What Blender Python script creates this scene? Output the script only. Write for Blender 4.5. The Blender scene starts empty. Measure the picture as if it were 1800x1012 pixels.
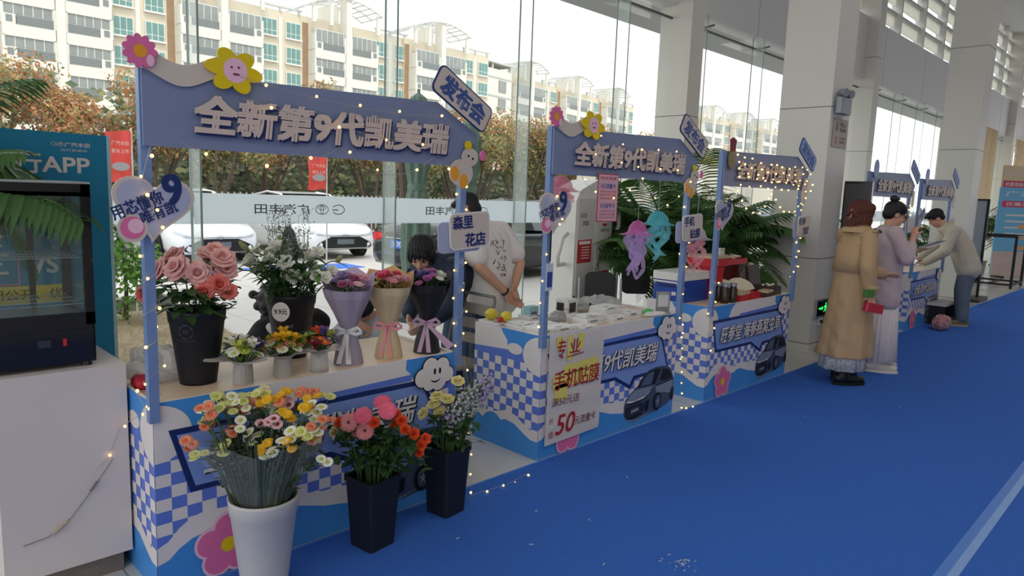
import bpy, math, random
from mathutils import Vector, Matrix
from mathutils.geometry import tessellate_polygon

SC = bpy.context.scene
COL = SC.collection
R = math.radians
PI = math.pi

# ---------------------------------------------------------------- camera, sky, sun, added room fill, exposure
YAW, PITCH, ROLL, FPX = 0.78394, 0.134215, 0.036912, 1222.17
EYE = Vector((0, 0, 1.6))
fwd = Vector((math.cos(YAW)*math.cos(PITCH), math.sin(YAW)*math.cos(PITCH), -math.sin(PITCH)))
rgt = fwd.cross(Vector((0, 0, 1))).normalized()
upv = rgt.cross(fwd)
rg2 = math.cos(ROLL)*rgt + math.sin(ROLL)*upv
up2 = -math.sin(ROLL)*rgt + math.cos(ROLL)*upv
cam = bpy.data.cameras.new('camera')
cam.sensor_fit = 'HORIZONTAL'; cam.sensor_width = 36.0; cam.lens = 36.0*FPX/1800.0
cam.clip_start = 0.05; cam.clip_end = 600
camo = bpy.data.objects.new('camera', cam); COL.objects.link(camo)
m = Matrix((rg2, up2, -fwd)).transposed().to_4x4(); m.translation = EYE
camo.matrix_world = m
SC.camera = camo

SC.view_settings.view_transform = 'Standard'
SC.view_settings.look = 'None'
SC.view_settings.exposure = 0.12
SC.view_settings.gamma = 1.0
SC.view_settings.use_curve_mapping = False

SKY_STRENGTH, SUN_STRENGTH, FILL_WATTS = 1.80, 1.3, 46.0
world = bpy.data.worlds.new('sky'); SC.world = world; world.use_nodes = True
wn = world.node_tree.nodes; wl = world.node_tree.links; wn.clear()
wo = wn.new('ShaderNodeOutputWorld'); wb = wn.new('ShaderNodeBackground')
tc = wn.new('ShaderNodeTexCoord'); sep = wn.new('ShaderNodeSeparateXYZ'); rmp = wn.new('ShaderNodeValToRGB')
nz = wn.new('ShaderNodeTexNoise'); nz.inputs['Scale'].default_value = 1.6
ad = wn.new('ShaderNodeMath'); ad.operation = 'MULTIPLY_ADD'; ad.inputs[1].default_value = 0.12
wl.new(tc.outputs['Generated'], sep.inputs[0]); wl.new(tc.outputs['Generated'], nz.inputs['Vector'])
wl.new(nz.outputs[0], ad.inputs[0]); wl.new(sep.outputs['Z'], ad.inputs[2])
wl.new(ad.outputs[0], rmp.inputs[0])
rmp.color_ramp.elements[0].position = 0.0; rmp.color_ramp.elements[0].color = (0.93, 0.92, 0.90, 1)
rmp.color_ramp.elements[1].position = 0.55; rmp.color_ramp.elements[1].color = (0.86, 0.89, 0.92, 1)
wl.new(rmp.outputs[0], wb.inputs[0]); wb.inputs[1].default_value = SKY_STRENGTH
wl.new(wb.outputs[0], wo.inputs[0])

sl = bpy.data.lights.new('sun', 'SUN'); sl.energy = SUN_STRENGTH; sl.angle = R(12); sl.color = (1.0, 0.95, 0.86)
so = bpy.data.objects.new('sun', sl); COL.objects.link(so)
so.rotation_euler = Vector((0.30, 0.62, -0.85)).to_track_quat('-Z', 'Y').to_euler()

def area(name, loc, sx, sy, watts, col, rot=(0, 0, 0)):
    l = bpy.data.lights.new(name, 'AREA'); l.shape = 'RECTANGLE'; l.size = sx; l.size_y = sy
    l.energy = watts; l.color = col
    o = bpy.data.objects.new(name, l); COL.objects.link(o); o.location = loc; o.rotation_euler = rot
    return o
for i, x in enumerate((-1.5, 4.5, 10.5, 16.5, 22.5)):      # unseen fill lights under the ceiling, added to brighten the hall
    area('ceiling_fill_light', (x, -1.2, 6.55), 3.6, 1.2, FILL_WATTS, (1.0, 0.93, 0.86))

# ---------------------------------------------------------------- materials
MATS = {}
def lin(c):
    return tuple(((v/255.0)/12.92 if v/255.0 <= 0.04045 else ((v/255.0+0.055)/1.055)**2.4) for v in c)
def mat(name, col, rough=0.6, metal=0.0, var=0.06, scale=12.0, bump=0.0, emit=0.0, trans=0.0, coat=0.0, transl=0.0, spec=0.4, bscale=None):
    if name in MATS: return MATS[name]
    M = bpy.data.materials.new(name); M.use_nodes = True
    nt = M.node_tree; n = nt.nodes; l = nt.links
    b = n['Principled BSDF']; out = n['Material Output']
    c = lin(col)
    t = n.new('ShaderNodeTexCoord'); tx = n.new('ShaderNodeTexNoise')
    tx.inputs['Scale'].default_value = scale; tx.inputs['Detail'].default_value = 3.0
    l.new(t.outputs['Object'], tx.inputs['Vector'])
    mx = n.new('ShaderNodeMix'); mx.data_type = 'RGBA'
    mx.inputs['A'].default_value = tuple(v*(1-var) for v in c)+(1,)
    mx.inputs['B'].default_value = tuple(min(1, v*(1+var)) for v in c)+(1,)
    l.new(tx.outputs[0], mx.inputs['Factor']); l.new(mx.outputs['Result'], b.inputs['Base Color'])
    b.inputs['Roughness'].default_value = rough; b.inputs['Metallic'].default_value = metal
    b.inputs['Specular IOR Level'].default_value = spec
    if coat: b.inputs['Coat Weight'].default_value = coat; b.inputs['Coat Roughness'].default_value = 0.05
    if bump:
        bt = n.new('ShaderNodeTexNoise'); bt.inputs['Scale'].default_value = bscale or scale*6; bt.inputs['Detail'].default_value = 4
        l.new(t.outputs['Object'], bt.inputs['Vector'])
        bp = n.new('ShaderNodeBump'); bp.inputs['Strength'].default_value = bump; bp.inputs['Distance'].default_value = 0.01
        l.new(bt.outputs[0], bp.inputs['Height']); l.new(bp.outputs[0], b.inputs['Normal'])
    if emit:
        b.inputs['Emission Color'].default_value = c+(1,); b.inputs['Emission Strength'].default_value = emit
    s = b.outputs[0]
    if transl:
        tl = n.new('ShaderNodeBsdfTranslucent'); l.new(mx.outputs['Result'], tl.inputs[0])
        ms = n.new('ShaderNodeMixShader'); ms.inputs[0].default_value = transl
        l.new(s, ms.inputs[1]); l.new(tl.outputs[0], ms.inputs[2]); s = ms.outputs[0]
    if trans:
        tr = n.new('ShaderNodeBsdfTransparent')
        ms = n.new('ShaderNodeMixShader'); ms.inputs[0].default_value = trans
        l.new(s, ms.inputs[1]); l.new(tr.outputs[0], ms.inputs[2]); s = ms.outputs[0]
    if s is not b.outputs[0]: l.new(s, out.inputs[0])
    MATS[name] = M
    return M
def glassmat(name, tint=(0.97, 1.0, 0.985), refl=0.06, rough=0.0):
    if name in MATS: return MATS[name]
    M = bpy.data.materials.new(name); M.use_nodes = True
    n = M.node_tree.nodes; l = M.node_tree.links; n.clear()
    o = n.new('ShaderNodeOutputMaterial'); t = n.new('ShaderNodeBsdfTransparent'); t.inputs[0].default_value = tint+(1,)
    g = n.new('ShaderNodeBsdfGlossy'); g.inputs['Roughness'].default_value = rough
    lw = n.new('ShaderNodeLayerWeight'); lw.inputs[0].default_value = 0.25
    mu = n.new('ShaderNodeMath'); mu.operation = 'MULTIPLY_ADD'; mu.inputs[1].default_value = 0.35; mu.inputs[2].default_value = refl*0.5
    mx = n.new('ShaderNodeMixShader')
    l.new(lw.outputs['Fresnel'], mu.inputs[0]); l.new(mu.outputs[0], mx.inputs[0])
    l.new(t.outputs[0], mx.inputs[1]); l.new(g.outputs[0], mx.inputs[2]); l.new(mx.outputs[0], o.inputs[0])
    MATS[name] = M; return M
def tilemat(name, col, joint, size, rough, jw=0.004, coat=0.0):
    M = bpy.data.materials.new(name); M.use_nodes = True
    n = M.node_tree.nodes; l = M.node_tree.links; b = n['Principled BSDF']
    t = n.new('ShaderNodeTexCoord'); k = n.new('ShaderNodeTexBrick')
    k.offset = 0.0; k.inputs['Scale'].default_value = 1.0
    k.inputs['Brick Width'].default_value = size; k.inputs['Row Height'].default_value = size
    k.inputs['Mortar Size'].default_value = jw; k.inputs['Bias'].default_value = 0.0
    c = lin(col)
    k.inputs['Color1'].default_value = c+(1,); k.inputs['Color2'].default_value = tuple(v*0.96 for v in c)+(1,); k.inputs['Mortar'].default_value = lin(joint)+(1,)
    l.new(t.outputs['Object'], k.inputs['Vector']); l.new(k.outputs[0], b.inputs['Base Color'])
    b.inputs['Roughness'].default_value = rough; b.inputs['Specular IOR Level'].default_value = 0.5
    return M

# ---------------------------------------------------------------- mesh builder
def frame(d):
    d = Vector(d).normalized()
    a = Vector((0, 0, 1)) if abs(d.z) < 0.95 else Vector((1, 0, 0))
    u = a.cross(d).normalized(); return u, d.cross(u)
class MB:
    def __init__(s): s.v = []; s.f = []; s.m = []; s.M = None
    def add(s, vs, fs, mi=0):
        o = len(s.v)
        if s.M is not None: vs = [tuple(s.M @ Vector(p)) for p in vs]
        s.v.extend([tuple(p) for p in vs]); s.f.extend([tuple(i+o for i in f) for f in fs]); s.m.extend([mi]*len(fs)); return s
    def box(s, x0, x1, y0, y1, z0, z1, mi=0):
        return s.add([(x0,y0,z0),(x1,y0,z0),(x1,y1,z0),(x0,y1,z0),(x0,y0,z1),(x1,y0,z1),(x1,y1,z1),(x0,y1,z1)],
                     [(0,3,2,1),(4,5,6,7),(0,1,5,4),(1,2,6,5),(2,3,7,6),(3,0,4,7)], mi)
    def rbox(s, x0, x1, y0, y1, z0, z1, r, mi=0, n=4):      # box with rounded vertical corners
        pts = []
        for cx, cy, a0 in ((x1-r,y1-r,0),(x0+r,y1-r,90),(x0+r,y0+r,180),(x1-r,y0+r,270)):
            for k in range(n+1): a = R(a0+90*k/n); pts.append((cx+r*math.cos(a), cy+r*math.sin(a)))
        N = len(pts)
        return s.add([(x,y,z0) for x,y in pts]+[(x,y,z1) for x,y in pts],
                     [tuple(range(N-1,-1,-1)), tuple(range(N,2*N))]+[(i,(i+1)%N,(i+1)%N+N,i+N) for i in range(N)], mi)
    def tube(s, pts, r, n=8, mi=0, cap=True):
        pts = [Vector(p) for p in pts]; N = len(pts)
        rs = r if isinstance(r, (list, tuple)) else [r]*N
        vs = []; u = None
        for i, p in enumerate(pts):
            d = (pts[min(i+1, N-1)]-pts[max(i-1, 0)])
            if d.length < 1e-9: d = Vector((0,0,1))
            d.normalize()
            if u is None: u, _ = frame(d)
            u = (u-d*u.dot(d))
            if u.length < 1e-6: u, _ = frame(d)
            u.normalize(); w = d.cross(u)
            for k in range(n): a = 2*PI*k/n; vs.append(p+(u*math.cos(a)+w*math.sin(a))*rs[i])
        fs = [(i*n+k, i*n+(k+1)%n, (i+1)*n+(k+1)%n, (i+1)*n+k) for i in range(N-1) for k in range(n)]
        if cap: fs += [tuple(range(n-1,-1,-1)), tuple((N-1)*n+k for k in range(n))]
        return s.add(vs, fs, mi)
    def cyl(s, p0, p1, r0, r1=None, n=16, mi=0): return s.tube([p0, p1], [r0, r0 if r1 is None else r1], n, mi)
    def bar(s, p0, p1, w, h, mi=0):                          # rectangular bar
        p0, p1 = Vector(p0), Vector(p1); u, v = frame(p1-p0)
        vs = [p+u*a*w/2+v*b*h/2 for p in (p0, p1) for a, b in ((-1,-1),(1,-1),(1,1),(-1,1))]
        return s.add(vs, [(3,2,1,0),(4,5,6,7),(0,1,5,4),(1,2,6,5),(2,3,7,6),(3,0,4,7)], mi)
    def lathe(s, prof, n=20, c=(0,0,0), mi=0, sx=1.0, sy=1.0, wob=None):
        vs = []; N = len(prof)
        for i, (r, z) in enumerate(prof):
            for k in range(n):
                a = 2*PI*k/n; q = r if wob is None else r*(1+wob(i, a))
                vs.append((c[0]+q*math.cos(a)*sx, c[1]+q*math.sin(a)*sy, c[2]+z))
        fs = [(i*n+k, i*n+(k+1)%n, (i+1)*n+(k+1)%n, (i+1)*n+k) for i in range(N-1) for k in range(n)]
        return s.add(vs, fs, mi)
    def disc(s, c, r, n=16, mi=0, d=(0,0,1)):
        u, w = frame(d); c = Vector(c)
        return s.add([c+(u*math.cos(2*PI*k/n)+w*math.sin(2*PI*k/n))*r for k in range(n)], [tuple(range(n))], mi)
    def ball(s, c, r, nu=14, nv=9, mi=0, d=None):
        rx, ry, rz = r if isinstance(r, (list, tuple)) else (r, r, r)
        vs = []
        for j in range(1, nv):
            t = PI*j/nv
            for k in range(nu): a = 2*PI*k/nu; vs.append((rx*math.sin(t)*math.cos(a), ry*math.sin(t)*math.sin(a), rz*math.cos(t)))
        vs += [(0,0,rz),(0,0,-rz)]; T = len(vs)-2
        fs = [(j*nu+k, (j+1)*nu+k, (j+1)*nu+(k+1)%nu, j*nu+(k+1)%nu) for j in range(nv-2) for k in range(nu)]
        fs += [(T, k, (k+1)%nu) for k in range(nu)]+[(T+1, (nv-2)*nu+(k+1)%nu, (nv-2)*nu+k) for k in range(nu)]
        if d is not None:
            q = Vector((0,0,1)).rotation_difference(Vector(d)).to_matrix(); vs = [q @ Vector(p) for p in vs]
        return s.add([Vector(p)+Vector(c) for p in vs], fs, mi)
    def poly(s, pts, fn, mi=0, d0=0.0, d1=None):             # flat or extruded outline; fn(u, v, d) -> xyz
        tri = tessellate_polygon([[Vector((u, v, 0)) for u, v in pts]]); N = len(pts)
        if d1 is None: return s.add([fn(u, v, d0) for u, v in pts], [tuple(t) for t in tri], mi)
        return s.add([fn(u, v, d0) for u, v in pts]+[fn(u, v, d1) for u, v in pts],
                     [tuple(t) for t in tri]+[tuple(i+N for i in reversed(t)) for t in tri]+[(i, (i+1)%N, (i+1)%N+N, i+N) for i in range(N)], mi)
    def build(s, name, mats, parent=None, smooth=False, loc=None):
        me = bpy.data.meshes.new(name)
        me.from_pydata(s.v, [], s.f)
        for M in (mats if isinstance(mats, (list, tuple)) else [mats]): me.materials.append(M)
        if any(s.m): me.polygons.foreach_set('material_index', s.m)
        if smooth: me.polygons.foreach_set('use_smooth', [True]*len(s.f))
        me.update()
        o = bpy.data.objects.new(name, me); COL.objects.link(o)
        if parent is not None: o.parent = parent
        if loc is not None: o.location = loc
        return o
def tag(o, label=None, cat=None, group=None, kind=None):
    if label: o['label'] = label
    if cat: o['category'] = cat
    if group: o['group'] = group
    if kind: o['kind'] = kind
    return o
def thing(name, label, cat, loc=(0,0,0), rz=0.0, group=None):
    o = bpy.data.objects.new(name, None); COL.objects.link(o); o.empty_display_size = 0.1
    o.location = loc; o.rotation_euler = (0, 0, rz); return tag(o, label, cat, group)
def copy_tree(o, parent=None):
    c = o.copy(); COL.objects.link(c)
    if parent is not None: c.parent = parent
    for ch in list(o.children): copy_tree(ch, c)
    return c
def dup(o, loc=None, rz=None, label=None, group=None, rot=None, scale=None):
    c = copy_tree(o)
    if loc is not None: c.location = loc
    if rz is not None: c.rotation_euler = (0, 0, rz)
    if rot is not None: c.rotation_euler = rot
    if scale is not None: c.scale = (scale,)*3
    if label: c['label'] = label
    if group: c['group'] = group
    return c
def struct(o): o['kind'] = 'structure'; return o
def circ(cx, cy, rx, n=24, ry=None, a0=0, a1=360):
    ry = rx if ry is None else ry; full = abs(a1-a0) >= 360
    return [(cx+rx*math.cos(R(a0+(a1-a0)*k/(n if full else n-1))), cy+ry*math.sin(R(a0+(a1-a0)*k/(n if full else n-1)))) for k in range(n)]
def rrect(cx, cy, w, h, r, ang=0.0, n=5):
    p = []
    for sx, sy, a0 in ((1,1,0),(-1,1,90),(-1,-1,180),(1,-1,270)):
        for k in range(n+1):
            a = R(a0+90*k/n); p.append((sx*(w/2-r)+r*math.cos(a), sy*(h/2-r)+r*math.sin(a)))
    ca, sa = math.cos(ang), math.sin(ang)
    return [(cx+x*ca-y*sa, cy+x*sa+y*ca) for x, y in p]
def petals(cx, cy, r, n, pr, res=96):                        # outline of a round flower with n lobes
    return [(cx+q*math.cos(a), cy+q*math.sin(a)) for a, q in ((2*PI*k/res, r+pr*abs(math.cos(n*PI*k/res))) for k in range(res))]
# lettering: outlines from Blender's own built-in font
_T = {}
def glyphs(txt, bold=0.0):
    key = (txt, bold)
    if key in _T: return _T[key]
    cu = bpy.data.curves.new('lettering', 'FONT'); cu.body = txt; cu.size = 1.0; cu.offset = bold; cu.resolution_u = 3
    o = bpy.data.objects.new('lettering', cu); COL.objects.link(o)
    dg = bpy.context.evaluated_depsgraph_get(); dg.update()
    me = o.evaluated_get(dg).to_mesh()
    vs = [(v.co.x, v.co.y) for v in me.vertices]; fs = [tuple(p.vertices) for p in me.polygons]
    o.evaluated_get(dg).to_mesh_clear()
    bpy.data.objects.remove(o); bpy.data.curves.remove(cu)
    xs = [v[0] for v in vs] or [0]; ys = [v[1] for v in vs] or [0]
    _T[key] = (vs, fs, min(xs), max(xs), min(ys), max(ys)); return _T[key]
def text(mb, txt, fn, u0, v0, w, h, d=0.0, bold=0.02, shear=0.0, ang=0.0, mi=0, mirror=False, thick=0.0):
    vs, fs, a, b, c, e = glyphs(txt, 0.0)
    if not fs: return
    ca, sa = math.cos(ang), math.sin(ang)
    bo = bold*h*0.8                      # heavier strokes: the outline laid down several times, slightly shifted
    sh = [(0, 0)] if not bo else [(-bo, -bo*.7), (bo, -bo*.7), (-bo, bo*.7), (bo, bo*.7)]
    for k, (ox, oy) in enumerate(sh):
        P = []
        for x, y in vs:
            x = (x-a)/(b-a)*w+ox; y = (y-c)/(e-c)*h+oy
            if mirror: x = w-x
            x += shear*y; P.append((u0+x*ca-y*sa, v0+x*sa+y*ca))
        mb.add([fn(u, v, d+k*2e-5) for u, v in P], fs, mi)
    if thick:
        ed = {}
        for f in fs:
            for i in range(len(f)):
                k = (f[i], f[(i+1) % len(f)])
                if (k[1], k[0]) in ed: del ed[(k[1], k[0])]
                else: ed[k] = 1
        N = len(P); mb.add([fn(u, v, d) for u, v in P]+[fn(u, v, d-thick) for u, v in P], [(i, j, j+N, i+N) for i, j in ed], mi)
# ---------------------------------------------------------------- large structure of the hall
white_wall = mat('white wall panel', (214, 211, 203), 0.45, var=0.02, scale=2)
grey_wall = mat('grey spandrel panel', (222, 221, 220), 0.55, var=0.03, scale=2)
ceil_m = mat('ceiling paint', (205, 203, 198), 0.8)
dark_gap = mat('panel joint', (95, 93, 90), 0.8)
steel = mat('brushed steel', (165, 168, 170), 0.3, 0.9)
XL, XR, YB, YG = -4.0, 30.0, -9.0, 4.95
f = struct(MB().box(XL, XR, YB, YG+0.15, -0.1, 0.0).build('floor', tilemat('polished floor tile', (206, 205, 202), (150, 149, 147), 0.8, 0.16)))
struct(MB().box(XL, XR, YB, YG+0.3, 7.0, 7.15).build('ceiling', ceil_m))
struct(MB().box(XL, XR, YB-0.15, YB, 0, 7.0).build('wall_back', white_wall))
w = MB(); w.box(XL-.15, XL, YB, YG, 5.4, 7.0); w.box(XL-.15, XL, YB, YG, 0, .12); [w.box(XL-.15, XL, y-.06, y+.06, 0, 5.4) for y in (-8.9, -6.2, -3.4, -.6, 2.2, 4.9)]
struct(w.build('wall_near', white_wall))          # unseen near end, its openings added to bring more daylight into the hall
# far end wall: piers with tall openings so daylight enters from the far end too
w = MB(); w.box(XR, XR+0.2, YB, YG, 4.6, 7.0); w.box(XR, XR+0.2, YB, -7.2, 0, 4.6); w.box(XR, XR+0.2, -2.2, -0.4, 0, 4.6); w.box(XR, XR+0.2, 3.6, YG, 0, 4.6)
struct(w.build('wall_far', white_wall))
# spandrel over the glazing
SP0, SP1 = 3.93, 5.03
w = MB(); w.box(XL, XR, 4.86, 5.12, SP0, SP1)
for k in range(14): w.box(XL+0.6+2.6*k, XL+0.604+2.6*k, 4.858, 4.86, SP0, SP1, 1)
struct(w.build('wall_window', [grey_wall, dark_gap]))
# clerestory lattice above the spandrel
lat = mat('white louvre lattice', (236, 236, 228), 0.6, transl=0.8)
latb = mat('lattice bar', (214, 214, 210), 0.6)
n = 1
for x0 in (XL, 1.55, 7.84, 14.1, 20.4, 26.6):
    x1 = min(x0+6.25, XR); w = MB()
    k = 0
    while x0+1.56*k < x1: w.box(x0+1.56*k, x0+1.56*k+0.07, 4.9, 5.1, SP1, 7.0, 0); k += 1
    for j in range(5):
        z = SP1+0.42*j
        w.box(x0, x1, 4.98, 5.10, z-0.03, z+0.03, 0)
        for q in range(int((x1-x0)/1.56)+1):
            a = x0+1.56*q+0.1; b = min(a+1.43, x1)
            if b > a: w.box(a, b, 5.02, 5.04, z+0.15, z+0.39, 1)
    o = struct(w.build('trim_%d' % n, [latb, lat])); n += 1
# columns: free-standing ones and the half columns on the glass line
def column(x, y0, y1, dx, name):
    w = MB(); w.box(x, x+dx, y0, y1, 0.0, 7.0)
    for z in (0.10, 1.03, 2.62, 4.3): w.box(x-0.002, x+dx+0.002, y0-0.002, y1+0.002, z, z+0.007, 1)
    return struct(w.build(name, [white_wall, dark_gap]))
for k, x in enumerate((7.54, 13.8, 20.05, 26.3)):
    if x < 20: column(x, 2.94, 3.49, 0.52, 'pillar')
    column(x, 4.66, 5.1, 0.29, 'pillar')
# glazing: one pane per bay with its fin, its frosted band and its head rail
pane = glassmat('facade glass')
fin_m = mat('glass fin edge', (214, 228, 220), 0.25, trans=0.74, var=0.02)
fin_e = mat('glass fin polished edge', (150, 168, 160), 0.2, var=0.02)
frost = mat('frosted film', (232, 238, 242), 0.7, trans=0.10, transl=0.8, var=0.02)
ink = mat('grey lettering on glass', (92, 104, 116), 0.6)
rail_m = mat('dark head rail', (98, 98, 98), 0.5)
bf = lambda u, v, d: (u, 4.958-d, v)
def emblem(mb, cx, cz, fn, s=1.0, d=0.004, mi=0):
    def ring(x, z, rx, rz, t):
        o = circ(x, z, rx, 28, rz); i_ = circ(x, z, rx-t, 28, rz-t); N = 28
        mb.add([fn(u, v, d) for u, v in o+i_], [(k, (k+1) % N, (k+1) % N+N, k+N) for k in range(N)], mi)
    ring(cx, cz, 0.058*s, 0.04*s, 0.006*s); ring(cx, cz+0.012*s, 0.036*s, 0.016*s, 0.005*s); ring(cx, cz-0.002*s, 0.015*s, 0.036*s, 0.005*s)
def gmark(mb, cx, cz, fn, s=1.0, d=0.004, mi=0, flip=1):
    a = [(cx+flip*0.058*s*math.cos(R(t)), cz+0.04*s*math.sin(R(t))) for t in range(30, 335, 15)]
    b = [(cx+flip*0.051*s*math.cos(R(t)), cz+0.033*s*math.sin(R(t))) for t in range(30, 335, 15)]; N = len(a)
    mb.add([fn(u, v, d) for u, v in a+b], [(k, k+1, k+1+N, k+N) for k in range(N-1)], mi)
    mb.add([fn(u, v, d) for u, v in ((cx, cz-0.006*s), (cx+flip*0.055*s, cz-0.006*s), (cx+flip*0.055*s, cz+0.002*s), (cx, cz+0.002*s))], [(0, 1, 2, 3)], mi)
FX = [-2.83, -1.28, 0.28, 1.83, 3.40, 4.95, 6.48, 8.12, 9.68, 11.24, 12.80, 14.36, 15.92, 17.48, 19.04, 20.6, 22.16, 23.72, 25.28, 26.84, 28.4]
for i, x in enumerate(FX[:-1]):
    x1 = FX[i+1]
    g = struct(MB().add([(x, 4.96, 0), (x1, 4.96, 0), (x1, 4.96, SP0+0.05), (x, 4.96, SP0+0.05)], [(0, 1, 2, 3)]).build('window_%d' % (i+1), pane))
    fm = MB(); fm.box(x-0.006, x+0.006, 4.79, 4.955, 0.0, SP0, 0); fm.box(x-0.007, x+0.007, 4.785, 4.79, 0.0, SP0, 1); fm.box(x-0.008, x+0.008, 4.955, 4.962, 0.0, SP0, 1)
    fm.build('glass_fin', [fin_m, fin_e], g)
    b = MB().box(x+0.012, x1-0.012, 4.945, 4.955, 1.315, 1.53).build('frosted_band', frost, g)
    t = MB(); fnb = lambda u, v, d: (u, 4.945-d, v)
    text(t, '广汽丰田', fnb, x+0.44, 1.388, 0.44, 0.075, 0.002, 0.022, mirror=True)
    emblem(t, x+0.985, 1.425, fnb, 1.0, 0.002); gmark(t, x+1.13, 1.425, fnb, 1.0, 0.002, flip=-1)
    t.build('lettering', ink, b)
    r = MB().box(x, x1, 4.93, 4.95, 3.775, 3.80); r.bar((x+0.1, 4.94, 3.79), (x+0.1, 4.75, 3.81), 0.02, 0.02); r.build('head_rail', rail_m, g)
# outside canopy above the glass
struct(MB().box(XL-2, XR+5, 5.2, 6.1, 4.02, 4.35).build('trim_20', mat('canopy soffit', (186, 187, 186), 0.7)))
# ---------------------------------------------------------------- carpets
blue = mat('blue needle felt carpet', (60, 108, 196), 0.95, var=0.14, scale=90, bump=0.25, spec=0.1)
c1 = MB().box(XL+0.1, XR-0.5, 0.685, 2.692, 0.0, 0.006).build('carpet_runner', blue)
tag(c1, 'blue felt carpet runner laid along the front of the booths', 'carpet', 'blue carpet runners')
c2 = MB().box(XL+0.1, XR-0.5, -1.9, 0.605, 0.0, 0.006).build('carpet_runner', blue)
tag(c2, 'blue felt carpet runner on the aisle side of the pale tape', 'carpet', 'blue carpet runners')
tp = MB().box(XL+0.1, XR-0.5, 0.605, 0.642, 0.0, 0.0075, 0).box(XL+0.1, XR-0.5, 0.642, 0.685, 0.0, 0.0075, 1)
tag(tp.build('carpet_tape', [mat('pale blue tape', (134, 172, 230), 0.45), mat('blue tape overlap', (84, 134, 216), 0.45)]), 'pale blue tape over the seam between the carpets', 'tape')
et = MB().box(XL+0.1, XR-0.5, 2.692, 2.708, 0.0, 0.005)
tag(et.build('carpet_edge_tape', mat('edge tape', (70, 130, 215), 0.4)), 'bright blue tape along the carpet edge under the booth fronts', 'tape')
lt = MB(); random.seed(5)
def crumb(x, y, s):
    a = random.uniform(0, 6); lt.tube([(x, y, 0.008), (x+s*math.cos(a)*.5, y+s*math.sin(a)*.5, 0.011), (x+s*math.cos(a+.6), y+s*math.sin(a+.6), 0.008)], s*0.11, 4)
for k in range(26): crumb(random.gauss(2.6, 0.035), random.gauss(1.48, 0.035), random.uniform(.006, .02))
for x, y in ((2.63, 2.02), (2.22, 2.04), (2.5, 2.25), (2.35, 1.7), (3.2, 2.2), (2.0, 2.3), (5.2, 2.0), (6.1, 1.6)): crumb(x, y, .018)
tag(lt.build('carpet_litter', mat('white lint', (205, 208, 210), 0.8)), 'scattered white lint and shreds lying on the blue carpet', 'litter', kind='stuff')
# ---------------------------------------------------------------- printed cardboard booths
P_W = mat('white print', (226, 219, 214), 0.5, var=0.015)
P_B = mat('sky blue print', (66, 142, 214), 0.5, var=0.02)
P_P = mat('periwinkle print', (96, 124, 208), 0.5, var=0.02)
P_L = mat('bubble blue print', (126, 154, 214), 0.5, var=0.02)
P_N = mat('navy print', (24, 44, 104), 0.5, var=0.02)
P_PK = mat('pink print', (222, 110, 160), 0.5, var=0.04)
P_PL = mat('pale pink print', (236, 190, 210), 0.5, var=0.02)
P_Y = mat('yellow print', (226, 196, 20), 0.5, var=0.04)
P_O = mat('orange print', (232, 158, 44), 0.5, var=0.04)
P_K = mat('black print', (18, 18, 24), 0.5)
P_CG = mat('grey car print', (128, 140, 164), 0.5, var=0.1, scale=20)
P_CD = mat('dark car print', (66, 78, 104), 0.5, var=0.1)
P_CM = mat('mid car print', (84, 98, 126), 0.5, var=0.1)
P_LG = mat('lilac grey print', (170, 174, 200), 0.5, var=0.02)
P_BE = mat('beige board', (205, 192, 180), 0.55, var=0.02)
BOARD = mat('banner board blue', (122, 134, 166), 0.5, var=0.03, scale=3)
LETTER = mat('raised letter beige', (208, 190, 178), 0.55, var=0.03)
POST = mat('blue painted post', (112, 138, 182), 0.4, var=0.04)
WOOD = mat('pale wood counter top', (226, 200, 172), 0.4, var=0.08, scale=5)
PM = [P_W, P_B, P_P, P_L, P_N, P_PK, P_PL, P_Y, P_K, P_CG, P_CD, P_CM]
BW, BH, BD = 1.49, 0.77, 0.59

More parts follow.
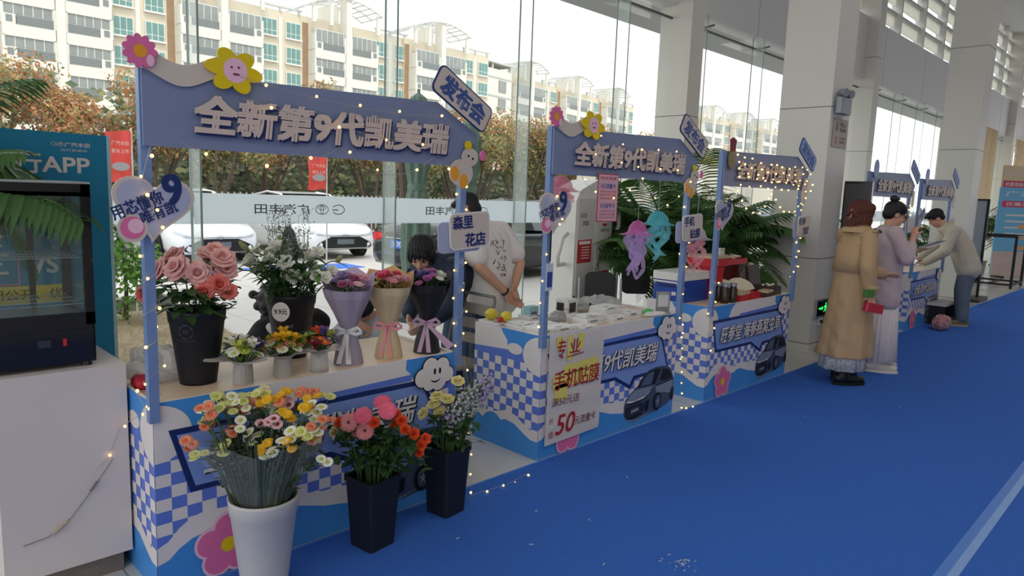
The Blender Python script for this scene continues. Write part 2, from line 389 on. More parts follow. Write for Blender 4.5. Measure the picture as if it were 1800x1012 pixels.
def front_graphics(title):
    w = MB(); w.box(0, BW, 0.0, 0.014, 0.0, BH, 0)
    L = [0]
    def F(u, v, d): return (u, -d, v)
    def lay(p, mi):
        L[0] += 1; w.poly(p, F, mi, 0.0004+0.0003*L[0])
    lay([(0, 0.02), (BW, 0.02), (BW, 0.652), (0, 0.652)], 2)
    lay([(0, 0.652), (BW, 0.652), (BW, BH), (0, BH)], 1)
    # white cloud shapes along the top
    lay([(0, 0.5)]+[(0.14*math.sin(R(a)), 0.645+0.115*math.cos(R(a))) for a in range(0, 181, 12)]+[(0, 0.53)], 0)
    lay([(0.30, 0.64)]+[(0.49-0.17*math.cos(R(a)), 0.64+0.135*math.sin(R(a))) for a in range(0, 75, 8)]+[(0.46, BH), (1.17, BH), (1.165, 0.72), (1.19, 0.70), (1.215, 0.66), (1.22, 0.64)], 0)
    # checker squares
    L[0] += 1
    cw, chh = 0.0576, 0.0497
    for i in range(26):
        for j in range(9):
            if (i+j) % 2 == 0:
                a, b = i*cw, 0.135+j*chh
                if a < BW: w.poly([(a, b), (min(a+cw, BW), b), (min(a+cw, BW), b+chh), (a, b+chh)], F, 0, 0.0004+0.0003*L[0])
    def wave(pts, mi): lay([(0, 0.0)]+[(BW, 0.0)]+[(u, v) for u, v in reversed(pts)], mi)
    wv = [(0, .12), (.04, .13), (.08, .165), (.13, .192), (.19, .203), (.26, .20), (.33, .18), (.40, .168), (.47, .17), (.53, .188), (.59, .19), (.65, .172), (.72, .15), (.79, .138), (.85, .126), (.92, .128), (1.0, .14), (BW, .14)]
    wave([(u, v+0.07+0.02*math.sin(u*9)) for u, v in wv], 0); wave(wv, 1)
    # speech bubble
    o = [(.052, .655), (1.285, .655), (1.405, .352), (.985, .352), (.928, .284), (.745, .378), (.128, .385)]
    i_ = [(.082, .63), (1.268, .63), (1.378, .376), (.962, .376), (.918, .318), (.75, .402), (.148, .408)]
    lay(o, 4); lay(i_, 3)
    lay([(.50, .672), (1.2, .692), (1.2, .66), (.50, .648)], 2)
    # printed car
    lay([(.872, .10), (.868, .17), (.885, .215), (.93, .25), (.99, .275), (1.03, .30), (1.09, .36), (1.15, .388), (1.25, .398), (1.35, .392), (1.42, .37), (1.455, .33), (1.485, .27), (1.488, .17), (1.46, .12), (1.40, .085), (1.30, .07), (1.12, .05), (1.0, .036), (.93, .045)], 10)
    lay([(.89, .19), (.93, .24), (1.0, .268), (1.22, .262), (1.16, .222), (1.10, .2), (.98, .188)], 9)
    lay([(1.02, .28), (1.08, .345), (1.145, .378), (1.25, .385), (1.30, .375), (1.24, .272)], 8)
    lay([(1.05, .285), (1.10, .34), (1.15, .366), (1.22, .37), (1.19, .28)], 11)
    lay([(1.325, .374), (1.40, .36), (1.445, .318), (1.465, .285), (1.36, .28), (1.30, .285)], 8)
    lay([(1.24, .262), (1.47, .278), (1.478, .20), (1.44, .17), (1.36, .19), (1.26, .2)], 9)
    lay([(1.245, .262), (1.47, .278), (1.47, .268), (1.25, .252)], 8)
    lay([(.90, .202), (.99, .19), (1.12, .205), (1.185, .24), (1.13, .196), (1.0, .176), (.895, .19)], 0)
    lay([(.90, .18), (1.10, .19), (1.17, .225), (1.12, .182), (1.0, .168), (.90, .172)], 8)
    lay([(.884, .155), (1.07, .165), (1.115, .14), (1.09, .075), (.96, .06), (.89, .08)], 8)
    for q in range(4): lay([(.89, .142-.017*q), (1.09, .148-.017*q), (1.09, .145-.017*q), (.89, .139-.017*q)], 11)
    lay([(.95, .13), (1.04, .136), (1.04, .112), (.95, .106)], 9)
    lay([(1.12, .16), (1.17, .17), (1.16, .10), (1.12, .085)], 8); lay([(.885, .072), (1.0, .052), (1.14, .07), (1.24, .09), (1.14, .06), (1.0, .042), (.93, .05)], 9)
    lay(circ(1.275, .135, .052, 20, .07), 8); lay(circ(1.28, .135, .036, 16, .052), 10); lay(circ(1.28, .135, .012, 12, .018), 9)
    for q in range(5): a = R(72*q+20); lay([(1.28-.004*math.sin(a), .135+.004*math.cos(a)), (1.28+.03*math.cos(a), .135+.044*math.sin(a)), (1.28+.004*math.sin(a)+.03*math.cos(a), .135-.004*math.cos(a)+.044*math.sin(a)), (1.28+.004*math.sin(a), .135-.004*math.cos(a))], 9)
    lay(circ(1.465, .165, .02, 14, .055), 8)
    # pink flower
    for r, mi in ((.066, 6), (.055, 5)):
        for k in range(5): lay(circ(.27+.075*math.cos(R(90+72*k)), .125+.075*math.sin(R(90+72*k)), r, 16), mi)
    lay(circ(.27, .125, .032, 16), 7)
    # smiling cloud
    blobs = ((1.26, .665, .048), (1.31, .715, .05), (1.385, .712, .045), (1.42, .665, .04), (1.36, .638, .05), (1.30, .632, .038), (1.34, .675, .06))
    for x, y, r in blobs: lay(circ(x, y, r+.006, 18), 8)
    for x, y, r in blobs: lay(circ(x, y, r, 18), 0)
    for x in (1.335, 1.368): lay(circ(x, .69, .008, 12, .017), 8)
    lay([(1.31+.03*(1-math.cos(R(a))), .655-.014*math.sin(R(a))) for a in range(0, 181, 20)]+[(1.31+.03*(1-math.cos(R(a))), .651-.019*math.sin(R(a))) for a in range(180, -1, -20)], 8)
    # title
    d = 0.0004+0.0003*(L[0]+1)
    ws = 1.03 if len(title) < 10 else 1.08
    text(w, title, F, .175, .448, ws, .138, d, 0.03, 0.22, mi=8)
    text(w, title, F, .167, .455, ws, .138, d+.0004, 0.022, 0.22, mi=0)
    return w
def side_graphics(x, sgn):
    w = MB(); w.box(min(x, x-sgn*0.014), max(x, x-sgn*0.014), 0.014, BD, 0, BH, 0)
    L = [0]
    def F(u, v, d): return (x+sgn*d, 0.0+u, v)
    def lay(p, mi): L[0] += 1; w.poly(p, F, mi, 0.0004+0.0003*L[0])
    lay([(0, .02), (BD, .02), (BD, .655), (0, .655)], 2); lay([(0, .655), (BD, .655), (BD, BH), (0, BH)], 1)
    lay([(0, .5)]+[(.15*math.sin(R(a)), .64+.12*math.cos(R(a))) for a in range(0, 181, 12)], 0)
    lay([(.28, .64), (.29, .70), (.33, .74), (.35, BH), (BD, BH), (BD, .62)], 0); lay(circ(.22, .655, .065, 18, .035), 0)
    L[0] += 1; cw, chh = .056, .0497
    for i in range(11):
        for j in range(9):
            if (i+j) % 2 == 0:
                a, b = i*cw, .135+j*chh
                if i % 2 and j == 8: continue
                w.poly([(a, b), (min(a+cw, BD), b), (min(a+cw, BD), b+chh), (a, b+chh)], F, 0, 0.0004+0.0003*L[0])
    wv = [(0, .115), (.06, .115), (.12, .14), (.2, .18), (.28, .19), (.36, .165), (.43, .145), (.5, .16), (BD, .2)]
    lay([(0, 0), (BD, 0)]+[(u, v+.06) for u, v in reversed(wv)], 0); lay([(0, 0), (BD, 0)]+list(reversed(wv)), 1)
    lay(circ(.40, .11, .10, 20), 1)
    return w
def cutout(pts, mats, parent, name, y=-0.03, th=0.006, rim=None, fill=None, extra=(), label=None):
    """flat board cut to an outline, with printed shapes on its face"""
    w = MB(); F = lambda u, v, d: (u, y-d, v)
    w.poly(pts, F, 0, 0.0, th)
    k = 1
    for p, mi in extra: w.poly(p, F, mi, th+0.0006*k); k += 1
    return w, F, th+0.0006*k
def booth(x0, label, title='全新第9代凯美瑞', style='flower', sign=(), y0=2.725, group='printed booths along the window wall'):
    t = thing('market_booth', label, 'booth', (x0, y0, 0), 0, group)
    front_graphics(title).build('front_panel', PM, t)
    side_graphics(0.0, -1).build('side_panel', PM, t); side_graphics(BW, 1).build('side_panel', PM, t)
    MB().box(0.014, BW-0.014, 0.014, BD, 0.735, 0.757).build('counter_top', WOOD, t)
    MB().box(0.014, BW-0.014, BD-0.014, BD, 0.0, 0.735).build('back_panel', P_W, t)
    for px, top in ((0.0, 1.99), (BW, 1.78)): MB().box(px-0.018, px+0.018, -0.024, 0.012, 0.70, top).build('post', POST, t)
    # sign board with raised letters
    w = MB(); F = lambda u, v, d: (u, -0.026-d, v)
    w.poly([(-0.012, 1.722), (1.452, 1.728), (1.565, 1.885), (1.30, 2.022), (-0.012, 1.985)], F, 0, 0.0, 0.012)
    sb = w.build('sign_board', BOARD, t)
    w = MB(); text(w, '全新第9代凯美瑞', F, .163, 1.775, 1.19, .135, 0.026, 0.07, 0.10, mi=1, thick=.012); text(w, '全新第9代凯美瑞', F, .155, 1.783, 1.19, .135, 0.03, 0.066, 0.10, mi=0)
    w.build('raised_lettering', [LETTER, P_N], sb)
    # arrow shaped plate
    ang = R(-28.6); y = -0.06
    w, F2, dd = cutout(rrect(1.437, 2.048, .385, .143, .03, ang), None, t, 'x', y, .008, extra=[(rrect(1.437, 2.048, .372, .13, .026, ang), 1)])
    ca, sa = math.cos(ang), math.sin(ang)
    text(w, '发布会', F2, 1.437-.148*ca+.048*sa, 2.048-.148*sa-.048*ca, .30, .096, dd, 0.07, 0.0, ang, mi=2)
    w.build('tilted_plate', [P_N, P_BE if style == 'flower' else P_L, mat('plate blue', (58, 82, 142), 0.5)], t)
    if style == 'flower':
        # white ribbon wave, pink flower, yellow flower
        up = []; lo = []
        for k in range(25):
            u = -.02+.32*k/24; c = 2.008+.028*math.cos(2*PI*(u+.02)/.34+.55)
            up.append((u, c+.036)); lo.append((u, c-.040))
        w, _, _ = cutout(up+lo[::-1], None, t, 'x', -0.04, .008); w.build('wave_cutout', P_BE, t)
        w, F2, dd = cutout(petals(-.02, 2.04, .046, 11, .012), None, t, 'x', -0.052, .008, extra=[(circ(-.02, 2.04, .022, 20), 1), (circ(.012, 2.012, .013, 12, .02), 2)])
        w.build('pink_flower_cutout', [P_PK, P_O, P_PL], t)
        w, F2, dd = cutout([(.306+(u-.306)*1.12+(v-2.02)*.12, 2.02+(v-2.02)*.86-(u-.306)*.12) for u, v in petals(.306, 2.02, .062, 6, .036)], None, t, 'x', -0.054, .008, extra=[(circ(.31, 2.022, .046, 20), 1), (circ(.295, 2.032, .005, 8), 2), (circ(.322, 2.034, .005, 8), 2), (circ(.312, 2.008, .014, 12, .004), 2)])
        w.build('yellow_flower_cutout', [P_Y, P_PL, mat('print maroon', (120, 50, 70), 0.5)], t)
        # pale cutout with coloured dots on the right post
        b = circ(1.50, 1.775, .052, 20, .045); c = circ(1.445, 1.695, .075, 20, .068)
        w = MB(); F3 = lambda u, v, d: (u, -0.05-d, v)
        w.poly(c, F3, 0, 0, .008); w.poly(b, F3, 0, 0.0005, .0085)
        for (px, pz, rx, rz, mi) in ((1.485, 1.832, .02, .022, 1), (1.585, 1.787, .018, .026, 2), (1.40, 1.69, .027, .036, 3), (1.458, 1.655, .027, .036, 3), (1.487, 1.78, .006, .006, 4), (1.515, 1.768, .006, .006, 4)):
            w.poly(circ(px, pz, rx, 14, rz), F3, mi, 0.001, .0105)
        w.build('spotted_cutout', [P_BE, P_Y, P_PK, P_O, P_K], t)
    elif style == 'hand':
        w = MB(); F3 = lambda u, v, d: (u, -0.05-d, v)
        w.poly(circ(.06, 1.93, .05, 18, .085), F3, 0, 0, .008)
        for k in range(4): w.poly(rrect(.03+.022*k, 2.03+(.01 if k in (1, 2) else 0), .018, .1, .008, R(8-5*k)), F3, 1, 0.001, .009)
        w.build('hand_cutout', [mat('olive print', (120, 110, 80), 0.5), mat('maroon print', (120, 30, 50), 0.5)], t)
        w = MB(); w.poly(circ(1.45, 1.70, .05, 18, .1), F3, 0, 0, .008); w.poly(circ(1.47, 1.8, .045, 18, .04), F3, 0, .0005, .0085); w.build('figure_cutout', P_BE, t)
    else:
        w, F2, dd = cutout(circ(.06, 2.02, .075, 26, .10), None, t, 'x', -0.05, .008, extra=[(circ(.06, 2.02, .06, 24, .085), 1), (circ(.06, 1.99, .03, 18, .04), 2)])
        w.build('oval_cutout', [P_LG, P_L, P_LG], t)
        w, F2, dd = cutout(rrect(1.47, 1.72, .08, .2, .03), None, t, 'x', -0.05, .008, extra=[(circ(1.47, 1.75, .02, 12), 1)]); w.build('figure_cutout', [P_BE, P_PL], t)
    # heart sign on the left post
    hp = []
    for k in range(48):
        a = 2*PI*k/48; hx = 16*math.sin(a)**3; hy = 13*math.cos(a)-5*math.cos(2*a)-2*math.cos(3*a)-math.cos(4*a)
        hp.append((hx/16*.138, hy/16*.128))
    ca, sa = math.cos(R(-4)), math.sin(R(-4))
    H = lambda s: [(.012+(x*ca-y*sa)*s, 1.515+(x*sa+y*ca)*s) for x, y in hp]
    ex = [(H(.9), 1), (circ(-.062, 1.432, .05, 20), 0), (circ(-.062, 1.434, .04, 20), 2), (circ(-.052, 1.44, .026, 18), 3)]
    w, F2, dd = cutout(H(1.0), None, t, 'x', -0.045, .008, extra=ex)
    text(w, '用芯懂你', F2, -.118, 1.458, .178, .05, dd, 0.03, 0, R(22), mi=4)
    text(w, '唯有凯', F2, -.025, 1.445, .128, .046, dd, 0.03, 0, R(22), mi=4)
    text(w, '9', F2, .055, 1.515, .058, .105, dd, 0.06, 0, R(10), mi=4)
    w.build('heart_sign', [P_BE, P_LG, P_PK, P_PL, P_N], t)
    # two-layer sign on the right post
    w, F2, dd = cutout(rrect(1.455, 1.375, .28, .155, .03, R(2)), None, t, 'x', -0.04, .006); w.build('sign_backing', P_LG, t)
    w, F2, dd = cutout(rrect(1.515, 1.408, .27, .185, .03, R(4)), None, t, 'x', -0.05, .008, extra=[(rrect(1.515, 1.408, .256, .171, .026, R(4)), 1)])
    if sign:
        text(w, sign[0], F2, 1.40, 1.412, .13, .066, dd, 0.06, 0, R(4), mi=2)
        text(w, sign[1], F2, 1.485, 1.326, .135, .066, dd, 0.06, 0, R(4), mi=2)
    w.build('name_sign', [P_W, P_BE, P_N], t)
    return t
B1 = booth(0.845, 'blue printed booth nearest the camera with flower bouquets on its counter', sign=('森里', '花店'))
B2 = booth(3.0, 'blue printed booth covered in phone film boxes with handwritten paper on front', sign=('手机', '贴膜'))
B3 = booth(4.96, 'blue printed booth carrying red gift boxes and a shell, before the palms', '旺参堂 海参燕窝虫草', 'hand', ('旺参', '堂'))
B4 = booth(8.2, 'blue printed booth behind the two standing women, oval cutout on top', style='oval', group='printed booths along the window wall')
B5 = booth(10.12, 'farthest blue printed booth, the one the man in beige leans over', style='oval')
# ---------------------------------------------------------------- flowers, buckets, bouquets
G_ST = mat('flower stem', (70, 98, 52), 0.6, var=0.15, scale=30)
G_LF = mat('dark leaf', (60, 94, 48), 0.55, var=0.25, scale=30, transl=0.25)
G_LF2 = mat('fresh leaf', (96, 140, 58), 0.5, var=0.25, scale=30, transl=0.35)
def fl(name, c, t=0.25): return mat(name, c, 0.6, var=0.14, scale=40, transl=t)
ROSE_P, ROSE_C, WHITE_F, CREAM_F = fl('pink rose petal', (252, 192, 186)), fl('coral rose petal', (244, 134, 122)), fl('white petal', (248, 245, 228)), fl('cream petal', (236, 226, 160))
YEL_F, SAL_F, ORG_F, PNK_F, LIL_F, VIO_F, RED_F = fl('yellow petal', (236, 186, 40)), fl('salmon petal', (230, 148, 112)), fl('orange red petal', (236, 92, 48)), fl('pale pink petal', (240, 192, 200)), fl('lilac petal', (186, 164, 206)), fl('violet petal', (96, 84, 150)), fl('dark red petal', (140, 30, 50))
LIME, HOTP, DKC = fl('lime centre', (196, 204, 90)), fl('hot pink petal', (240, 110, 140)), fl('brown centre', (120, 60, 50))
def petal(mb, c, ax, u, w, h0, h1, curl, mi, n=3):
    """one cupped petal: c base, ax axis, u outward; w width, h0..h1 rise, curl outward lean"""
    v = ax.cross(u); P = []
    for i in range(n+1):
        t = i/n; wd = w*(0.45+0.75*math.sin(PI*min(1, .18+t*.72))); out = curl[0]+(curl[1]-curl[0])*t*t; hh = h0+(h1-h0)*(t if curl[1] < .03 else math.sin(t*PI*.55))
        for k in (-1, 0, 1):
            P.append(c+u*(out-(abs(k)*wd*.28))+v*k*wd*.5+ax*(hh-abs(k)*.1*w*t))
    mb.add(P, [(i*3+k, i*3+k+1, (i+1)*3+k+1, (i+1)*3+k) for i in range(n) for k in (0, 1)], mi)
def rose(r, ax=(0,0,1), c=(0,0,0), mb=None, mi=0, rows=((3, .12, .62, .1), (4, .3, .78, .32), (5, .5, .8, .62), (6, .62, .62, .95), (6, .6, .42, 1.15)), rnd=random):
    mb = mb or MB(); ax = Vector(ax).normalized(); u0, w0 = frame(ax); c = Vector(c)
    mb.ball(c+ax*r*.35, (r*.34, r*.34, r*.42), 8, 6, mi, d=ax)
    for j, (n, w, h, out) in enumerate(rows):
        for k in range(n):
            a = 2*PI*(k+.37*j)/n+rnd.uniform(-.15, .15)
            u = u0*math.cos(a)+w0*math.sin(a)
            petal(mb, c, ax, u, r*(.5+.22*j), 0, r*(h+.25)*rnd.uniform(.93, 1.07), (r*.18+r*.02*j, r*out*rnd.uniform(.92, 1.05)), mi)
    return mb
def daisy(r, ax=(0,0,1), c=(0,0,0), n=14, mb=None, mi=0, mc=1, cr=.36, layers=1, dome=.18):
    mb = mb or MB(); ax = Vector(ax).normalized(); u0, w0 = frame(ax); c = Vector(c)
    for L in range(layers):
        q = r*(1-.22*L)
        for k in range(n):
            a = 2*PI*(k+.5*L)/n; u = u0*math.cos(a)+w0*math.sin(a); v = ax.cross(u); w = PI*q/n*.95
            p0 = c+u*r*cr*.7+ax*(L*.1*r); p1 = c+u*q*.75+ax*(dome*r+L*.12*r); p2 = c+u*q+ax*(dome*.6*r+L*.16*r)
            mb.add([p0-v*w*.5, p0+v*w*.5, p1+v*w*.95, p2+v*w*.45, p2-v*w*.45, p1-v*w*.95], [(0, 1, 2, 5), (5, 2, 3, 4)], mi)
    mb.ball(c+ax*r*.06, (r*cr, r*cr, r*cr*.55), 10, 6, mc, d=ax); return mb
def leafblade(mb, p, d, L, w, droop=.25, mi=0, fold=.15, n=4):
    p = Vector(p); d = Vector(d).normalized(); s = d.cross(Vector((0, 0, 1)))
    if s.length < .05: s = Vector((1, 0, 0))
    s.normalize(); up = s.cross(d); P = []
    for i in range(n+1):
        t = i/n; q = p+d*L*t+Vector((0, 0, -droop*L*t*t)); ww = w*math.sin(PI*min(.98, .06+t*.94))**.8*.5
        P += [q-s*ww+up*fold*ww, q, q+s*ww+up*fold*ww]
    mb.add(P, [(i*3+k, i*3+k+1, (i+1)*3+k+1, (i+1)*3+k) for i in range(n) for k in (0, 1)], mi)
def curve3(a, b, c, n=7):
    a, b, c = Vector(a), Vector(b), Vector(c)
    return [a*(1-t)**2+b*2*t*(1-t)+c*t*t for t in (i/(n-1) for i in range(n))]
# image-plane directions on the ground: right across the view, and away from the camera
RT = Vector((0.708, -0.706, 0)); AW = Vector((0.706, 0.708, 0))
def bucket(name, label, base, h, rb, rt, m, group, square=False, extra=None):
    t = thing(name, label, 'bucket', base, 0, group)
    w = MB()
    if square:
        def ring(r, z): return [(x, y, z) for x, y in rrect(0, 0, 2*r, 2*r, r*.22, R(8))]
        P = ring(rb, 0)+ring(rt, h)+ring(rt*1.05, h)+ring(rt*1.05, h-.025)+ring(rt*.93, h)+ring(rb*.9, .02)
        N = len(P)//6; fs = [tuple(range(N-1, -1, -1)), tuple(range(5*N, 6*N))]
        for a, b in ((0, 1), (3, 2), (2, 4), (4, 5), (1, 3)):
            fs += [(a*N+k, a*N+(k+1) % N, b*N+(k+1) % N, b*N+k) for k in range(N)]
        w.add(P, fs)
    else:
        w.lathe([(0, .001), (rb*.98, 0), (rb, .012), (rt*.97, h*.84), (rt, h*.85), (rt*1.03, h-.012), (rt*1.05, h), (rt*.97, h), (rt*.95, h-.02), (rb*.9, .02), (0, .02)], 28)
    w.build('body', m, t, smooth=not square)
    MB().disc((0, 0, h*.8), rt*.88, 20).build('water', mat('dark water', (20, 26, 24), 0.15), t)
    return t
BLK = mat('black plastic bucket', (24, 26, 34), 0.5, var=0.05)
WHB = mat('white enamel bucket', (196, 192, 186), 0.5, var=0.03)
SILVER = mat('printed silver', (70, 74, 84), 0.5)
def view_face(r0, base_z):     # maps flat print onto the camera side of a bucket
    return None
ZC = 0.757
# --- counter of the first booth
bA = bucket('flower_bucket', 'tall black bucket of pink roses at the left end of the nearest counter', (1.11, 2.98, ZC), .315, .075, .112, BLK, None)
w = MB()
def wrapfn(rb, rt, h):
    def F(u, v, d):            # u along the arc, v height, facing the camera
        r = rb+(rt-rb)*v/h+.0015+d; a = math.atan2(-AW.y, -AW.x)+u/r; return (r*math.cos(a), r*math.sin(a), v)
    return F
Fb = wrapfn(.0755, .1125, .315)
p = circ(-.0, .235, .03, 26); q = circ(-.0, .235, .026, 26); w.add([Fb(u, v, .001) for u, v in p+q], [(k, (k+1) % 26, (k+1) % 26+26, k+26) for k in range(26) if k % 4])
text(w, 'GF', Fb, -.012, .228, .024, .014, .001, .02); text(w, 'FLOWER', Fb, -.035, .193, .07, .008, .001, .0)
w.build('printed_logo', SILVER, bA)
bB = bucket('flower_bucket', 'black bucket with a round 9.9 price tag, full of white flowers', (1.64, 3.18, ZC), .315, .075, .118, BLK, None)
Fb = wrapfn(.0755, .1185, .315)
w = MB(); text(w, 's of', Fb, .0, .16, .04, .018, .001, .01); text(w, 'rn', Fb, .0, .118, .026, .014, .001, .01); w.build('printed_words', mat('white print on black', (150, 152, 158), .5), bB)
tagm = thing('price_tag', 'round white 9.9 yuan price tag clipped before the white flower bucket', 'price tag', (1.50, 3.05, ZC))
w = MB(); FT = lambda u, v, d: (RT.x*u-AW.x*d, RT.y*u-AW.y*d, v)
w.poly(circ(.02, .255, .042, 24, .046), FT, 0, 0, .002); text(w, '9.9元', FT, -.01, .243, .06, .026, .003, .03, mi=1); w.build('tag_disc', [P_W, P_K], tagm)
MB().tube([(RT.x*.0, RT.y*.0, .001), (RT.x*.01, RT.y*.01, .12), (RT.x*.018, RT.y*.018, .215)], .0015, 5).build('tag_stick', BLK, tagm)
rose_m = [ROSE_P, ROSE_C]
def stemmed(name, label, cat, base, mouth, tip, bloom, bm, group, leaves=3, lm=None, ll=.07, lw=.035, head=None, sr=.0028, smooth=True):
    """one cut flower: stem, bloom and leaves under an Empty at its foot"""
    base, mouth, tip = Vector(base), Vector(mouth), Vector(tip)
    t = thing(name, label, cat, base, 0, group)
    pts = [Vector((0, 0, 0))]+[p-base for p in curve3(mouth, mouth+(mouth-base)*.35+(tip-mouth)*.25+Vector((0, 0, .02)), tip, 6)]
    MB().tube(pts, sr, 5).build('stem', G_ST, t)
    if bloom:
        d = (pts[-1]-pts[-2]).normalized()
        if head is not None: d = (d*.5+Vector(head)).normalized()
        bloom(d, pts[-1]).build('bloom', bm, t, smooth=smooth)
    lv = MB()
    for k in range(leaves):
        i = random.randint(2, len(pts)-2); a = random.uniform(0, 2*PI)
        leafblade(lv, pts[i], (math.cos(a), math.sin(a), random.uniform(-.2, .7)), ll*random.uniform(.7, 1.2), lw*random.uniform(.8, 1.2), .3)
    if leaves: lv.build('leaves', lm or G_LF, t)
    return t
random.seed(11)
def at(c, lat, dep, z): v = Vector(c)+RT*lat+AW*dep; return Vector((v.x, v.y, z))
cA = (1.11, 2.98, ZC)
for k, (lt_, z, dp, r, coral) in enumerate(((-.178, 1.165, -.05, .038, 1), (-.115, 1.255, -.05, .052, 0), (-.085, 1.30, .02, .052, 0), (-.028, 1.268, -.07, .056, 0), (.035, 1.255, -.06, .052, 0), (.03, 1.31, .06, .048, 0), (.075, 1.325, .02, .052, 0), (.118, 1.305, -.02, .052, 0), (.112, 1.262, .0, .052, 0), (.068, 1.19, -.07, .04, 1), (.115, 1.215, -.05, .042, 1), (.145, 1.185, -.03, .036, 1), (-.06, 1.24, .08, .04, 0))):
    stemmed('rose', 'coral pink rose in the black bucket at the left' if coral else 'soft pink rose in the black bucket at the left', 'rose', at(cA, lt_*.2, dp*.3, ZC+.022), at(cA, lt_*.42, dp*.6, ZC+.33), at(cA, lt_, dp, z-.03),
            lambda d, p, r=r: rose(r, d, p), [ROSE_C if coral else ROSE_P], 'coral roses in the left bucket' if coral else 'soft pink roses in the left bucket', 5, head=-AW*.55+Vector((0, 0, .5)), ll=.08, lw=.05)
fol = MB()
for k in range(150):
    a = random.uniform(0, 2*PI); rr = random.uniform(.02, .13); z = 1.07+random.uniform(-.005, .125)
    leafblade(fol, at(cA, rr*math.cos(a)*1.15, rr*math.sin(a), z), (math.cos(a)+random.uniform(-.5, .5), math.sin(a), random.uniform(-.3, .6)), random.uniform(.045, .085), random.uniform(.028, .045))
tag(fol.build('rose_foliage', G_LF), 'dark green rose leaves crowding the mouth of the left bucket', 'foliage', kind='stuff')
cB = (1.64, 3.18, ZC)
for k in range(34):
    lt_ = random.uniform(-.22, .25); dp = random.uniform(-.14, .1); z = 1.10+random.uniform(.03, .24)*(1-abs(lt_)*.9)
    bud = k % 3 == 2
    def bl(d, p, bud=bud):
        if bud:
            m = MB(); m.ball(Vector(p)+Vector(d)*.016, (.013, .013, .026), 8, 6, 0, d=d); return m
        return rose(random.uniform(.034, .046), d, p, rows=((4, .3, .7, .35), (5, .5, .8, .75), (5, .6, .7, 1.0)))
    stemmed('lisianthus', 'greenish white bud in the bucket with the price tag' if bud else 'white lisianthus in the bucket with the price tag', 'flower', at(cB, lt_*.15, dp*.2, ZC+.022), at(cB, lt_*.4, dp*.6, ZC+.33), at(cB, lt_, dp, z), bl,
            [mat('green white bud', (170, 172, 120), .6, var=.1, transl=.2) if bud else WHITE_F], 'white buds in the second bucket' if bud else 'white lisianthus in the second bucket', 5, G_LF if k % 2 else G_LF2, .11, .028, head=-AW*.35+Vector((0, 0, .6)))
fol = MB()
for k in range(190):
    a = random.uniform(0, 2*PI); rr = random.uniform(.0, .13); z = 1.07+random.uniform(-.01, .15)
    leafblade(fol, at(cB, rr*math.cos(a), rr*math.sin(a), z), (math.cos(a)*.7, math.sin(a)*.7, random.uniform(-.2, 1.0)), random.uniform(.05, .10), random.uniform(.015, .03))
tag(fol.build('lisianthus_foliage', G_LF), 'dense green leaves below the white flowers in the second bucket', 'foliage', kind='stuff')
gyp = MB()
for k in range(26):
    l0 = random.uniform(-.14, .08); b0 = at(cB, l0*.75, .05+.03*math.sin(k), 1.10); tp_ = at(cB, l0, .06, random.uniform(1.36, 1.47)); pts = curve3(b0, (b0+tp_)/2+RT*.01, tp_, 5); gyp.tube(pts, .001, 4, 0)
    for q in range(12):
        s = pts[random.randint(2, 4)]; e = s+Vector((random.uniform(-.03, .03), random.uniform(-.03, .03), random.uniform(0, .04))); gyp.tube([s, e], .0007, 3, 0); gyp.ball(e, .0035, 5, 4, 1 if q % 3 else 2)
tag(gyp.build('filler_sprays', [mat('grey green twig', (120, 136, 96), .7), fl('grey green bud', (120, 124, 110)), WHITE_F]), 'airy grey-green filler sprays rising behind the white flowers', 'flower sprays', kind='stuff')
# --- three little posies in paper and tulle
def wrapcone(r0, rw, r1, h0, h, wob, seed, sx=1.0):
    rn = random.Random(seed); ph = [rn.uniform(0, 6.28) for _ in range(4)]
    def W(i, a): return wob*i/5*(.5*math.sin(5*a+ph[0])+.3*math.sin(3*a+ph[1])+.3*math.sin(9*a+ph[2]))
    m = MB(); m.lathe([(r0, 0), (r0*.86, h0*.4), (rw, h0), (r1*.62, h0+(h-h0)*.45), (r1*.92, h0+(h-h0)*.8), (r1, h)], 40, wob=W)
    return m
PAPER = mat('grey white tissue', (205, 200, 196), .7, var=.05, transl=.3); TULLE = mat('white tulle', (220, 216, 214), .7, trans=.35, transl=.3); CLEAR = mat('clear cellophane', (225, 228, 232), .15, trans=.9)
def posy(base, label, cols, wrapm, flare, seed):
    t = thing('posy', label, 'posy', base, seed*1.3, 'small posies along the counter edge'); rn = random.Random(seed)
    MB().lathe([(0, 0), (.036, 0), (.034, .05), (.03, .075)], 16).build('cup', wrapm, t)
    def W(i, a): return .22*math.sin(4*a+seed)+.12*math.sin(7*a)
    w = MB(); w.lathe([(.03, .07), (.05, .085), (flare, .098)], 36, wob=lambda i, a: W(i, a) if i == 2 else 0); w.build('collar', wrapm, t)
    for k in range(24):
        a = k*2.4; r = .066*math.sqrt(k/24); p = Vector((r*math.cos(a), r*math.sin(a), .108+.042*(1-(r/.066)**2)+rn.uniform(-.008, .008))); d = Vector((math.cos(a)*r*9, math.sin(a)*r*9, 1)); c = cols[k % len(cols)]
        MB().tube([(0, 0, .05), p], .002, 4).build('stem', G_ST, t)
        (daisy(.022, d, p, 12) if k % 3 else rose(.027, d, p, rows=((4, .3, .7, .4), (5, .5, .8, .9)))).build('blossom', [c, LIME], t)
    lv = MB()
    for k in range(46): a = rn.uniform(0, 6.28); leafblade(lv, (.035*math.cos(a), .035*math.sin(a), .095+rn.uniform(0, .05)), (math.cos(a), math.sin(a), rn.uniform(0, 1)), .045, .02)
    lv.build('leaves', G_LF2, t); t.scale = (1.2, 1.2, 1.2); return t
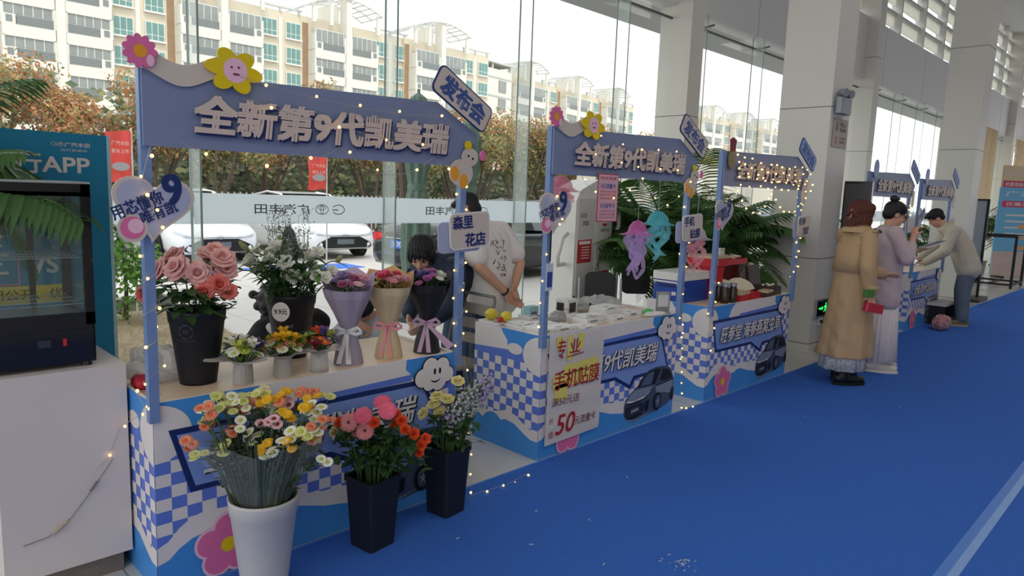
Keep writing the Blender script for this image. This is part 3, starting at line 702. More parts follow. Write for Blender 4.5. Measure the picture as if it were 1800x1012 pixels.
posy((1.25, 2.855, ZC), 'little posy of cream and lime daisies in grey tissue, leftmost of three', [WHITE_F, LIME, WHITE_F, VIO_F], PAPER, .115, 1)
posy((1.43, 2.85, ZC), 'little posy of golden and cream blooms in grey paper, middle of three', [YEL_F, WHITE_F, SAL_F], PAPER, .095, 2)
posy((1.60, 2.835, ZC), 'little orange and red posy in white tulle, nearest the lilac bouquet', [ORG_F, RED_F, LIME, VIO_F], TULLE, .09, 3)
# --- three wrapped bouquets
def bouquet(base, label, wm, wm2, rib, cols, seed, back, tail=None):
    t = thing('bouquet', label, 'bouquet', base, 0, 'wrapped bouquets on the nearest counter'); rn = random.Random(seed)
    wrapcone(.072, .032, .115, .16, .365, .10, seed).build('wrap_paper', wm, t)
    # taller back sheet with pointed corners
    w = MB(); P = []
    zt = [.40, .455, .43, .47, .44, .455, .40]
    for k in range(7):
        a = math.atan2(AW.y, AW.x)+R(-100+200*k/6); P += [(.05*math.cos(a), .05*math.sin(a), .2), (.125*math.cos(a), .125*math.sin(a), zt[k]*back)]
    w.add(P, [(2*k, 2*k+2, 2*k+3, 2*k+1) for k in range(6)]); w.build('back_paper', wm2, t)
    for k in range(17):
        a = k*2.4+seed; r = .085*math.sqrt(k/17); p = Vector((r*math.cos(a), r*math.sin(a), .375+.05*(1-(r/.09)**2)+rn.uniform(-.015, .015))); d = Vector((math.cos(a)*r*6, math.sin(a)*r*6, 1)); c = cols[k % len(cols)]
        MB().tube([(0, 0, .2), p], .002, 4).build('stem', G_ST, t)
        (rose(rn.uniform(.024, .033), d, p) if k % 2 else daisy(.026, d, p, 16, layers=2)).build('blossom', [c, c], t)
    lv = MB()
    for k in range(16): a = rn.uniform(0, 6.28); leafblade(lv, (.07*math.cos(a), .07*math.sin(a), .36), (math.cos(a), math.sin(a), rn.uniform(.4, 1.2)), .06, .025)
    lv.build('leaves', G_LF, t)
    w = MB(); w.lathe([(.0345, .150), (.037, .156), (.037, .168), (.0345, .174)], 20)
    f0 = -AW
    for s in (-1, 1):
        c0 = f0*.04+Vector((0, 0, .162)); q = [c0, c0+RT*s*.05+Vector((0, 0, .022)), c0+RT*s*.075+Vector((0, 0, .0)), c0+RT*s*.045+Vector((0, 0, -.012)), c0]
        for i in range(4):
            a, b = q[i], q[i+1]; w.add([a+f0*.004-Vector((0,0,.008)), b+f0*.004-Vector((0,0,.008)), b+f0*.004+Vector((0,0,.008)), a+f0*.004+Vector((0,0,.008))], [(0, 1, 2, 3)])
        e = c0+RT*s*(.03 if s < 0 else .02)+f0*.04; w.add([c0-RT*.008, c0+RT*.008, e+RT*.012+Vector((0, 0, -.15)), e-RT*.012+Vector((0, 0, -.15))], [(0, 1, 2, 3)])
    if tail:
        c0 = f0*.04+Vector((0, 0, .16)); e = f0*.075+RT*tail; w.add([c0-RT*.01, c0+RT*.01, e+RT*.02+Vector((0, 0, .06)), e-RT*.01+Vector((0, 0, .03))], [(0, 1, 2, 3)])
    w.build('ribbon', rib, t); return t
LILP = mat('lilac wrapping paper', (170, 160, 180), .7, var=.05, transl=.2); LILP2 = mat('pale violet paper', (214, 190, 224), .6, transl=.4)
CRP = mat('cream wrapping paper', (216, 198, 160), .7, var=.05, transl=.25); CRP2 = mat('apricot paper', (224, 178, 122), .6, transl=.4)
BKP = mat('black wrapping paper', (26, 24, 30), .6, var=.05); RIBW = mat('white ribbon', (214, 212, 216), .5); RIBP = mat('dusty pink ribbon', (222, 150, 154), .5, transl=.2); RIBL = mat('mauve ribbon', (176, 146, 168), .5)
bq = bouquet((1.79, 2.89, ZC), 'lilac paper bouquet with white ribbons, left of the three bouquets', LILP, LILP2, RIBW, [LIL_F, PNK_F, VIO_F, fl('mauve petal', (190, 110, 150)), LIL_F], 4, .98)
w = MB(); FT2 = lambda u, v, d: (RT.x*u-AW.x*(d+.074), RT.y*u-AW.y*(d+.074), v); w.poly([(.004, .01), (.022, .01), (.016, .155), (.002, .155)], FT2, 0, 0); text(w, 'FLOWERS', lambda u, v, d: FT2(.010-v*.6+.01, u+.03, d), 0, 0, .09, .008, .001, 0, mi=1); w.build('printed_ribbon', [P_W, P_K], bq)
bouquet((2.02, 2.885, ZC), 'cream paper bouquet tied with a dusty pink ribbon, between two others', CRP, CRP2, RIBP, [fl('rosy petal', (226, 150, 160)), HOTP, CREAM_F, PNK_F], 7, .97)
bouquet((2.245, 2.86, ZC), 'black paper bouquet with mauve ribbon by the right post', BKP, BKP, RIBL, [LIL_F, fl('hot lilac petal', (206, 130, 190)), PNK_F, VIO_F, WHITE_F], 9, .95, tail=.13)
# --- crumpled plastic bag and red net on the counter's left end
def crumple(name, label, cat, c, r, m, seed, group=None, kind=None):
    rn = random.Random(seed); mb = MB(); mb.ball((0, 0, r[2]*.8), r, 26, 16)
    ph = [(rn.uniform(8, 26), rn.uniform(8, 26), rn.uniform(8, 26), rn.uniform(0, 6)) for _ in range(7)]
    out = []
    for p in mb.v:
        n = sum(math.sin((p[0]*a+p[1]*b+p[2]*e)*2.2+f) for a, b, e, f in ph)/7; n2 = sum(abs(math.sin((p[0]*b-p[1]*e+p[2]*a)*4+f)) for a, b, e, f in ph)/7-.5
        s = 1+.35*n+.3*n2; out.append((p[0]*s, p[1]*s, max(.001, p[2]*s)))
    mb.v = out; o = mb.build(name, m, None, loc=c); return tag(o, label, cat, group, kind)
BAG = mat('thin white plastic', (226, 226, 226), .3, trans=.35, transl=.4)
crumple('plastic_bag', 'crumpled thin white plastic bag at the left end of the counter', 'bag', (1.0, 3.11, ZC), (.13, .10, .08), BAG, 3)
crumple('netting_bundle', 'small crumpled red and black bundle beside the white plastic bag', 'bundle', (.895, 3.02, ZC), (.032, .06, .03), mat('red net', (176, 40, 56), .6, var=.4, scale=60), 8)
# --- floor buckets in front of the booth
b1 = bucket('flower_bucket', 'white bucket of mixed chrysanthemums standing on the carpet before the booth', (1.16, 2.48, .006), .40, .085, .128, WHB, None)
b2 = bucket('flower_bucket', 'square black bucket of orange and pink flowers in front of the booth', (1.69, 2.52, .006), .33, .072, .092, BLK, None, True)
b3 = bucket('flower_bucket', 'square black bucket of cream roses at the booth corner', (2.15, 2.56, .006), .345, .07, .088, BLK, None, True)
cW = (1.16, 2.48, 0); mumc = [('white', WHITE_F, LIME), ('cream lime', fl('pale lime petal', (222, 222, 150)), LIME), ('golden yellow', YEL_F, YEL_F), ('salmon orange', SAL_F, ORG_F), ('pale pink', PNK_F, DKC)]
random.seed(21)
for k in range(62):
    lt_ = -.235+.49*((k*.618) % 1); dp = random.uniform(-.12, .13); z = .81-.55*(lt_-.02)**2-random.uniform(0, .21)*(1 if dp < 0 else .4); ci = [3, 0, 1, 2, 1, 0, 4, 3][k % 8]
    nm, pm, cm = mumc[ci]; tp_ = at(cW, lt_, dp, z); base = at(cW, lt_*.15, dp*.3, .03); mo = at(cW, lt_*.4, dp*.7, .42)
    t = thing('chrysanthemum', nm+' chrysanthemum spray in the white floor bucket', 'flower', base, 0, nm+' chrysanthemums in the white bucket')
    pts = [Vector((0, 0, 0))]+[p-base for p in curve3(mo, (mo+tp_)/2+RT*lt_*-.1+Vector((0, 0, .02)), tp_, 6)]
    w = MB(); w.tube(pts, .0022, 5); hd = [pts[-1]]
    for j in range(random.choice((1, 2, 2))): e = pts[-1]+Vector((random.uniform(-.035, .035), random.uniform(-.03, .03), random.uniform(-.035, .012))); w.tube([pts[-2], e], .0014, 4); hd.append(e)
    w.build('stem', G_ST, t)
    for e in hd: daisy(random.uniform(.019, .026), Vector((random.uniform(-.4, .4), random.uniform(-.4, .4), 1))-AW*.55, e, 15, layers=2 if ci in (3, 2) else 1, cr=.3 if ci in (2, 3) else .38).build('bloom', [pm, cm], t)
    lv = MB()
    for j in range(5): a = random.uniform(0, 6.28); leafblade(lv, pts[random.randint(2, 5)], (math.cos(a), math.sin(a), .4), .05, .02)
    lv.build('leaves', G_LF if k % 3 else mat('grey leaf', (104, 116, 98), .6, var=.2, transl=.3), t)
st = MB(); random.seed(4)
for k in range(150):
    l0 = random.uniform(-.09, .1); d0 = random.uniform(-.09, .09); st.tube([at(cW, l0*.8, d0, .33), at(cW, l0*1.8, d0*1.3, random.uniform(.55, .68))], random.uniform(.0018, .0034), 4)
    leafblade(st, at(cW, l0*1.4, d0*1.2, random.uniform(.45, .62)), (random.uniform(-1, 1), random.uniform(-1, 1), .6), .05, .018)
for k in range(150): lt_ = random.uniform(-.2, .2); leafblade(st, at(cW, lt_, random.uniform(-.1, .1), random.uniform(.52, .73-.6*abs(lt_))), (random.uniform(-1, 1), random.uniform(-1, 1), random.uniform(0, 1)), .06, .02)
tag(st.build('stem_thicket', mat('dull stem mix', (58, 70, 48), .7, var=.3, scale=40)), 'thicket of grey-green stems and leaves in the white floor bucket', 'stems', kind='stuff')
def sleeve(base, h0, h1, r0, r1, label, seed, m=CLEAR):
    rn = random.Random(seed); w = MB(); ph = rn.uniform(0, 6)
    w.lathe([(r0, h0), (r0+(r1-r0)*.4, h0+(h1-h0)*.4), (r1, h1)], 30, wob=lambda i, a: .06*i*math.sin(5*a+ph)+.04*i*math.sin(11*a)); o = w.build('flower_sleeve', m, None, loc=base); return tag(o, label, 'sleeve')
sleeve((cW[0], cW[1], 0), .39, .66, .10, .235, 'clear cellophane sleeve around the chrysanthemums in the white bucket', 2)
cO = (1.69, 2.52, 0); random.seed(31)
for k, (lt_, z, kind) in enumerate(((-.13, .59, 'o'), (-.03, .63, 'g'), (.035, .66, 'g'), (.075, .655, 'g'), (.02, .60, 'o'), (.06, .61, 'o'), (.10, .62, 'o'), (.13, .60, 'o'), (.15, .57, 'o'), (.185, .545, 'o'), (.17, .50, 'o'), (.215, .50, 'o'), (.20, .45, 'o'), (.235, .53, 'o'), (-.06, .55, 'p'), (-.09, .60, 'p'), (-.02, .565, 'p'), (.0, .53, 'o'), (-.17, .52, 'w'), (-.10, .50, 'w'), (.09, .565, 'o'))):
    nm = dict(o='orange red spray rose', g='pink gerbera', p='pale pink gerbera', w='cream freesia')[kind]
    bm = dict(o=[ORG_F], g=[HOTP, HOTP], p=[fl('rose pink petal', (232, 150, 150)), DKC], w=[CREAM_F])[kind]
    def bl(d, p, kind=kind): return rose(.024, d, p) if kind in 'ow' else daisy(.042, d, p, 22, layers=2, cr=.2)
    stemmed('spray_rose' if kind == 'o' else 'gerbera' if kind in 'gp' else 'freesia', nm+' in the square black bucket before the booth', 'flower', at(cO, lt_*.1, 0, .03), at(cO, lt_*.35, random.uniform(-.05, .04), .35), at(cO, lt_, random.uniform(-.09, .03), z), bl, bm, nm+'s in the middle floor bucket', 6, G_LF, .06, .035, head=-AW*.7+Vector((0, 0, .3)))
fol = MB()
for k in range(240):
    lt_ = random.gauss(.03, .1); z = random.uniform(.36, .57); leafblade(fol, at(cO, lt_, random.uniform(-.07, .06), z), (random.uniform(-1, 1), random.uniform(-1, 1), random.uniform(-.4, .7)), random.uniform(.035, .065), random.uniform(.02, .035))
tag(fol.build('bucket_foliage', G_LF), 'dark green leaves filling the orange flower bucket', 'foliage', kind='stuff')
cY = (2.15, 2.56, 0); random.seed(41)
for k, (lt_, z, dp) in enumerate(((-.105, .53, -.03), (-.06, .575, -.04), (-.03, .545, -.06), (-.05, .61, -.02), (.0, .60, -.03), (.045, .685, .0))):
    stemmed('rose', 'cream yellow rose in the corner bucket', 'rose', at(cY, lt_*.1, 0, .03), at(cY, lt_*.4, dp, .36), at(cY, lt_, dp, z-.02), lambda d, p: rose(.034, d, p), [CREAM_F], 'cream roses in the corner bucket', 4, G_LF, .06, .035, head=-AW*.5+Vector((0, 0, .5)))
for k in range(32):
    lt_ = random.uniform(-.03, .20); z = .48+lt_*.75+random.uniform(-.05, .1); pur = k % 3 == 0
    def bl(d, p):
        m = MB()
        for q in range(26): m.ball(Vector(p)-Vector(d)*q*.005+Vector((random.gauss(0, .02), random.gauss(0, .02), random.gauss(0, .009))), .0085, 5, 4)
        return m
    stemmed('statice', ('lilac' if pur else 'grey white')+' statice sprig in the corner bucket', 'flower', at(cY, lt_*.1, 0, .03), at(cY, lt_*.4, 0, .36), at(cY, lt_, random.uniform(-.08, .04), z), bl, [LIL_F if pur else fl('grey white petal', (196, 200, 196))], ('lilac' if pur else 'grey white')+' statice in the corner bucket', 3, G_LF, .05, .015)
fol = MB()
for k in range(130):
    lt_ = random.gauss(.03, .06); z = random.uniform(.37, .54); leafblade(fol, at(cY, lt_, random.uniform(-.06, .05), z), (random.uniform(-1, 1), random.uniform(-1, 1), random.uniform(-.4, .7)), random.uniform(.035, .07), random.uniform(.015, .03))
tag(fol.build('bucket_foliage', G_LF), 'dark green leaves in the mouth of the corner bucket', 'foliage', kind='stuff')
# ---------------------------------------------------------------- left side: plinth, showcase, poster board
plinth_m = mat('off white laminate', (212, 203, 198), 0.5, var=0.02, scale=3)
kick = mat('brown toe kick', (120, 108, 100), 0.6)
t = thing('display_plinth', 'off-white square plinth under the black showcase at the left edge', 'plinth', (0.40, 2.985, 0))
MB().box(0, .432, 0, .44, .09, .875).build('body', plinth_m, t)
MB().box(.03, .405, .03, .42, 0, .09).build('toe_kick', kick, t)
cab = mat('black gloss plastic', (14, 15, 22), 0.25, var=0.02, coat=0.3)
silver = mat('satin aluminium', (190, 192, 194), 0.3, 0.8)
sglass = glassmat('showcase glass', (.93, .97, .96), .10)
sc = thing('display_showcase', 'black glass-fronted countertop display showcase on the off-white plinth', 'showcase', (0.34, 3.03, .875))
W_, D_, H_ = .404, .36, .711
w = MB(); w.rbox(0, W_, 0, D_, .018, .165, .012, 0); w.box(.01, W_-.01, -.004, .0, .03, .15, 0); w.build('base_cabinet', cab, sc)
for x in (.03, W_-.03):
    for y in (.03, D_-.03): MB().cyl((x, y, 0), (x, y, .02), .02, .018, 12).build('foot', cab, sc)
w = MB(); e = .024
for a, b in ((0, e), (W_-e-.008, W_)): w.box(a, b, 0, .02, .165, H_-.008); w.box(a, b, D_-.02, D_, .165, H_-.008)
w.box(0, W_, 0, .018, .165, .212); w.box(0, W_, 0, .018, H_-.055, H_-.008); w.box(0, W_, 0, D_, H_-.055, H_-.04); w.box(0, W_, D_-.02, D_, H_-.055, H_-.008); w.box(W_-.02, W_, 0, D_, .165, .2)
w.box(.255, .275, D_-.03, D_-.01, .19, H_-.05)
w.build('frame', cab, sc)
MB().rbox(-.002, W_+.002, -.002, D_+.002, H_-.008, H_, .014).build('top_trim', silver, sc)
for nm, bx in (('glass_front', (e, W_-e-.008, .008, .011, .212, H_-.055)), ('glass_side', (W_-.012, W_-.009, .02, D_-.02, .2, H_-.055)), ('glass_side', (.009, .012, .02, D_-.02, .2, H_-.055)), ('glass_back', (e, W_-e, D_-.012, D_-.009, .2, H_-.055))):
    MB().box(*bx).build(nm, sglass, sc)
for z in (.245, .425):
    w = MB()
    for k in range(26): x = .03+k*.0135; w.tube([(x, .03, z), (x, D_-.03, z)], .0011, 4)
    for y in (.03, .12, .22, D_-.03): w.tube([(.02, y, z-.002), (W_-.025, y, z-.002)], .002, 5)
    w.build('wire_shelf', silver, sc)
MB().box(.02, W_-.02, .02, D_-.02, .165, .19).build('floor_tray', silver, sc)
w = MB(); w.box(.20, .262, -.008, -.003, .085, .125, 0); w.box(.208, .25, -.0095, -.008, .092, .118, 1); w.build('temperature_display', [cab, mat('grey lcd', (52, 58, 66), .3)], sc)
MB().box(.29, .301, -.012, -.003, .092, .118).build('rocker_switch', mat('red switch', (170, 40, 40), .3, emit=.15), sc)
teal = mat('teal poster print', (18, 122, 158), .5, var=.04, scale=2)
pb = thing('poster_board', 'tall teal poster board standing behind the black showcase', 'poster board', (0.2, 3.70, 0))
MB().box(0, .785, 0, .03, .02, 1.80).build('panel', [teal], pb)
MB().box(.785, .80, -.002, .032, .02, 1.80).build('edge_strip', mat('pale board edge', (170, 196, 200), .5), pb)
for x in (.08, .70): MB().box(x, x+.04, -.12, .16, 0, .02).build('foot', silver, pb)
w = MB(); FP = lambda u, v, d: (u-.2, -.0012-d, v); P_T = mat('pale poster lettering', (214, 206, 200), .5)
text(w, '出行APP', FP, .52, 1.615, .39, .09, 0, .03, mi=0)
emblem(w, .80, 1.748, FP, .22, 0, 0); gmark(w, .775, 1.748, FP, .22, 0, 0); text(w, '广汽丰田', FP, .815, 1.738, .10, .02, 0, .03, mi=0); text(w, '出行更美好', FP, .80, 1.718, .105, .011, 0, .0, mi=0)
text(w, '一键预约试驾', FP, .50, 1.53, .40, .05, 0, .03, mi=1)
text(w, 'VS', FP, .655, 1.17, .11, .075, 0, .05, mi=0)
w.poly([(.30, 1.035), (.80, 1.035), (.80, 1.115), (.30, 1.115)], FP, 2, 0); text(w, '透明公开、优', FP, .45, 1.05, .33, .05, .001, .01, mi=3)
for a, b in ((1.12, 1.38),):
    for u0, u1 in ((.40, .62),): w.add([FP(u0, a, 0), FP(u1, a, 0), FP(u1, b, 0), FP(u0, b, 0), FP(u0+.006, a+.006, 0), FP(u1-.006, a+.006, 0), FP(u1-.006, b-.006, 0), FP(u0+.006, b-.006, 0)], [(0, 1, 5, 4), (1, 2, 6, 5), (2, 3, 7, 6), (3, 0, 4, 7)], 4)
    for k in range(5): w.poly([(.43, 1.33-k*.04), (.58-.02*(k % 2), 1.33-k*.04), (.58-.02*(k % 2), 1.342-k*.04), (.43, 1.342-k*.04)], FP, 0, 0)
w.build('printed_lettering', [P_T, mat('gold print', (214, 176, 70), .5), mat('yellow strip', (220, 190, 60), .5), mat('brown print', (90, 70, 40), .5), mat('pink line print', (226, 120, 160), .5)], pb)
# ---------------------------------------------------------------- second booth: phone films and small goods
wbx = mat('white carton', (226, 226, 226), .45, var=.03); gbx = mat('grey carton edge', (150, 152, 154), .5, var=.1, scale=60); inkm = mat('carton print', (110, 112, 120), .5)
def carton(loc, sx, sy, h, rz, label, pic=False, group='white phone film cartons on the second counter'):
    t = thing('phone_film_box', label, 'box', loc, rz, group)
    w = MB(); w.box(-sx/2, sx/2, -sy/2, sy/2, 0, h, 0); w.box(-sx/2-.0004, sx/2+.0004, -sy/2-.0004, sy/2+.0004, h*.42, h*.46, 1); w.build('body', [wbx, gbx], t)
    m = MB(); m.box(-sx*.3, sx*.1, -sy/2-.0012, -sy/2-.0002, h*.55, h*.75, 0); m.box(-sx*.35, -sx*.05, -sy*.3, -sy*.2, h, h+.0008, 0)
    if pic: m.box(-sx*.32, sx*.32, -sy/2-.002, -sy/2-.0012, h*.2, h*.8, 1); m.box(-sx/2-.002, -sx/2-.0012, -sy*.2, sy*.4, h*.3, h*.8, 1)
    m.build('printed_label', [inkm, mat('dark photo print', (52, 52, 56), .4, var=.6, scale=60)], t); return t
CB = [((3.055, 3.20), .10, .19, .03, 'at the back left corner under the fruit'), ((3.10, 3.02), .11, .19, .03, 'at the left edge before the fruit'), ((3.115, 2.86), .12, .17, .035, 'at the front left corner behind the post'),
      ((3.27, 2.83), .19, .13, .034, 'just right of the left post at the front edge'), ((3.28, 2.99), .18, .11, .028, 'one row behind the left post'), ((3.47, 2.80), .16, .12, .022, 'flat at the front edge, second from the post'),
      ((3.62, 2.88), .20, .12, .045, 'thicker, front centre of the counter'), ((3.66, 3.04), .18, .11, .03, 'behind the thicker front box'), ((3.86, 2.84), .17, .12, .04, 'front edge right of centre'),
      ((3.92, 2.97), .21, .14, .055, 'base of the tallest stack'), ((4.07, 2.88), .15, .13, .05, 'right of the tallest stack'), ((3.50, 3.12), .17, .1, .03, 'lying behind the crumpled bags'), ((3.40, 3.20), .12, .12, .03, 'in the back row by the teal carton')]
for (x, y), sx, sy, h, lb in CB: carton((x, y, ZC), sx, sy, h, R(random.uniform(-7, 7)), 'white phone film box '+lb)
carton((3.92, 2.97, ZC+.056), .20, .13, .028, R(6), 'white phone film box on top of the tallest stack')
carton((3.64, 2.88, ZC+.046), .17, .1, .018, R(-9), 'thin white box lying on the thicker front box')
carton((3.12, 3.03, ZC+.031), .09, .15, .012, R(4), 'thin white box lying on the left edge box')
tt = carton((3.77, 3.20, ZC), .13, .10, .115, R(8), 'upright white carton with a dark photo print on its face', True)
t = thing('small_carton', 'small green and white tissue carton near the kiosk', 'box', (4.0, 3.22, ZC), R(10)); MB().box(-.045, .045, -.035, .035, 0, .07).build('body', mat('pale green carton', (206, 212, 176), .5, var=.1, scale=30), t); MB().box(-.046, -.01, -.036, .02, .015, .045).build('printed_label', mat('green print', (120, 150, 90), .5), t)
t = thing('small_carton', 'pale teal carton standing behind the left post', 'box', (3.44, 3.24, ZC), R(5)); MB().box(-.05, .05, -.03, .03, 0, .085).build('body', mat('teal carton', (150, 196, 204), .5), t); MB().box(-.03, .03, -.031, -.03, .02, .05).build('printed_label', inkm, t)
def fruit(name, label, loc, r, m, sx=1.0, sz=1.0):
    t = thing(name, label, 'fruit', loc); w = MB(); w.ball((0, 0, r*sz), (r*sx, r, r*sz), 18, 12)
    if name == 'lemon': w.ball((r*sx*1.02, 0, r*sz), (r*.3, r*.25, r*.25), 10, 8)
    w.build('body', m, t, smooth=True); MB().ball((-r*sx*.98 if name == 'lemon' else 0, 0, r*sz if name == 'lemon' else r*sz*1.95), (r*.1, r*.12, r*.12), 8, 6).build('stem_end', G_ST, t); return t
LEM = mat('lemon skin', (222, 200, 70), .45, var=.08, bump=.15)
fruit('lemon', 'yellow lemon, left one of the pair on the second counter', (3.05, 3.22, ZC+.031), .038, LEM, 1.25); fruit('lemon', 'yellow lemon, right one of the pair on the second counter', (3.085, 3.12, ZC+.032), .034, LEM, 1.2)
fruit('tomato', 'small red tomato beside the lemons', (3.035, 3.12, ZC+.031), .02, mat('tomato skin', (196, 44, 40), .3), 1.0, .9)
CLR = mat('clear wrinkled plastic', (205, 208, 210), .2, trans=.35, transl=.2)
crumple('plastic_bags', 'heap of clear wrinkled plastic bags at the back of the second counter', 'plastic bags', (4.10, 3.17, ZC), (.24, .10, .055), CLR, 5, kind='stuff')
crumple('plastic_bag', 'grey clear bag lying behind the left post of the second booth', 'bag', (3.45, 3.0, ZC), (.07, .05, .04), mat('grey clear plastic', (160, 162, 166), .25, trans=.3), 6)
crumple('plastic_bag', 'pinkish clear bag at the right end of the second counter', 'bag', (4.17, 2.98, ZC), (.10, .07, .03), mat('pinkish clear plastic', (226, 206, 200), .3, trans=.3), 7)
crumple('slime_pouch', 'bright green pouch on the right end of the second counter', 'pouch', (4.31, 2.87, ZC), (.05, .035, .02), mat('bright green film', (80, 206, 110), .3, transl=.2), 9)
crumple('white_cloth', 'folded white film sheet hanging over the front right counter edge', 'sheet', (4.25, 2.775, ZC+.012), (.12, .05, .012), mat('white film sheet', (224, 220, 222), .4), 12)
for k, (x, y, lb) in enumerate(((3.93, 3.28, 'black pen standing upright behind the stack'), (3.98, 3.12, 'black pen leaning near the stacked boxes'))):
    t = thing('pen', lb, 'pen', (x, y, ZC)); MB().tube([(0, 0, 0), (.01-.05*k, 0, .1-.03*k)], .006, 8).build('barrel', BLK, t); MB().tube([(.01-.05*k, 0, .1-.03*k), (.012-.056*k, 0, .112-.03*k)], .007, 8).build('cap', cab, t)
t = thing('payment_stand', 'grey framed card stand at the right end of the second counter', 'card stand', (4.44, 2.83, ZC), R(-30)); MB().box(-.055, .055, -.03, .03, 0, .008).build('base', gbx, t)
w = MB(); w.box(-.055, .055, -.004, .004, .008, .165, 0); w.box(-.042, .042, -.006, -.004, .05, .14, 1); w.build('panel', [mat('grey frame', (138, 140, 144), .5), mat('pale card', (206, 206, 206), .5)], t)
w = MB(); text(w, '微信支付', lambda u, v, d: (u, -.0065-d, v), -.03, .145, .06, .012, 0, .02); w.build('lettering', P_W, t)
# handwritten paper taped to the front of the second booth
t = thing('handwritten_poster', 'white paper with red brush writing taped to the second booth front', 'poster', (3.0, 2.70, 0))
w = MB(); P = []; nx, nz_ = 14, 18
for j in range(nz_+1):
    for i in range(nx+1): u = .045+.525*i/nx; v = .10+.675*j/nz_; P.append((u-.008*(1-j/nz_), -.003*math.sin(v*38+u*3)-.004*math.sin(i/nx*PI), v+.012*(1-i/nx)*(-1 if j == 0 else 0)))
w.add(P, [(j*(nx+1)+i, j*(nx+1)+i+1, (j+1)*(nx+1)+i+1, (j+1)*(nx+1)+i) for i in range(nx) for j in range(nz_)]); pp = w.build('paper_sheet', mat('thin white paper', (226, 218, 212), .7, transl=.15, var=.02), t, smooth=True)
w = MB(); FH = lambda u, v, d: (u, -.0085-d, v)
for bx in ((.10, .68, .06, .08, 4), (.30, .66, .06, .10, -8), (.17, .52, .34, .06, 3), (.08, .44, .42, .085, 2), (.10, .36, .12, .1, 5), (.20, .60, .05, .16, 0)): w.poly([(p[0], p[1]) for p in rrect(bx[0]+bx[2]/2, bx[1]+bx[3]/2, bx[2], bx[3], .015, R(bx[4]))], FH, 0, 0)
w.build('yellow_highlight', mat('yellow brush paint', (226, 212, 110), .7, var=.1), pp)
w = MB(); text(w, '专', FH, .10, .62, .075, .12, .001, .015, .1, mi=0); text(w, '业', FH, .22, .645, .10, .085, .001, .018, .1, mi=0); w.poly([(.20, .62), (.36, .632), (.36, .638), (.20, .628)], FH, 0, .001)
text(w, '手机贴膜', FH, .085, .425, .44, .12, .001, .015, .05, mi=0); text(w, '满50元送', FH, .075, .325, .26, .055, .001, .0, .1, mi=1)
text(w, '价', FH, .06, .22, .04, .04, .001, .0, mi=1); text(w, '值', FH, .06, .13, .04, .045, .001, .0, mi=0); text(w, '50', FH, .12, .14, .17, .125, .001, .02, .2, mi=0); text(w, '元流量卡', FH, .30, .17, .21, .055, .001, .005, .1, mi=1)
w.build('brush_lettering', [mat('red brush ink', (168, 34, 36), .6), mat('maroon brush ink', (110, 40, 52), .6)], pp)
# pink price poster hanging from the second sign board
t = thing('hanging_poster', 'pink phone card poster hanging from the second sign board', 'poster', (3.385, 2.668, 1.45))
w = MB(); w.box(0, .205, 0, .004, 0, .295, 0); w.box(.006, .199, -.001, 0, .006, .289, 1); w.build('sheet', [mat('red poster border', (176, 48, 70), .5), mat('pink poster', (236, 190, 200), .5, transl=.2)], t)
w = MB(); FQ = lambda u, v, d: (u, -.0015-d, v)
for v, tx, h, mi in ((.258, '畅享套餐', .02, 0), (.205, '0元流量卡', .03, 1), (.18, '免费办理送流量', .013, 0), (.16, '限时限量领取', .013, 0), (.138, '全国通用卡', .013, 0), (.085, '5元保号卡', .03, 1), (.06, '月租低至五元起', .013, 0), (.04, '送通话送流量', .013, 0), (.02, '现场办理立即生效', .012, 0)): text(w, tx, FQ, .03 if mi else .022, v, .145 if mi else .16, h, 0, .03 if mi else .01, mi=mi)
w.build('lettering', [mat('red poster print', (190, 60, 80), .5), mat('blue poster print', (60, 64, 150), .5)], t)
# jellyfish ornaments hanging in the second booth
def jelly(x, y, ztop, zbot, r, c1, c2, label, seed):
    rn = random.Random(seed); t = thing('jellyfish_ornament', label, 'ornament', (x, y, ztop), 0, 'hanging tulle jellyfish ornaments')
    m1 = mat(c1[0], c1[1], .4, trans=.48, transl=.4, var=.1); m2 = mat(c2[0], c2[1], .4, trans=.45, transl=.4, var=.1)
    w = MB(); w.lathe([(0, 0), (r*.45, -.012), (r*.8, -.045), (r*.95, -.085), (r*1.25, -.10), (r*1.7, -.105)], 30, wob=lambda i, a: 0 if i < 4 else .16*math.sin(7*a+seed)); w.build('bell', m1, t, smooth=True)
    for k in range(11):
        a = 2*PI*k/11; rr = r*(.35 if k % 2 else .75); x0, y0 = rr*math.cos(a), rr*math.sin(a); L = (ztop-zbot)*rn.uniform(.6, 1.0); P = []; ph = rn.uniform(0, 6); wd = r*(.12 if k % 2 else .28)
        for j in range(13):
            q = j/12; sx_ = .35*r*math.sin(q*7+ph); sy_ = .3*r*math.cos(q*8+ph); ww = wd*(1+.3*math.sin(q*20+ph))*(1-.4*q)
            P += [(x0*(1-.4*q)+sx_-ww*.7, y0*(1-.4*q)+sy_+ww*.7, -.08-(L-.08)*q), (x0*(1-.4*q)+sx_+ww*.7, y0*(1-.4*q)+sy_-ww*.7, -.08-(L-.08)*q)]
        MB().add(P, [(2*j, 2*j+1, 2*j+3, 2*j+2) for j in range(12)]).build('tentacle', m2, t)
    MB().tube([(0, 0, 0), (0, 0, max(.02, 1.745-ztop))], .0012, 4).build('hanging_cord', wbx, t)
jelly(3.34, 2.93, 1.73, 1.42, .085, ('pink tulle', (240, 150, 176)), ('pink tulle strand', (244, 170, 190)), 'pink tulle jellyfish hanging next to the heart sign', 1)
jelly(4.13, 2.88, 1.45, 1.02, .075, ('magenta film', (226, 120, 190)), ('lilac film', (206, 176, 230)), 'magenta and lilac jellyfish hanging lowest over the second counter', 2)
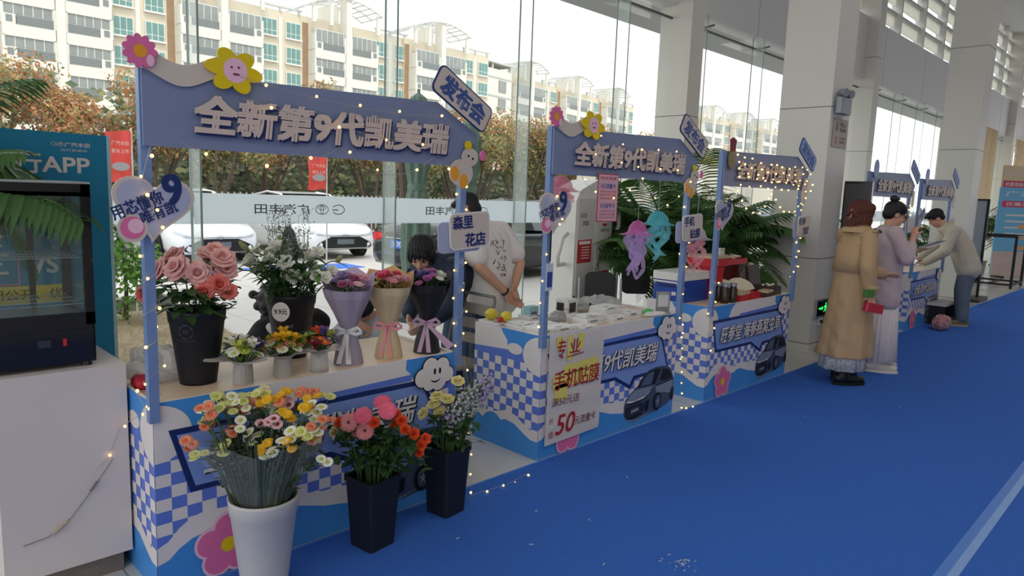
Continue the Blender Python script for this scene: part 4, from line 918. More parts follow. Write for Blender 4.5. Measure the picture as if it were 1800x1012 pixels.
jelly(4.35, 2.86, 1.52, 1.14, .085, ('turquoise film', (96, 200, 214)), ('turquoise strand', (130, 214, 220)), 'turquoise jellyfish hanging by the right post', 3)
jelly(4.66, 2.72, 1.42, 1.04, .08, ('silver tulle', (206, 206, 214)), ('blush strand', (236, 170, 180)), 'silver and blush jellyfish hanging right of the name sign', 4)
# lanyard on the left post of the second booth
t = thing('lanyard', 'navy lanyard with a blue badge hanging on the second booth post', 'lanyard', (2.995, 2.685, 1.05))
MB().box(-.006, .006, -.002, 0, .17, .52).build('strap', mat('navy strap', (26, 30, 60), .7), t)
w = MB(); w.box(-.028, .028, -.004, 0, 0, .16, 0); w.box(-.022, .022, -.005, -.004, .02, .11, 1); w.build('badge', [mat('pale badge', (200, 206, 220), .4), mat('blue badge print', (44, 76, 150), .5)], t)
# measuring kiosk with arm loops
kw = mat('kiosk white', (222, 220, 214), .4, var=.02); kg = mat('kiosk grey face', (204, 202, 196), .45, var=.02)
t = thing('measuring_kiosk', 'tall white self-service kiosk with arm loops behind the second booth', 'kiosk', (5.02, 4.2, 0))
w = MB(); FK = lambda u, v, d: (u, d, v)
w.poly([(0, 0), (.56, 0), (.56, 1.62), (.52, 1.72), (.44, 1.77), (.30, 1.76), (.06, 1.66), (0, 1.56)], FK, 0, 0, .32); w.build('body', kw, t)
w = MB(); w.box(.03, .28, -.012, 0, .04, 1.58); w.box(.30, .53, -.02, 0, .04, 1.66); w.build('face_panel', kg, t)
for x, z, s in ((-.02, 1.02, -1), (.56, 1.30, 1)):
    a = MB(); pts = [(x, .1, z-.06), (x+s*.14, .06, z-.06), (x+s*.17, .04, z+.02), (x+s*.13, .02, z+.20), (x+s*.02, .06, z+.23)]; a.tube(pts, .022, 10); a.build('arm_loop', kw, t, smooth=True)
w = MB(); FK2 = lambda u, v, d: (u, -.021-d, v); FK1 = lambda u, v, d: (u, -.013-d, v)
w.poly([(.03, .97), (.24, .98), (.24, 1.20), (.03, 1.19)], FK1, 0, 0); w.poly([(.05, 1.15), (.22, 1.155), (.22, 1.185), (.05, 1.18)], FK1, 1, .001)
for k in range(5): w.poly([(.09, 1.12-k*.026), (.21, 1.122-k*.026), (.21, 1.130-k*.026), (.09, 1.128-k*.026)], FK1, 1, .001)
w.build('red_notice', [mat('red notice', (180, 50, 56), .5), P_W], t); w = MB()
w.poly([(.31, .80), (.51, .81), (.51, .89), (.31, .88)], FK2, 0, 0); w.poly([(.33, .835), (.49, .842), (.49, .858), (.33, .852)], FK2, 1, .001)
w.build('red_strip', [mat('red notice', (180, 50, 56), .5), P_W], t); w = MB()
w.poly(circ(.42, 1.36, .04, 20), FK2, 0, 0); w.poly([(.37, 1.35), (.47, 1.35), (.47, 1.37), (.37, 1.37)], FK2, 1, .001)
w.build('red_badge', [mat('red notice', (180, 50, 56), .5), P_W], t)
w = MB(); text(w, '自助', FK1, .06, 1.40, .09, .05, 0, .02); text(w, '测量', FK1, .09, 1.33, .09, .045, 0, .02); w.build('lettering', inkm, t); w = MB(); text(w, '健康检测', FK2, .36, 1.27, .13, .03, 0, .02); w.build('lettering', inkm, t)
# chairs behind the second booth, folding chair behind the first
def office_chair(loc, rz, label):
    t = thing('black_chair', label, 'chair', loc, rz, 'black padded chairs behind the second booth')
    w = MB(); P = rrect(0, .78, .29, .26, .06)
    w.poly(P, lambda u, v, d: (u, .20+d+.06*(v-.6), v), 0, 0, .035); w.build('backrest', mat('dark grey pad', (52, 54, 52), .6), t)
    MB().rbox(-.2, .2, -.2, .2, .42, .47, .05).build('seat', MATS['dark grey pad'], t)
    for s in (-1, 1):
        MB().tube([(s*.2, -.2, .0), (s*.2, -.19, .42)], .012, 8).build('leg', silver, t); MB().tube([(s*.2, .24, 0), (s*.2, .20, .45), (s*.195, .225, .86)], .012, 8).build('leg', silver, t)
    return t
office_chair((4.98, 3.78, 0), R(-40), 'black padded chair, left one before the white kiosk'); office_chair((5.66, 3.86, 0), R(-40), 'black padded chair, right one below the magenta jellyfish')
t = thing('folding_chair', 'grey folding chair with slatted back behind the first booth', 'chair', (3.02, 3.56, 0), R(-90))
gm = mat('grey tube', (120, 124, 126), .4, .5); tan = mat('taupe slat', (150, 142, 132), .6)
for s in (-1, 1):
    MB().tube([(s*.19, -.22, 0), (s*.19, .10, .46), (s*.19, .20, .88), (s*.17, .21, .90)], .011, 8).build('leg', gm, t); MB().tube([(s*.17, .24, 0), (s*.17, -.16, .44)], .011, 8).build('leg', gm, t)
MB().tube([(-.17, .21, .90), (.17, .21, .90)], .011, 8).build('top_rail', gm, t)
for z in (.60, .70, .80): MB().box(-.18, .18, .12+(z-.5)*.22, .135+(z-.5)*.22, z-.035, z+.035).build('back_slat', tan, t)
MB().box(-.19, .19, -.2, .14, .44, .46).build('seat', tan, t)
# ---------------------------------------------------------------- third booth: cooler box and gift boxes
t = thing('cooler_box', 'blue and white cooler box at the left end of the third counter', 'cooler', (4.985, 3.01, ZC))
MB().rbox(.0, .44, 0, .28, 0, .185, .03).build('tub', mat('blue cooler plastic', (34, 72, 164), .4), t); MB().rbox(-.01, .45, -.01, .29, .185, .25, .035).build('lid', mat('white cooler lid', (226, 224, 218), .4), t)
MB().tube([(-.012, .03, .15), (-.03, .03, .17), (-.03, .25, .17), (-.012, .25, .15)], .008, 8).build('handle', MATS['white cooler lid'], t)
w = MB(); w.box(-.0015, -.0005, .05, .09, .06, .09, 0); w.box(-.0015, -.0005, .05, .22, .125, .145, 1); w.build('printed_label', [P_W, P_N], t)
RED = mat('red gift board', (190, 28, 40), .45, var=.05); MAR = mat('maroon board', (96, 24, 30), .5); TANB = mat('tan inner board', (196, 176, 146), .6); BRN = mat('dark brown board', (60, 46, 42), .5); CRM = mat('cream silk', (220, 212, 190), .6, var=.1, scale=40)
def gift(name, label, loc, sx, sy, h, m, rz=0, lid=None, inner=None, win=None):
    t = thing(name, label, 'gift box', loc, R(rz)); MB().box(-sx/2, sx/2, -sy/2, sy/2, 0, h).build('body', m, t)
    if lid == 'flat': MB().box(-sx/2-.004, sx/2+.004, -sy/2-.004, sy/2+.004, h, h+.02).build('lid', inner or m, t)
    if lid == 'open':
        MB().box(-sx/2+.008, sx/2-.008, -sy/2+.008, sy/2-.008, h, h+.004).build('lining', inner, t)
        L = MB(); L.M = Matrix.Translation((0, sy/2, h)) @ Matrix.Rotation(R(-12), 4, 'X'); L.box(-sx/2, sx/2, 0, .02, 0, sy*.95, 0); L.box(-sx/2+.01, sx/2-.01, -.004, 0, .01, sy*.95-.01, 1); L.build('open_lid', [m, inner], t)
        k = MB(); [k.ball((random.uniform(-sx*.35, sx*.35), random.uniform(-sy*.35, sy*.35), h+.012), (.018, .014, .012), 8, 6) for q in range(6)]; c = k.build('contents', CRM, t); c['kind'] = 'stuff'
    return t
gift('gift_box', 'tall red gift box standing beside the cooler', (5.50, 3.06, ZC), .10, .22, .26, RED, 0, 'flat')
gift('gift_box', 'red gift box with tan edge laid on the tall red box', (5.56, 3.10, ZC+.285), .30, .26, .07, RED, 4, 'flat', TANB)
gift('gift_box', 'maroon box under the red tray at the back', (5.98, 3.20, ZC), .34, .16, .27, MAR)
t = thing('gift_tray', 'red tray of pink and white silk flowers on top of the gift boxes', 'tray', (5.98, 3.18, ZC+.275), R(2)); w = MB(); w.box(-.24, .24, -.12, .12, 0, .012); [w.box(*b) for b in ((-.24, .24, -.12, -.11, .012, .05), (-.24, .24, .11, .12, .012, .05), (-.24, -.23, -.12, .12, .012, .05), (.23, .24, -.12, .12, .012, .05))]; w.build('tray_body', RED, t)
pf = mat('blush silk flower', (240, 200, 196), .6, transl=.2)
for k in range(22): rose(.028, (random.uniform(-.4, .4), random.uniform(-.6, .2), 1), (random.uniform(-.2, .2), random.uniform(-.09, .09), .04+random.uniform(0, .025)), rows=((4, .3, .7, .5), (5, .5, .7, .95))).build('silk_flower', [pf if k % 3 else WHITE_F], t)
t = thing('small_carton', 'little white cube box on the red flower tray', 'box', (5.90, 3.20, ZC+.35)); MB().box(-.04, .04, -.04, .04, 0, .07).build('body', wbx, t); MB().box(-.041, .041, -.041, .041, .05, .058).build('band', mat('gold band', (200, 170, 90), .4), t)
gift('gift_box', 'gift box with open cream lid behind the fan-shaped packs', (6.22, 3.14, ZC), .26, .20, .10, MAR, 0, 'open', TANB)
gift('gift_box', 'low red flat gift box at the front edge, left one', (5.62, 2.83, ZC), .20, .12, .06, RED, 6, 'flat', TANB)
gift('gift_box', 'low red flat gift box at the front edge, right one', (5.86, 2.85, ZC), .22, .12, .055, RED, 3)
gift('gift_box', 'dark brown open box at the right end of the third counter', (6.28, 2.90, ZC), .26, .20, .075, BRN, 2, 'open', BRN)
gift('gift_box', 'dark box with a black clasp at the front edge of the third counter', (6.08, 2.80, ZC), .16, .08, .045, BRN, 8, 'flat', TANB)
for k, (x, y, lb) in enumerate(((5.66, 2.98, 'left one, next to the red tower'), (5.92, 2.96, 'right one, nearer the shell'))):
    t = thing('fan_pack', 'fan-shaped pale pack on the third counter, '+lb, 'pack', (x, y, ZC+.0), R(-15)); w = MB(); F_ = lambda u, v, d: (u, d+.4*v, v+.03)
    w.poly([(0, 0)]+[(.20*math.cos(R(a)), .13*math.sin(R(a))) for a in range(12, 130, 10)], F_, 0, 0, .012); w.build('pack', CRM, t); MB().box(-.07, .15, -.02, .12, 0, .03).build('stand', BRN, t)
for k, (x, y) in enumerate(((5.36, 2.82), (5.46, 2.80), (5.41, 2.90))):
    t = thing('glass_jar', 'dark amber glass jar behind the left post, '+('nearest the post', 'second from the post', 'at the back of the three')[k], 'jar', (x, y, ZC), 0, 'dark jars on the third counter'); MB().lathe([(0, 0), (.035, 0), (.037, .02), (.037, .11), (.028, .13), (.028, .14)], 16).build('body', mat('dark amber glass', (58, 44, 34), .15), t, smooth=True); MB().lathe([(.03, .14), (.031, .165), (0, .165)], 16).build('lid', silver, t)
t = thing('shell_ornament', 'cream pleated shell ornament on a brown stand at the third counter', 'ornament', (6.34, 3.10, ZC)); w = MB(); P = [(0, 0, .05)]
for k in range(33): a = R(-25+230*k/32); q = .14*(1+.05*(k % 2)); P.append((q*math.cos(a), .03*(k % 2)-.02, .13+q*math.sin(a)))
w.add(P, [(0, k, k+1) for k in range(1, 33)]); w.ball((0, .02, .13), (.11, .05, .11), 18, 12); w.build('shell', CRM, t); MB().rbox(-.13, .13, -.06, .07, 0, .04, .02).build('stand', mat('brown stand', (120, 90, 56), .5), t)
t = thing('paper_gift_bag', 'grey-brown paper gift bag behind the open box', 'bag', (6.40, 3.24, ZC), R(4)); w = MB(); w.box(-.09, .09, -.035, .035, 0, .27); w.build('body', mat('taupe paper', (116, 106, 98), .6, var=.05), t); MB().tube([(-.04, -.03, .27), (-.03, -.03, .33), (.03, -.03, .33), (.04, -.03, .27)], .003, 6).build('handle', BRN, t)
# ---------------------------------------------------------------- column fittings
t = thing('wall_sign', 'beige notice with two icons on the dark side of the big column', 'sign', (7.62, 2.936, 2.22)); w = MB(); w.box(0, .40, -.006, 0, 0, .30, 0); FS = lambda u, v, d: (u, -.0065-d, v)
w.poly(circ(.10, .21, .05, 20), FS, 1, 0); w.poly(circ(.10, .21, .038, 20), FS, 0, .0005); w.poly([(.085, .18), (.115, .18), (.115, .24), (.085, .24)], FS, 2, .001); w.poly(circ(.10, .085, .018, 14, .03), FS, 1, 0); w.poly([(.08, .035), (.12, .035), (.12, .052), (.08, .052)], FS, 1, 0)
text(w, '禁止', FS, .18, .215, .15, .05, .001, .03, mi=2); text(w, '吸烟', FS, .18, .165, .15, .04, .001, .03, mi=2); text(w, '小心台阶', FS, .18, .085, .17, .03, .001, .02, mi=2); text(w, '注意安全', FS, .18, .045, .17, .03, .001, .02, mi=2)
w.build('plate', [mat('beige sign plate', (172, 158, 150), .5), mat('red sign print', (160, 70, 50), .5), mat('dark sign print', (60, 52, 54), .5)], t)
t = thing('emergency_light', 'grey twin-head emergency light high on the big column', 'emergency light', (7.60, 2.936, 2.56)); MB().rbox(0, .28, -.08, 0, 0, .16, .02).build('box', mat('grey metal box', (150, 154, 164), .4, .3), t)
for x in (.06, .22): MB().cyl((x, -.04, .16), (x, -.04, .185), .01).build('neck', gm, t); w = MB(); w.cyl((x, -.02, .215), (x-.02, -.10, .205), .034, .044, 14); w.build('lamp_head', MATS['grey metal box'], t)
t = thing('exit_sign', 'green lit running-man exit sign low on the big column', 'sign', (7.60, 2.936, .385)); w = MB(); w.box(0, .40, -.02, 0, 0, .20, 0); w.box(.02, .38, -.022, -.02, .02, .18, 1); w.build('housing', [silver, mat('black sign glass', (6, 14, 10), .2)], t)
w = MB(); FX_ = lambda u, v, d: (u, -.0225-d, v); w.poly([(.06, .09), (.14, .09), (.14, .075), (.18, .10), (.14, .125), (.14, .11), (.06, .11)], FX_, 0, 0); w.poly(circ(.245, .145, .014, 14), FX_, 0, 0); w.poly([(.22, .125), (.26, .13), (.275, .10), (.25, .085), (.28, .045), (.262, .04), (.235, .08), (.205, .05), (.192, .06), (.225, .09)], FX_, 0, 0); w.poly([(.19, .115), (.22, .125), (.23, .112), (.20, .10)], FX_, 0, 0); w.poly([(.31, .05), (.35, .05), (.35, .15), (.31, .15)], FX_, 0, 0); w.build('running_figure', mat('green sign light', (40, 214, 90), .5, emit=1.6), t)
t = thing('wall_socket', 'white wall socket with a black plug below the exit sign', 'socket', (7.72, 2.936, .29)); MB().box(0, .09, -.012, 0, 0, .09).build('plate', wbx, t); MB().cyl((.045, -.012, .045), (.045, -.05, .045), .02, .015, 12).build('plug', BLK, t); MB().tube([(.045, -.05, .045), (.10, -.08, .03), (.19, -.09, -.05), (.21, -.06, -.2), (.23, -.04, -.27)], .007, 8).build('cord', BLK, t)
t = thing('advertising_display', 'tall dark grey standing display screen beside the big column', 'display', (8.13, 2.80, .006), 0); MB().box(-.42, .06, -.09, .11, 0, .05).build('base_plate', mat('dark base metal', (74, 78, 76), .5, .3), t); w = MB(); w.rbox(-.04, .03, -.155, .135, .05, 1.87, .012); w.build('housing', cab, t); MB().box(-.043, -.04, -.135, .115, .45, 1.84).build('screen', mat('grey matte screen', (72, 72, 74), .45), t)
for a, b in ((-.38, -.07), (-.38, .09)): MB().cyl((a, b, .0), (a, b, .03), .02).build('caster', BLK, t)
# ---------------------------------------------------------------- far end of the aisle
t = thing('low_bench', 'low pale bench with black legs in front of the far booth', 'bench', (10.95, 2.46, .006), R(0)); MB().box(0, .95, 0, .24, .27, .30).build('seat', mat('pale bench top', (196, 192, 188), .5), t)
for x in (.03, .89): MB().box(x, x+.03, .02, .22, 0, .27).build('leg', BLK, t)
crumple('snack_bag', 'colourful printed snack bag on the carpet before the low bench', 'bag', (10.62, 2.42, .006), (.16, .10, .10), mat('colourful printed film', (176, 130, 130), .4, var=.7, scale=18), 15)
t = thing('glass_door_stand', 'tall black framed sign stand beyond the bending man', 'sign stand', (14.78, 2.86, 0), 0)
for y in (-.0, .24): MB().box(-.02, .02, y-.02, y+.02, .05, 1.82).build('upright', BLK, t)
MB().box(-.02, .02, 0, .24, 1.79, 1.82).build('top_bar', BLK, t); MB().box(-.006, .006, .02, .22, .75, 1.79).build('panel', mat('grey stand panel', (150, 160, 168), .3), t); MB().box(-.35, .35, -.1, .34, 0.02, .06).build('base', mat('dark grey base', (80, 82, 80), .5), t)
for x in (-.3, .3): MB().cyl((x, -.08, 0), (x, -.08, .03), .025).build('caster', BLK, t)
t = thing('metal_frame_table', 'open black metal frame table at the far right', 'table', (17.75, 2.86, 0), 0)
for x in (0, 1.1):
    for y in (0, .85): MB().box(x-.025, x+.025, y-.025, y+.025, 0, 1.1).build('leg', BLK, t)
w = MB(); [w.box(*b) for b in ((-.02, 1.12, -.02, .02, 1.07, 1.12), (-.02, 1.12, .83, .87, 1.07, 1.12), (-.02, .02, 0, .85, 1.07, 1.12), (1.08, 1.12, 0, .85, 1.07, 1.12))]; w.build('top_frame', BLK, t)
w = MB(); [w.box(*b) for b in ((-.02, 1.12, -.02, .02, .06, .1), (-.02, 1.12, .83, .87, .06, .1), (-.02, .02, 0, .85, .06, .1), (1.08, 1.12, 0, .85, .06, .1), (0, 1.1, .38, .42, .06, .1))]; w.build('base_frame', BLK, t)
t = thing('beige_chair', 'beige upholstered chair behind the black frame table', 'chair', (18.6, 4.0, 0), R(60)); bg = mat('beige upholstery', (176, 166, 146), .7)
MB().rbox(-.28, .28, -.28, .28, .42, .52, .05).build('seat', bg, t); MB().rbox(-.28, .28, .22, .30, .5, 1.0, .03).build('backrest', bg, t)
for sx_ in (-.25, .25):
    for sy_ in (-.25, .25): MB().cyl((sx_, sy_, 0), (sx_, sy_, .42), .02).build('leg', BLK, t)
def standee(label, x, y, wd, h, rz, cols, title, z0=.05):
    t = thing('standing_poster', label, 'poster', (x, y, 0), R(rz)); w = MB(); w.box(0, wd, 0, .03, z0, z0+h); w.build('board', cols[0], t)
    g = MB(); F_ = lambda u, v, d: (u, -.0015-d, v); g.poly([(.05*wd, z0+h*.78), (.95*wd, z0+h*.78), (.95*wd, z0+h*.85), (.05*wd, z0+h*.85)], F_, 1, 0); text(g, title, F_, .08*wd, z0+h*.90, .8*wd, h*.06, .001, .03, mi=0); text(g, '优惠活动进行中', F_, .1*wd, z0+h*.795, .75*wd, h*.04, .001, .03, mi=0)
    for k in range(4): g.poly([(.12*wd, z0+h*(.68-.07*k)), (.8*wd, z0+h*(.68-.07*k)), (.8*wd, z0+h*(.70-.07*k)), (.12*wd, z0+h*(.70-.07*k))], F_, 0, 0)
    for k in range(3): g.poly([(.3*wd, z0+h*(.54-.12*k)), (.7*wd, z0+h*(.54-.12*k)), (.7*wd, z0+h*(.585-.12*k)), (.3*wd, z0+h*(.585-.12*k))], F_, 2, .001)
    g.poly([(0, z0), (wd, z0), (wd, z0+h*.28), (0, z0+h*.28)], F_, 3, .002); g.build('print', [P_W, mat('magenta band', (216, 70, 110), .5), mat('orange button print', (236, 170, 110), .5), mat('pale print area', (206, 186, 180), .5, var=.2, scale=6)], t)
    for x_ in (.1*wd, .8*wd): MB().box(x_, x_+.06, -.2, .25, 0, .05).build('foot', BLK, t)
standee('pale blue standing poster with a magenta band at the far right edge', 20.4, 3.75, 1.7, 2.15, -50, [mat('sky poster', (120, 186, 222), .5)], '广汽丰田')
standee('pale poster with an orange square high beyond the far column', 24.5, 4.5, 1.3, 2.9, -40, [mat('cream poster', (226, 206, 170), .5)], '出行服务')
# beige curtains inside the far glazing
cm = mat('beige curtain', (214, 192, 160), .8, transl=.4, var=.05)
for i, (x0, x1, lb) in enumerate(((21.0, 24.2, 'between the far columns'), (27.2, 29.4, 'at the end of the hall'))):
    w = MB(); N = 60; P = []
    for k in range(N+1): x = x0+(x1-x0)*k/N; y = 4.7+.05*math.sin(k*1.35); P += [(x, y, .05), (x, y, 3.9)]
    w.add(P, [(2*k, 2*k+2, 2*k+3, 2*k+1) for k in range(N)]); tag(w.build('curtain', cm, smooth=True), 'long beige curtain at the glazing, '+lb, 'curtain', 'beige curtains at the far glazing')
# ---------------------------------------------------------------- outside: pavement, planting bed, street things
pave = tilemat('pale pavement', (190, 185, 180), (164, 158, 152), 1.2, .8, .012)
struct(MB().box(-60, 320, 5.2, 160, -.12, -.02).box(-60, -4.2, -40, 5.2, -.12, -.02).build('ground', pave))
dry = mat('dry straw bed', (150, 134, 108), .95, var=.4, scale=26, bump=.6)
bed = MB(); N1, N2 = 40, 26; P = []; random.seed(3)
for j in range(N2+1):
    for i in range(N1+1): P.append((-5+8.1*i/N1, 5.35+3.9*j/N2, .0+.05*random.random()+.04*math.sin(i*.7)*math.sin(j*.9)))
bed.add(P, [(j*(N1+1)+i, j*(N1+1)+i+1, (j+1)*(N1+1)+i+1, (j+1)*(N1+1)+i) for i in range(N1) for j in range(N2)])
for k in range(2600): x = random.uniform(.8, 3.05); y = random.uniform(5.4, 9.2); a = random.uniform(0, 6.28); q = random.uniform(.03, .10); bed.add([(x, y, .03), (x+.006, y+.006, .03), (x+q*math.cos(a), y+q*math.sin(a), .03+random.uniform(.02, .11))], [(0, 1, 2)], 1)
tag(bed.build('planting_bed', [dry, mat('straw blade', (178, 160, 124), .9, var=.3, scale=5)]), 'planting bed of dry straw outside the glass at left', 'planting bed', kind='stuff')
tag(MB().box(-5, 3.25, 9.35, 9.55, -.02, .14).build('bed_kerb', mat('grey kerb stone', (128, 124, 124), .8, bump=.2)), 'grey kerb stone at the back of the dry straw bed', 'kerb')
bm_ = mat('bright blue mat', (56, 110, 214), .8)
for k, (x0, x1, y0, y1, lb) in enumerate(((4.35, 5.35, 12.4, 13.4, 'before the left white car'), (6.9, 8.0, 12.3, 13.1, 'before the right white car'), (5.75, 6.6, 12.4, 13.1, 'in the middle between the white cars'))):
    tag(MB().box(x0, x1, y0, y1, -.02, -.008).build('floor_mat', bm_), 'bright blue mat on the pavement '+lb, 'mat')
def leafball(n, c, r, size, mats_n, rnd, shell=.55, squash=1.0, mb=None, m0=0):
    mb = mb or MB()
    for k in range(n):
        d = Vector((rnd.gauss(0, 1), rnd.gauss(0, 1), rnd.gauss(0, 1))).normalized(); q = r*(shell+(1-shell)*rnd.random()**.6)*(1+.18*math.sin(d.x*7+d.z*5)+.14*math.sin(d.y*9))
        p = Vector(c)+Vector((d.x*q, d.y*q, d.z*q*squash)); u, v = frame((d.x+rnd.uniform(-.9, .9), d.y+rnd.uniform(-.9, .9), d.z+rnd.uniform(-.7, .9))); s = size*rnd.uniform(.6, 1.3); a = rnd.uniform(0, 6.28); e1 = u*math.cos(a)+v*math.sin(a); e2 = -u*math.sin(a)+v*math.cos(a)
        mb.add([p-e1*s, p-e2*s*.5, p+e1*s, p+e2*s*.5], [(0, 1, 2, 3)], m0+rnd.choice(mats_n))
    return mb
BARK = mat('grey brown bark', (98, 84, 74), .9, var=.25, scale=20, bump=.5)
sh = thing('green_shrub', 'bright green shrub outside the glass beside the poster board', 'shrub', (2.40, 8.55, .0)); rs = random.Random(5)
w = MB(); [leafball(520, c, r, .035, [0, 0, 1], rs, .5, 1.0, w) for c, r in (((0, 0, .42), .36), ((-.12, .1, .78), .28), ((.2, -.05, .62), .24), ((-.3, 0, .5), .25))]; w.build('foliage', [mat('shrub leaf bright', (120, 168, 72), .5, var=.2, transl=.4), mat('shrub leaf deep', (66, 112, 52), .5, var=.2, transl=.3)], sh); MB().tube([(0, 0, 0), (.02, 0, .4), (0, .03, .8)], [.03, .02, .01], 6).build('stem', BARK, sh)
# autumn trees in a row beyond the parked cars
TL = [mat('olive autumn leaf', (138, 138, 90), .7, var=.25, scale=3, transl=.3), mat('ochre autumn leaf', (194, 164, 108), .7, var=.2, scale=3, transl=.3), mat('rust autumn leaf', (190, 134, 96), .7, var=.2, scale=3, transl=.3), mat('dull green leaf', (122, 138, 104), .7, var=.25, scale=3, transl=.3)]
def autumn(seed, pal, label):
    rs = random.Random(seed); t = thing('autumn_tree', label, 'tree', (0, -60, 0), 0); w = MB()
    for k in range(17):
        a = rs.uniform(0, 6.28); q = rs.uniform(0, 1.35); z = rs.uniform(2.4, 4.05); leafball(420, (q*math.cos(a), q*math.sin(a), z), rs.uniform(.5, .78), .064, pal if z < 3.6 else pal+[2, 2, 1], rs, .35, .85, w)
    w.build('crown', TL, t); b = MB()
    for k in range(7):
        a = k*.9+rs.uniform(0, .5); b.tube([(.1*math.cos(a), .1*math.sin(a), 0), (.25*math.cos(a), .25*math.sin(a), 1.1), (.7*math.cos(a), .7*math.sin(a), 2.3), (.9*math.cos(a), .9*math.sin(a), 3.2)], [.06, .045, .035, .02], 6)
    b.build('trunk', BARK, t); return t
protos = [autumn(1, [2, 1, 0, 2], 'rust and ochre autumn tree in the row beyond the fence'), autumn(2, [0, 3, 1, 0], 'olive green autumn tree in the row beyond the fence'), autumn(3, [1, 0, 2, 3], 'mixed yellow autumn tree in the row beyond the fence')]
grp = ['rust autumn trees beyond the fence', 'olive autumn trees beyond the fence', 'yellow autumn trees beyond the fence']
rs = random.Random(9); used = set()
for k in range(21):
    x = 1.2+1.75*k+rs.uniform(-.3, .3); y = 20.6+rs.uniform(-.5, .7); j = [0, 2, 0, 2, 1, 0, 1, 2, 1, 1, 2, 1, 1, 2, 1, 2, 0, 1, 2, 1, 1][k]; sc_ = rs.uniform(.93, 1.07)*(.97 if k < 5 else 1.05)
    o = protos[j] if j not in used else dup(protos[j]); used.add(j); o['group'] = grp[j]; o.location = (x, y, -.02); o.rotation_euler = (0, 0, rs.uniform(0, 6.28)); o.scale = (sc_, sc_, sc_)
w = MB(); rs = random.Random(77)
for k in range(9000): p = Vector((rs.uniform(-2, 48), 23.2+rs.uniform(-.3, .9), rs.uniform(0, 2.2 if k%2 else 4.3))); u, v = frame((rs.uniform(-1, 1), -1, rs.uniform(-.6, .9))); s = rs.uniform(.09, .2); w.add([p-u*s, p-v*s*.6, p+u*s, p+v*s*.6], [(0, 1, 2, 3)], rs.choice((0, 0, 1)))
w.box(-2, 48, 24.1, 24.4, -.02, 2.7, 2)
tag(w.build('hedge', [mat('hedge deep green', (92, 104, 78), .8, var=.3, scale=2), mat('hedge olive', (134, 134, 96), .8, var=.3, scale=2), mat('hedge inner', (84, 90, 72), .9, var=.6, scale=5)]), 'dark leafy hedge filling the gap behind the autumn tree trunks', 'hedge', kind='stuff')
f = thing('picket_fence', 'low pale metal picket fence between parked cars and trees', 'fence', (1.0, 19.0, -.02)); pm = mat('pale metal fence', (178, 178, 172), .5, .3)
w = MB(); [w.box(.17*k, .17*k+.04, 0, .03, .08, 1.40) for k in range(230)]; w.build('pickets', pm, f)['kind'] = 'stuff'
MB().box(0, 39, -.015, .045, .25, .31).build('rail', pm, f); MB().box(0, 39, -.015, .045, 1.2, 1.25).build('rail', pm, f)
# red promotional flags
fr = mat('red flag cloth', (226, 88, 80), .7, var=.3, scale=4, transl=.4)
for x, z0, z1, wd, lb in ((2.66, 1.60, 2.17, .26, 'red printed flag on a white pole beside the teal poster'), (5.20, 1.58, 2.05, .28, 'red printed flag on a white pole under the first sign board')):
    t = thing('street_flag', lb, 'flag', (x, 9.0, -.02)); MB().cyl((0, 0, 0), (0, 0, z1+.05), .013, .01, 8).build('pole', wbx, t)
    w = MB(); P = []; n = 10
    for j in range(n+1):
        for i in range(n+1): P.append((-wd*i/n-.01, .02*math.sin(i*.9+j*.5), z0+(z1-z0)*j/n+.015*math.sin(i*.6)))
    w.add(P, [(j*(n+1)+i, j*(n+1)+i+1, (j+1)*(n+1)+i+1, (j+1)*(n+1)+i) for i in range(n) for j in range(n)]); w.build('cloth', fr, t, smooth=True)
    w = MB(); FF = lambda u, v, d: (u, -.03-d, v); text(w, '广汽丰田', FF, -wd*.85, z1-.16, wd*.7, .05, 0, .02); text(w, '新车上市', FF, -wd*.85, z1-.25, wd*.7, .05, 0, .02); w.poly(circ(-wd*.5, z0+.17, wd*.36, 20, .05), FF, 1, 0); w.build('print', [mat('pale flag print', (240, 206, 196), .7), mat('grey flag print', (190, 186, 192), .7)], t)
gc = mat('grey green parasol cloth', (112, 136, 122), .8, var=.15, transl=.15)
for x, z1, lb in ((5.29, 2.80, 'folded grey-green parasol outside, left of the two'), (6.12, 2.56, 'folded grey-green parasol outside, right of the two')):
    t = thing('folded_parasol', lb, 'parasol', (x, 7.0, -.02)); w = MB(); W_f = lambda i, a: .16*math.sin(8*a)*(1 if i in (1, 2, 4, 5) else .4)
    w.lathe([(.15, .55), (.17, .8), (.15, 1.4), (.10, 1.66), (.13, 1.9), (.15, 2.3), (.14, z1-.2), (.09, z1-.06), (.01, z1)], 48, wob=W_f); w.build('canopy', gc, t); w = MB(); w.lathe([(.115, 1.62), (.12, 1.66), (.115, 1.7)], 24); w.build('strap', gc, t); MB().cyl((0, 0, 0), (0, 0, z1+.04), .025, .02, 8).build('pole', gm, t); MB().lathe([(.28, 0), (.28, .06), (.05, .09)], 20).build('base', mat('dark stone base', (70, 70, 70), .8), t)
t = thing('tree_trunk', 'slim bare tree trunk outside between white and black cars', 'tree', (5.88, 8.0, -.02)); MB().tube([(0, 0, 0), (.02, 0, .8), (-.03, .02, 1.5), (-.12, .0, 2.3)], [.09, .075, .065, .05], 8).build('trunk', BARK, t); MB().tube([(-.03, .02, 1.5), (.12, .1, 2.0), (.16, .15, 2.35)], [.04, .03, .02], 6).build('branch', BARK, t)
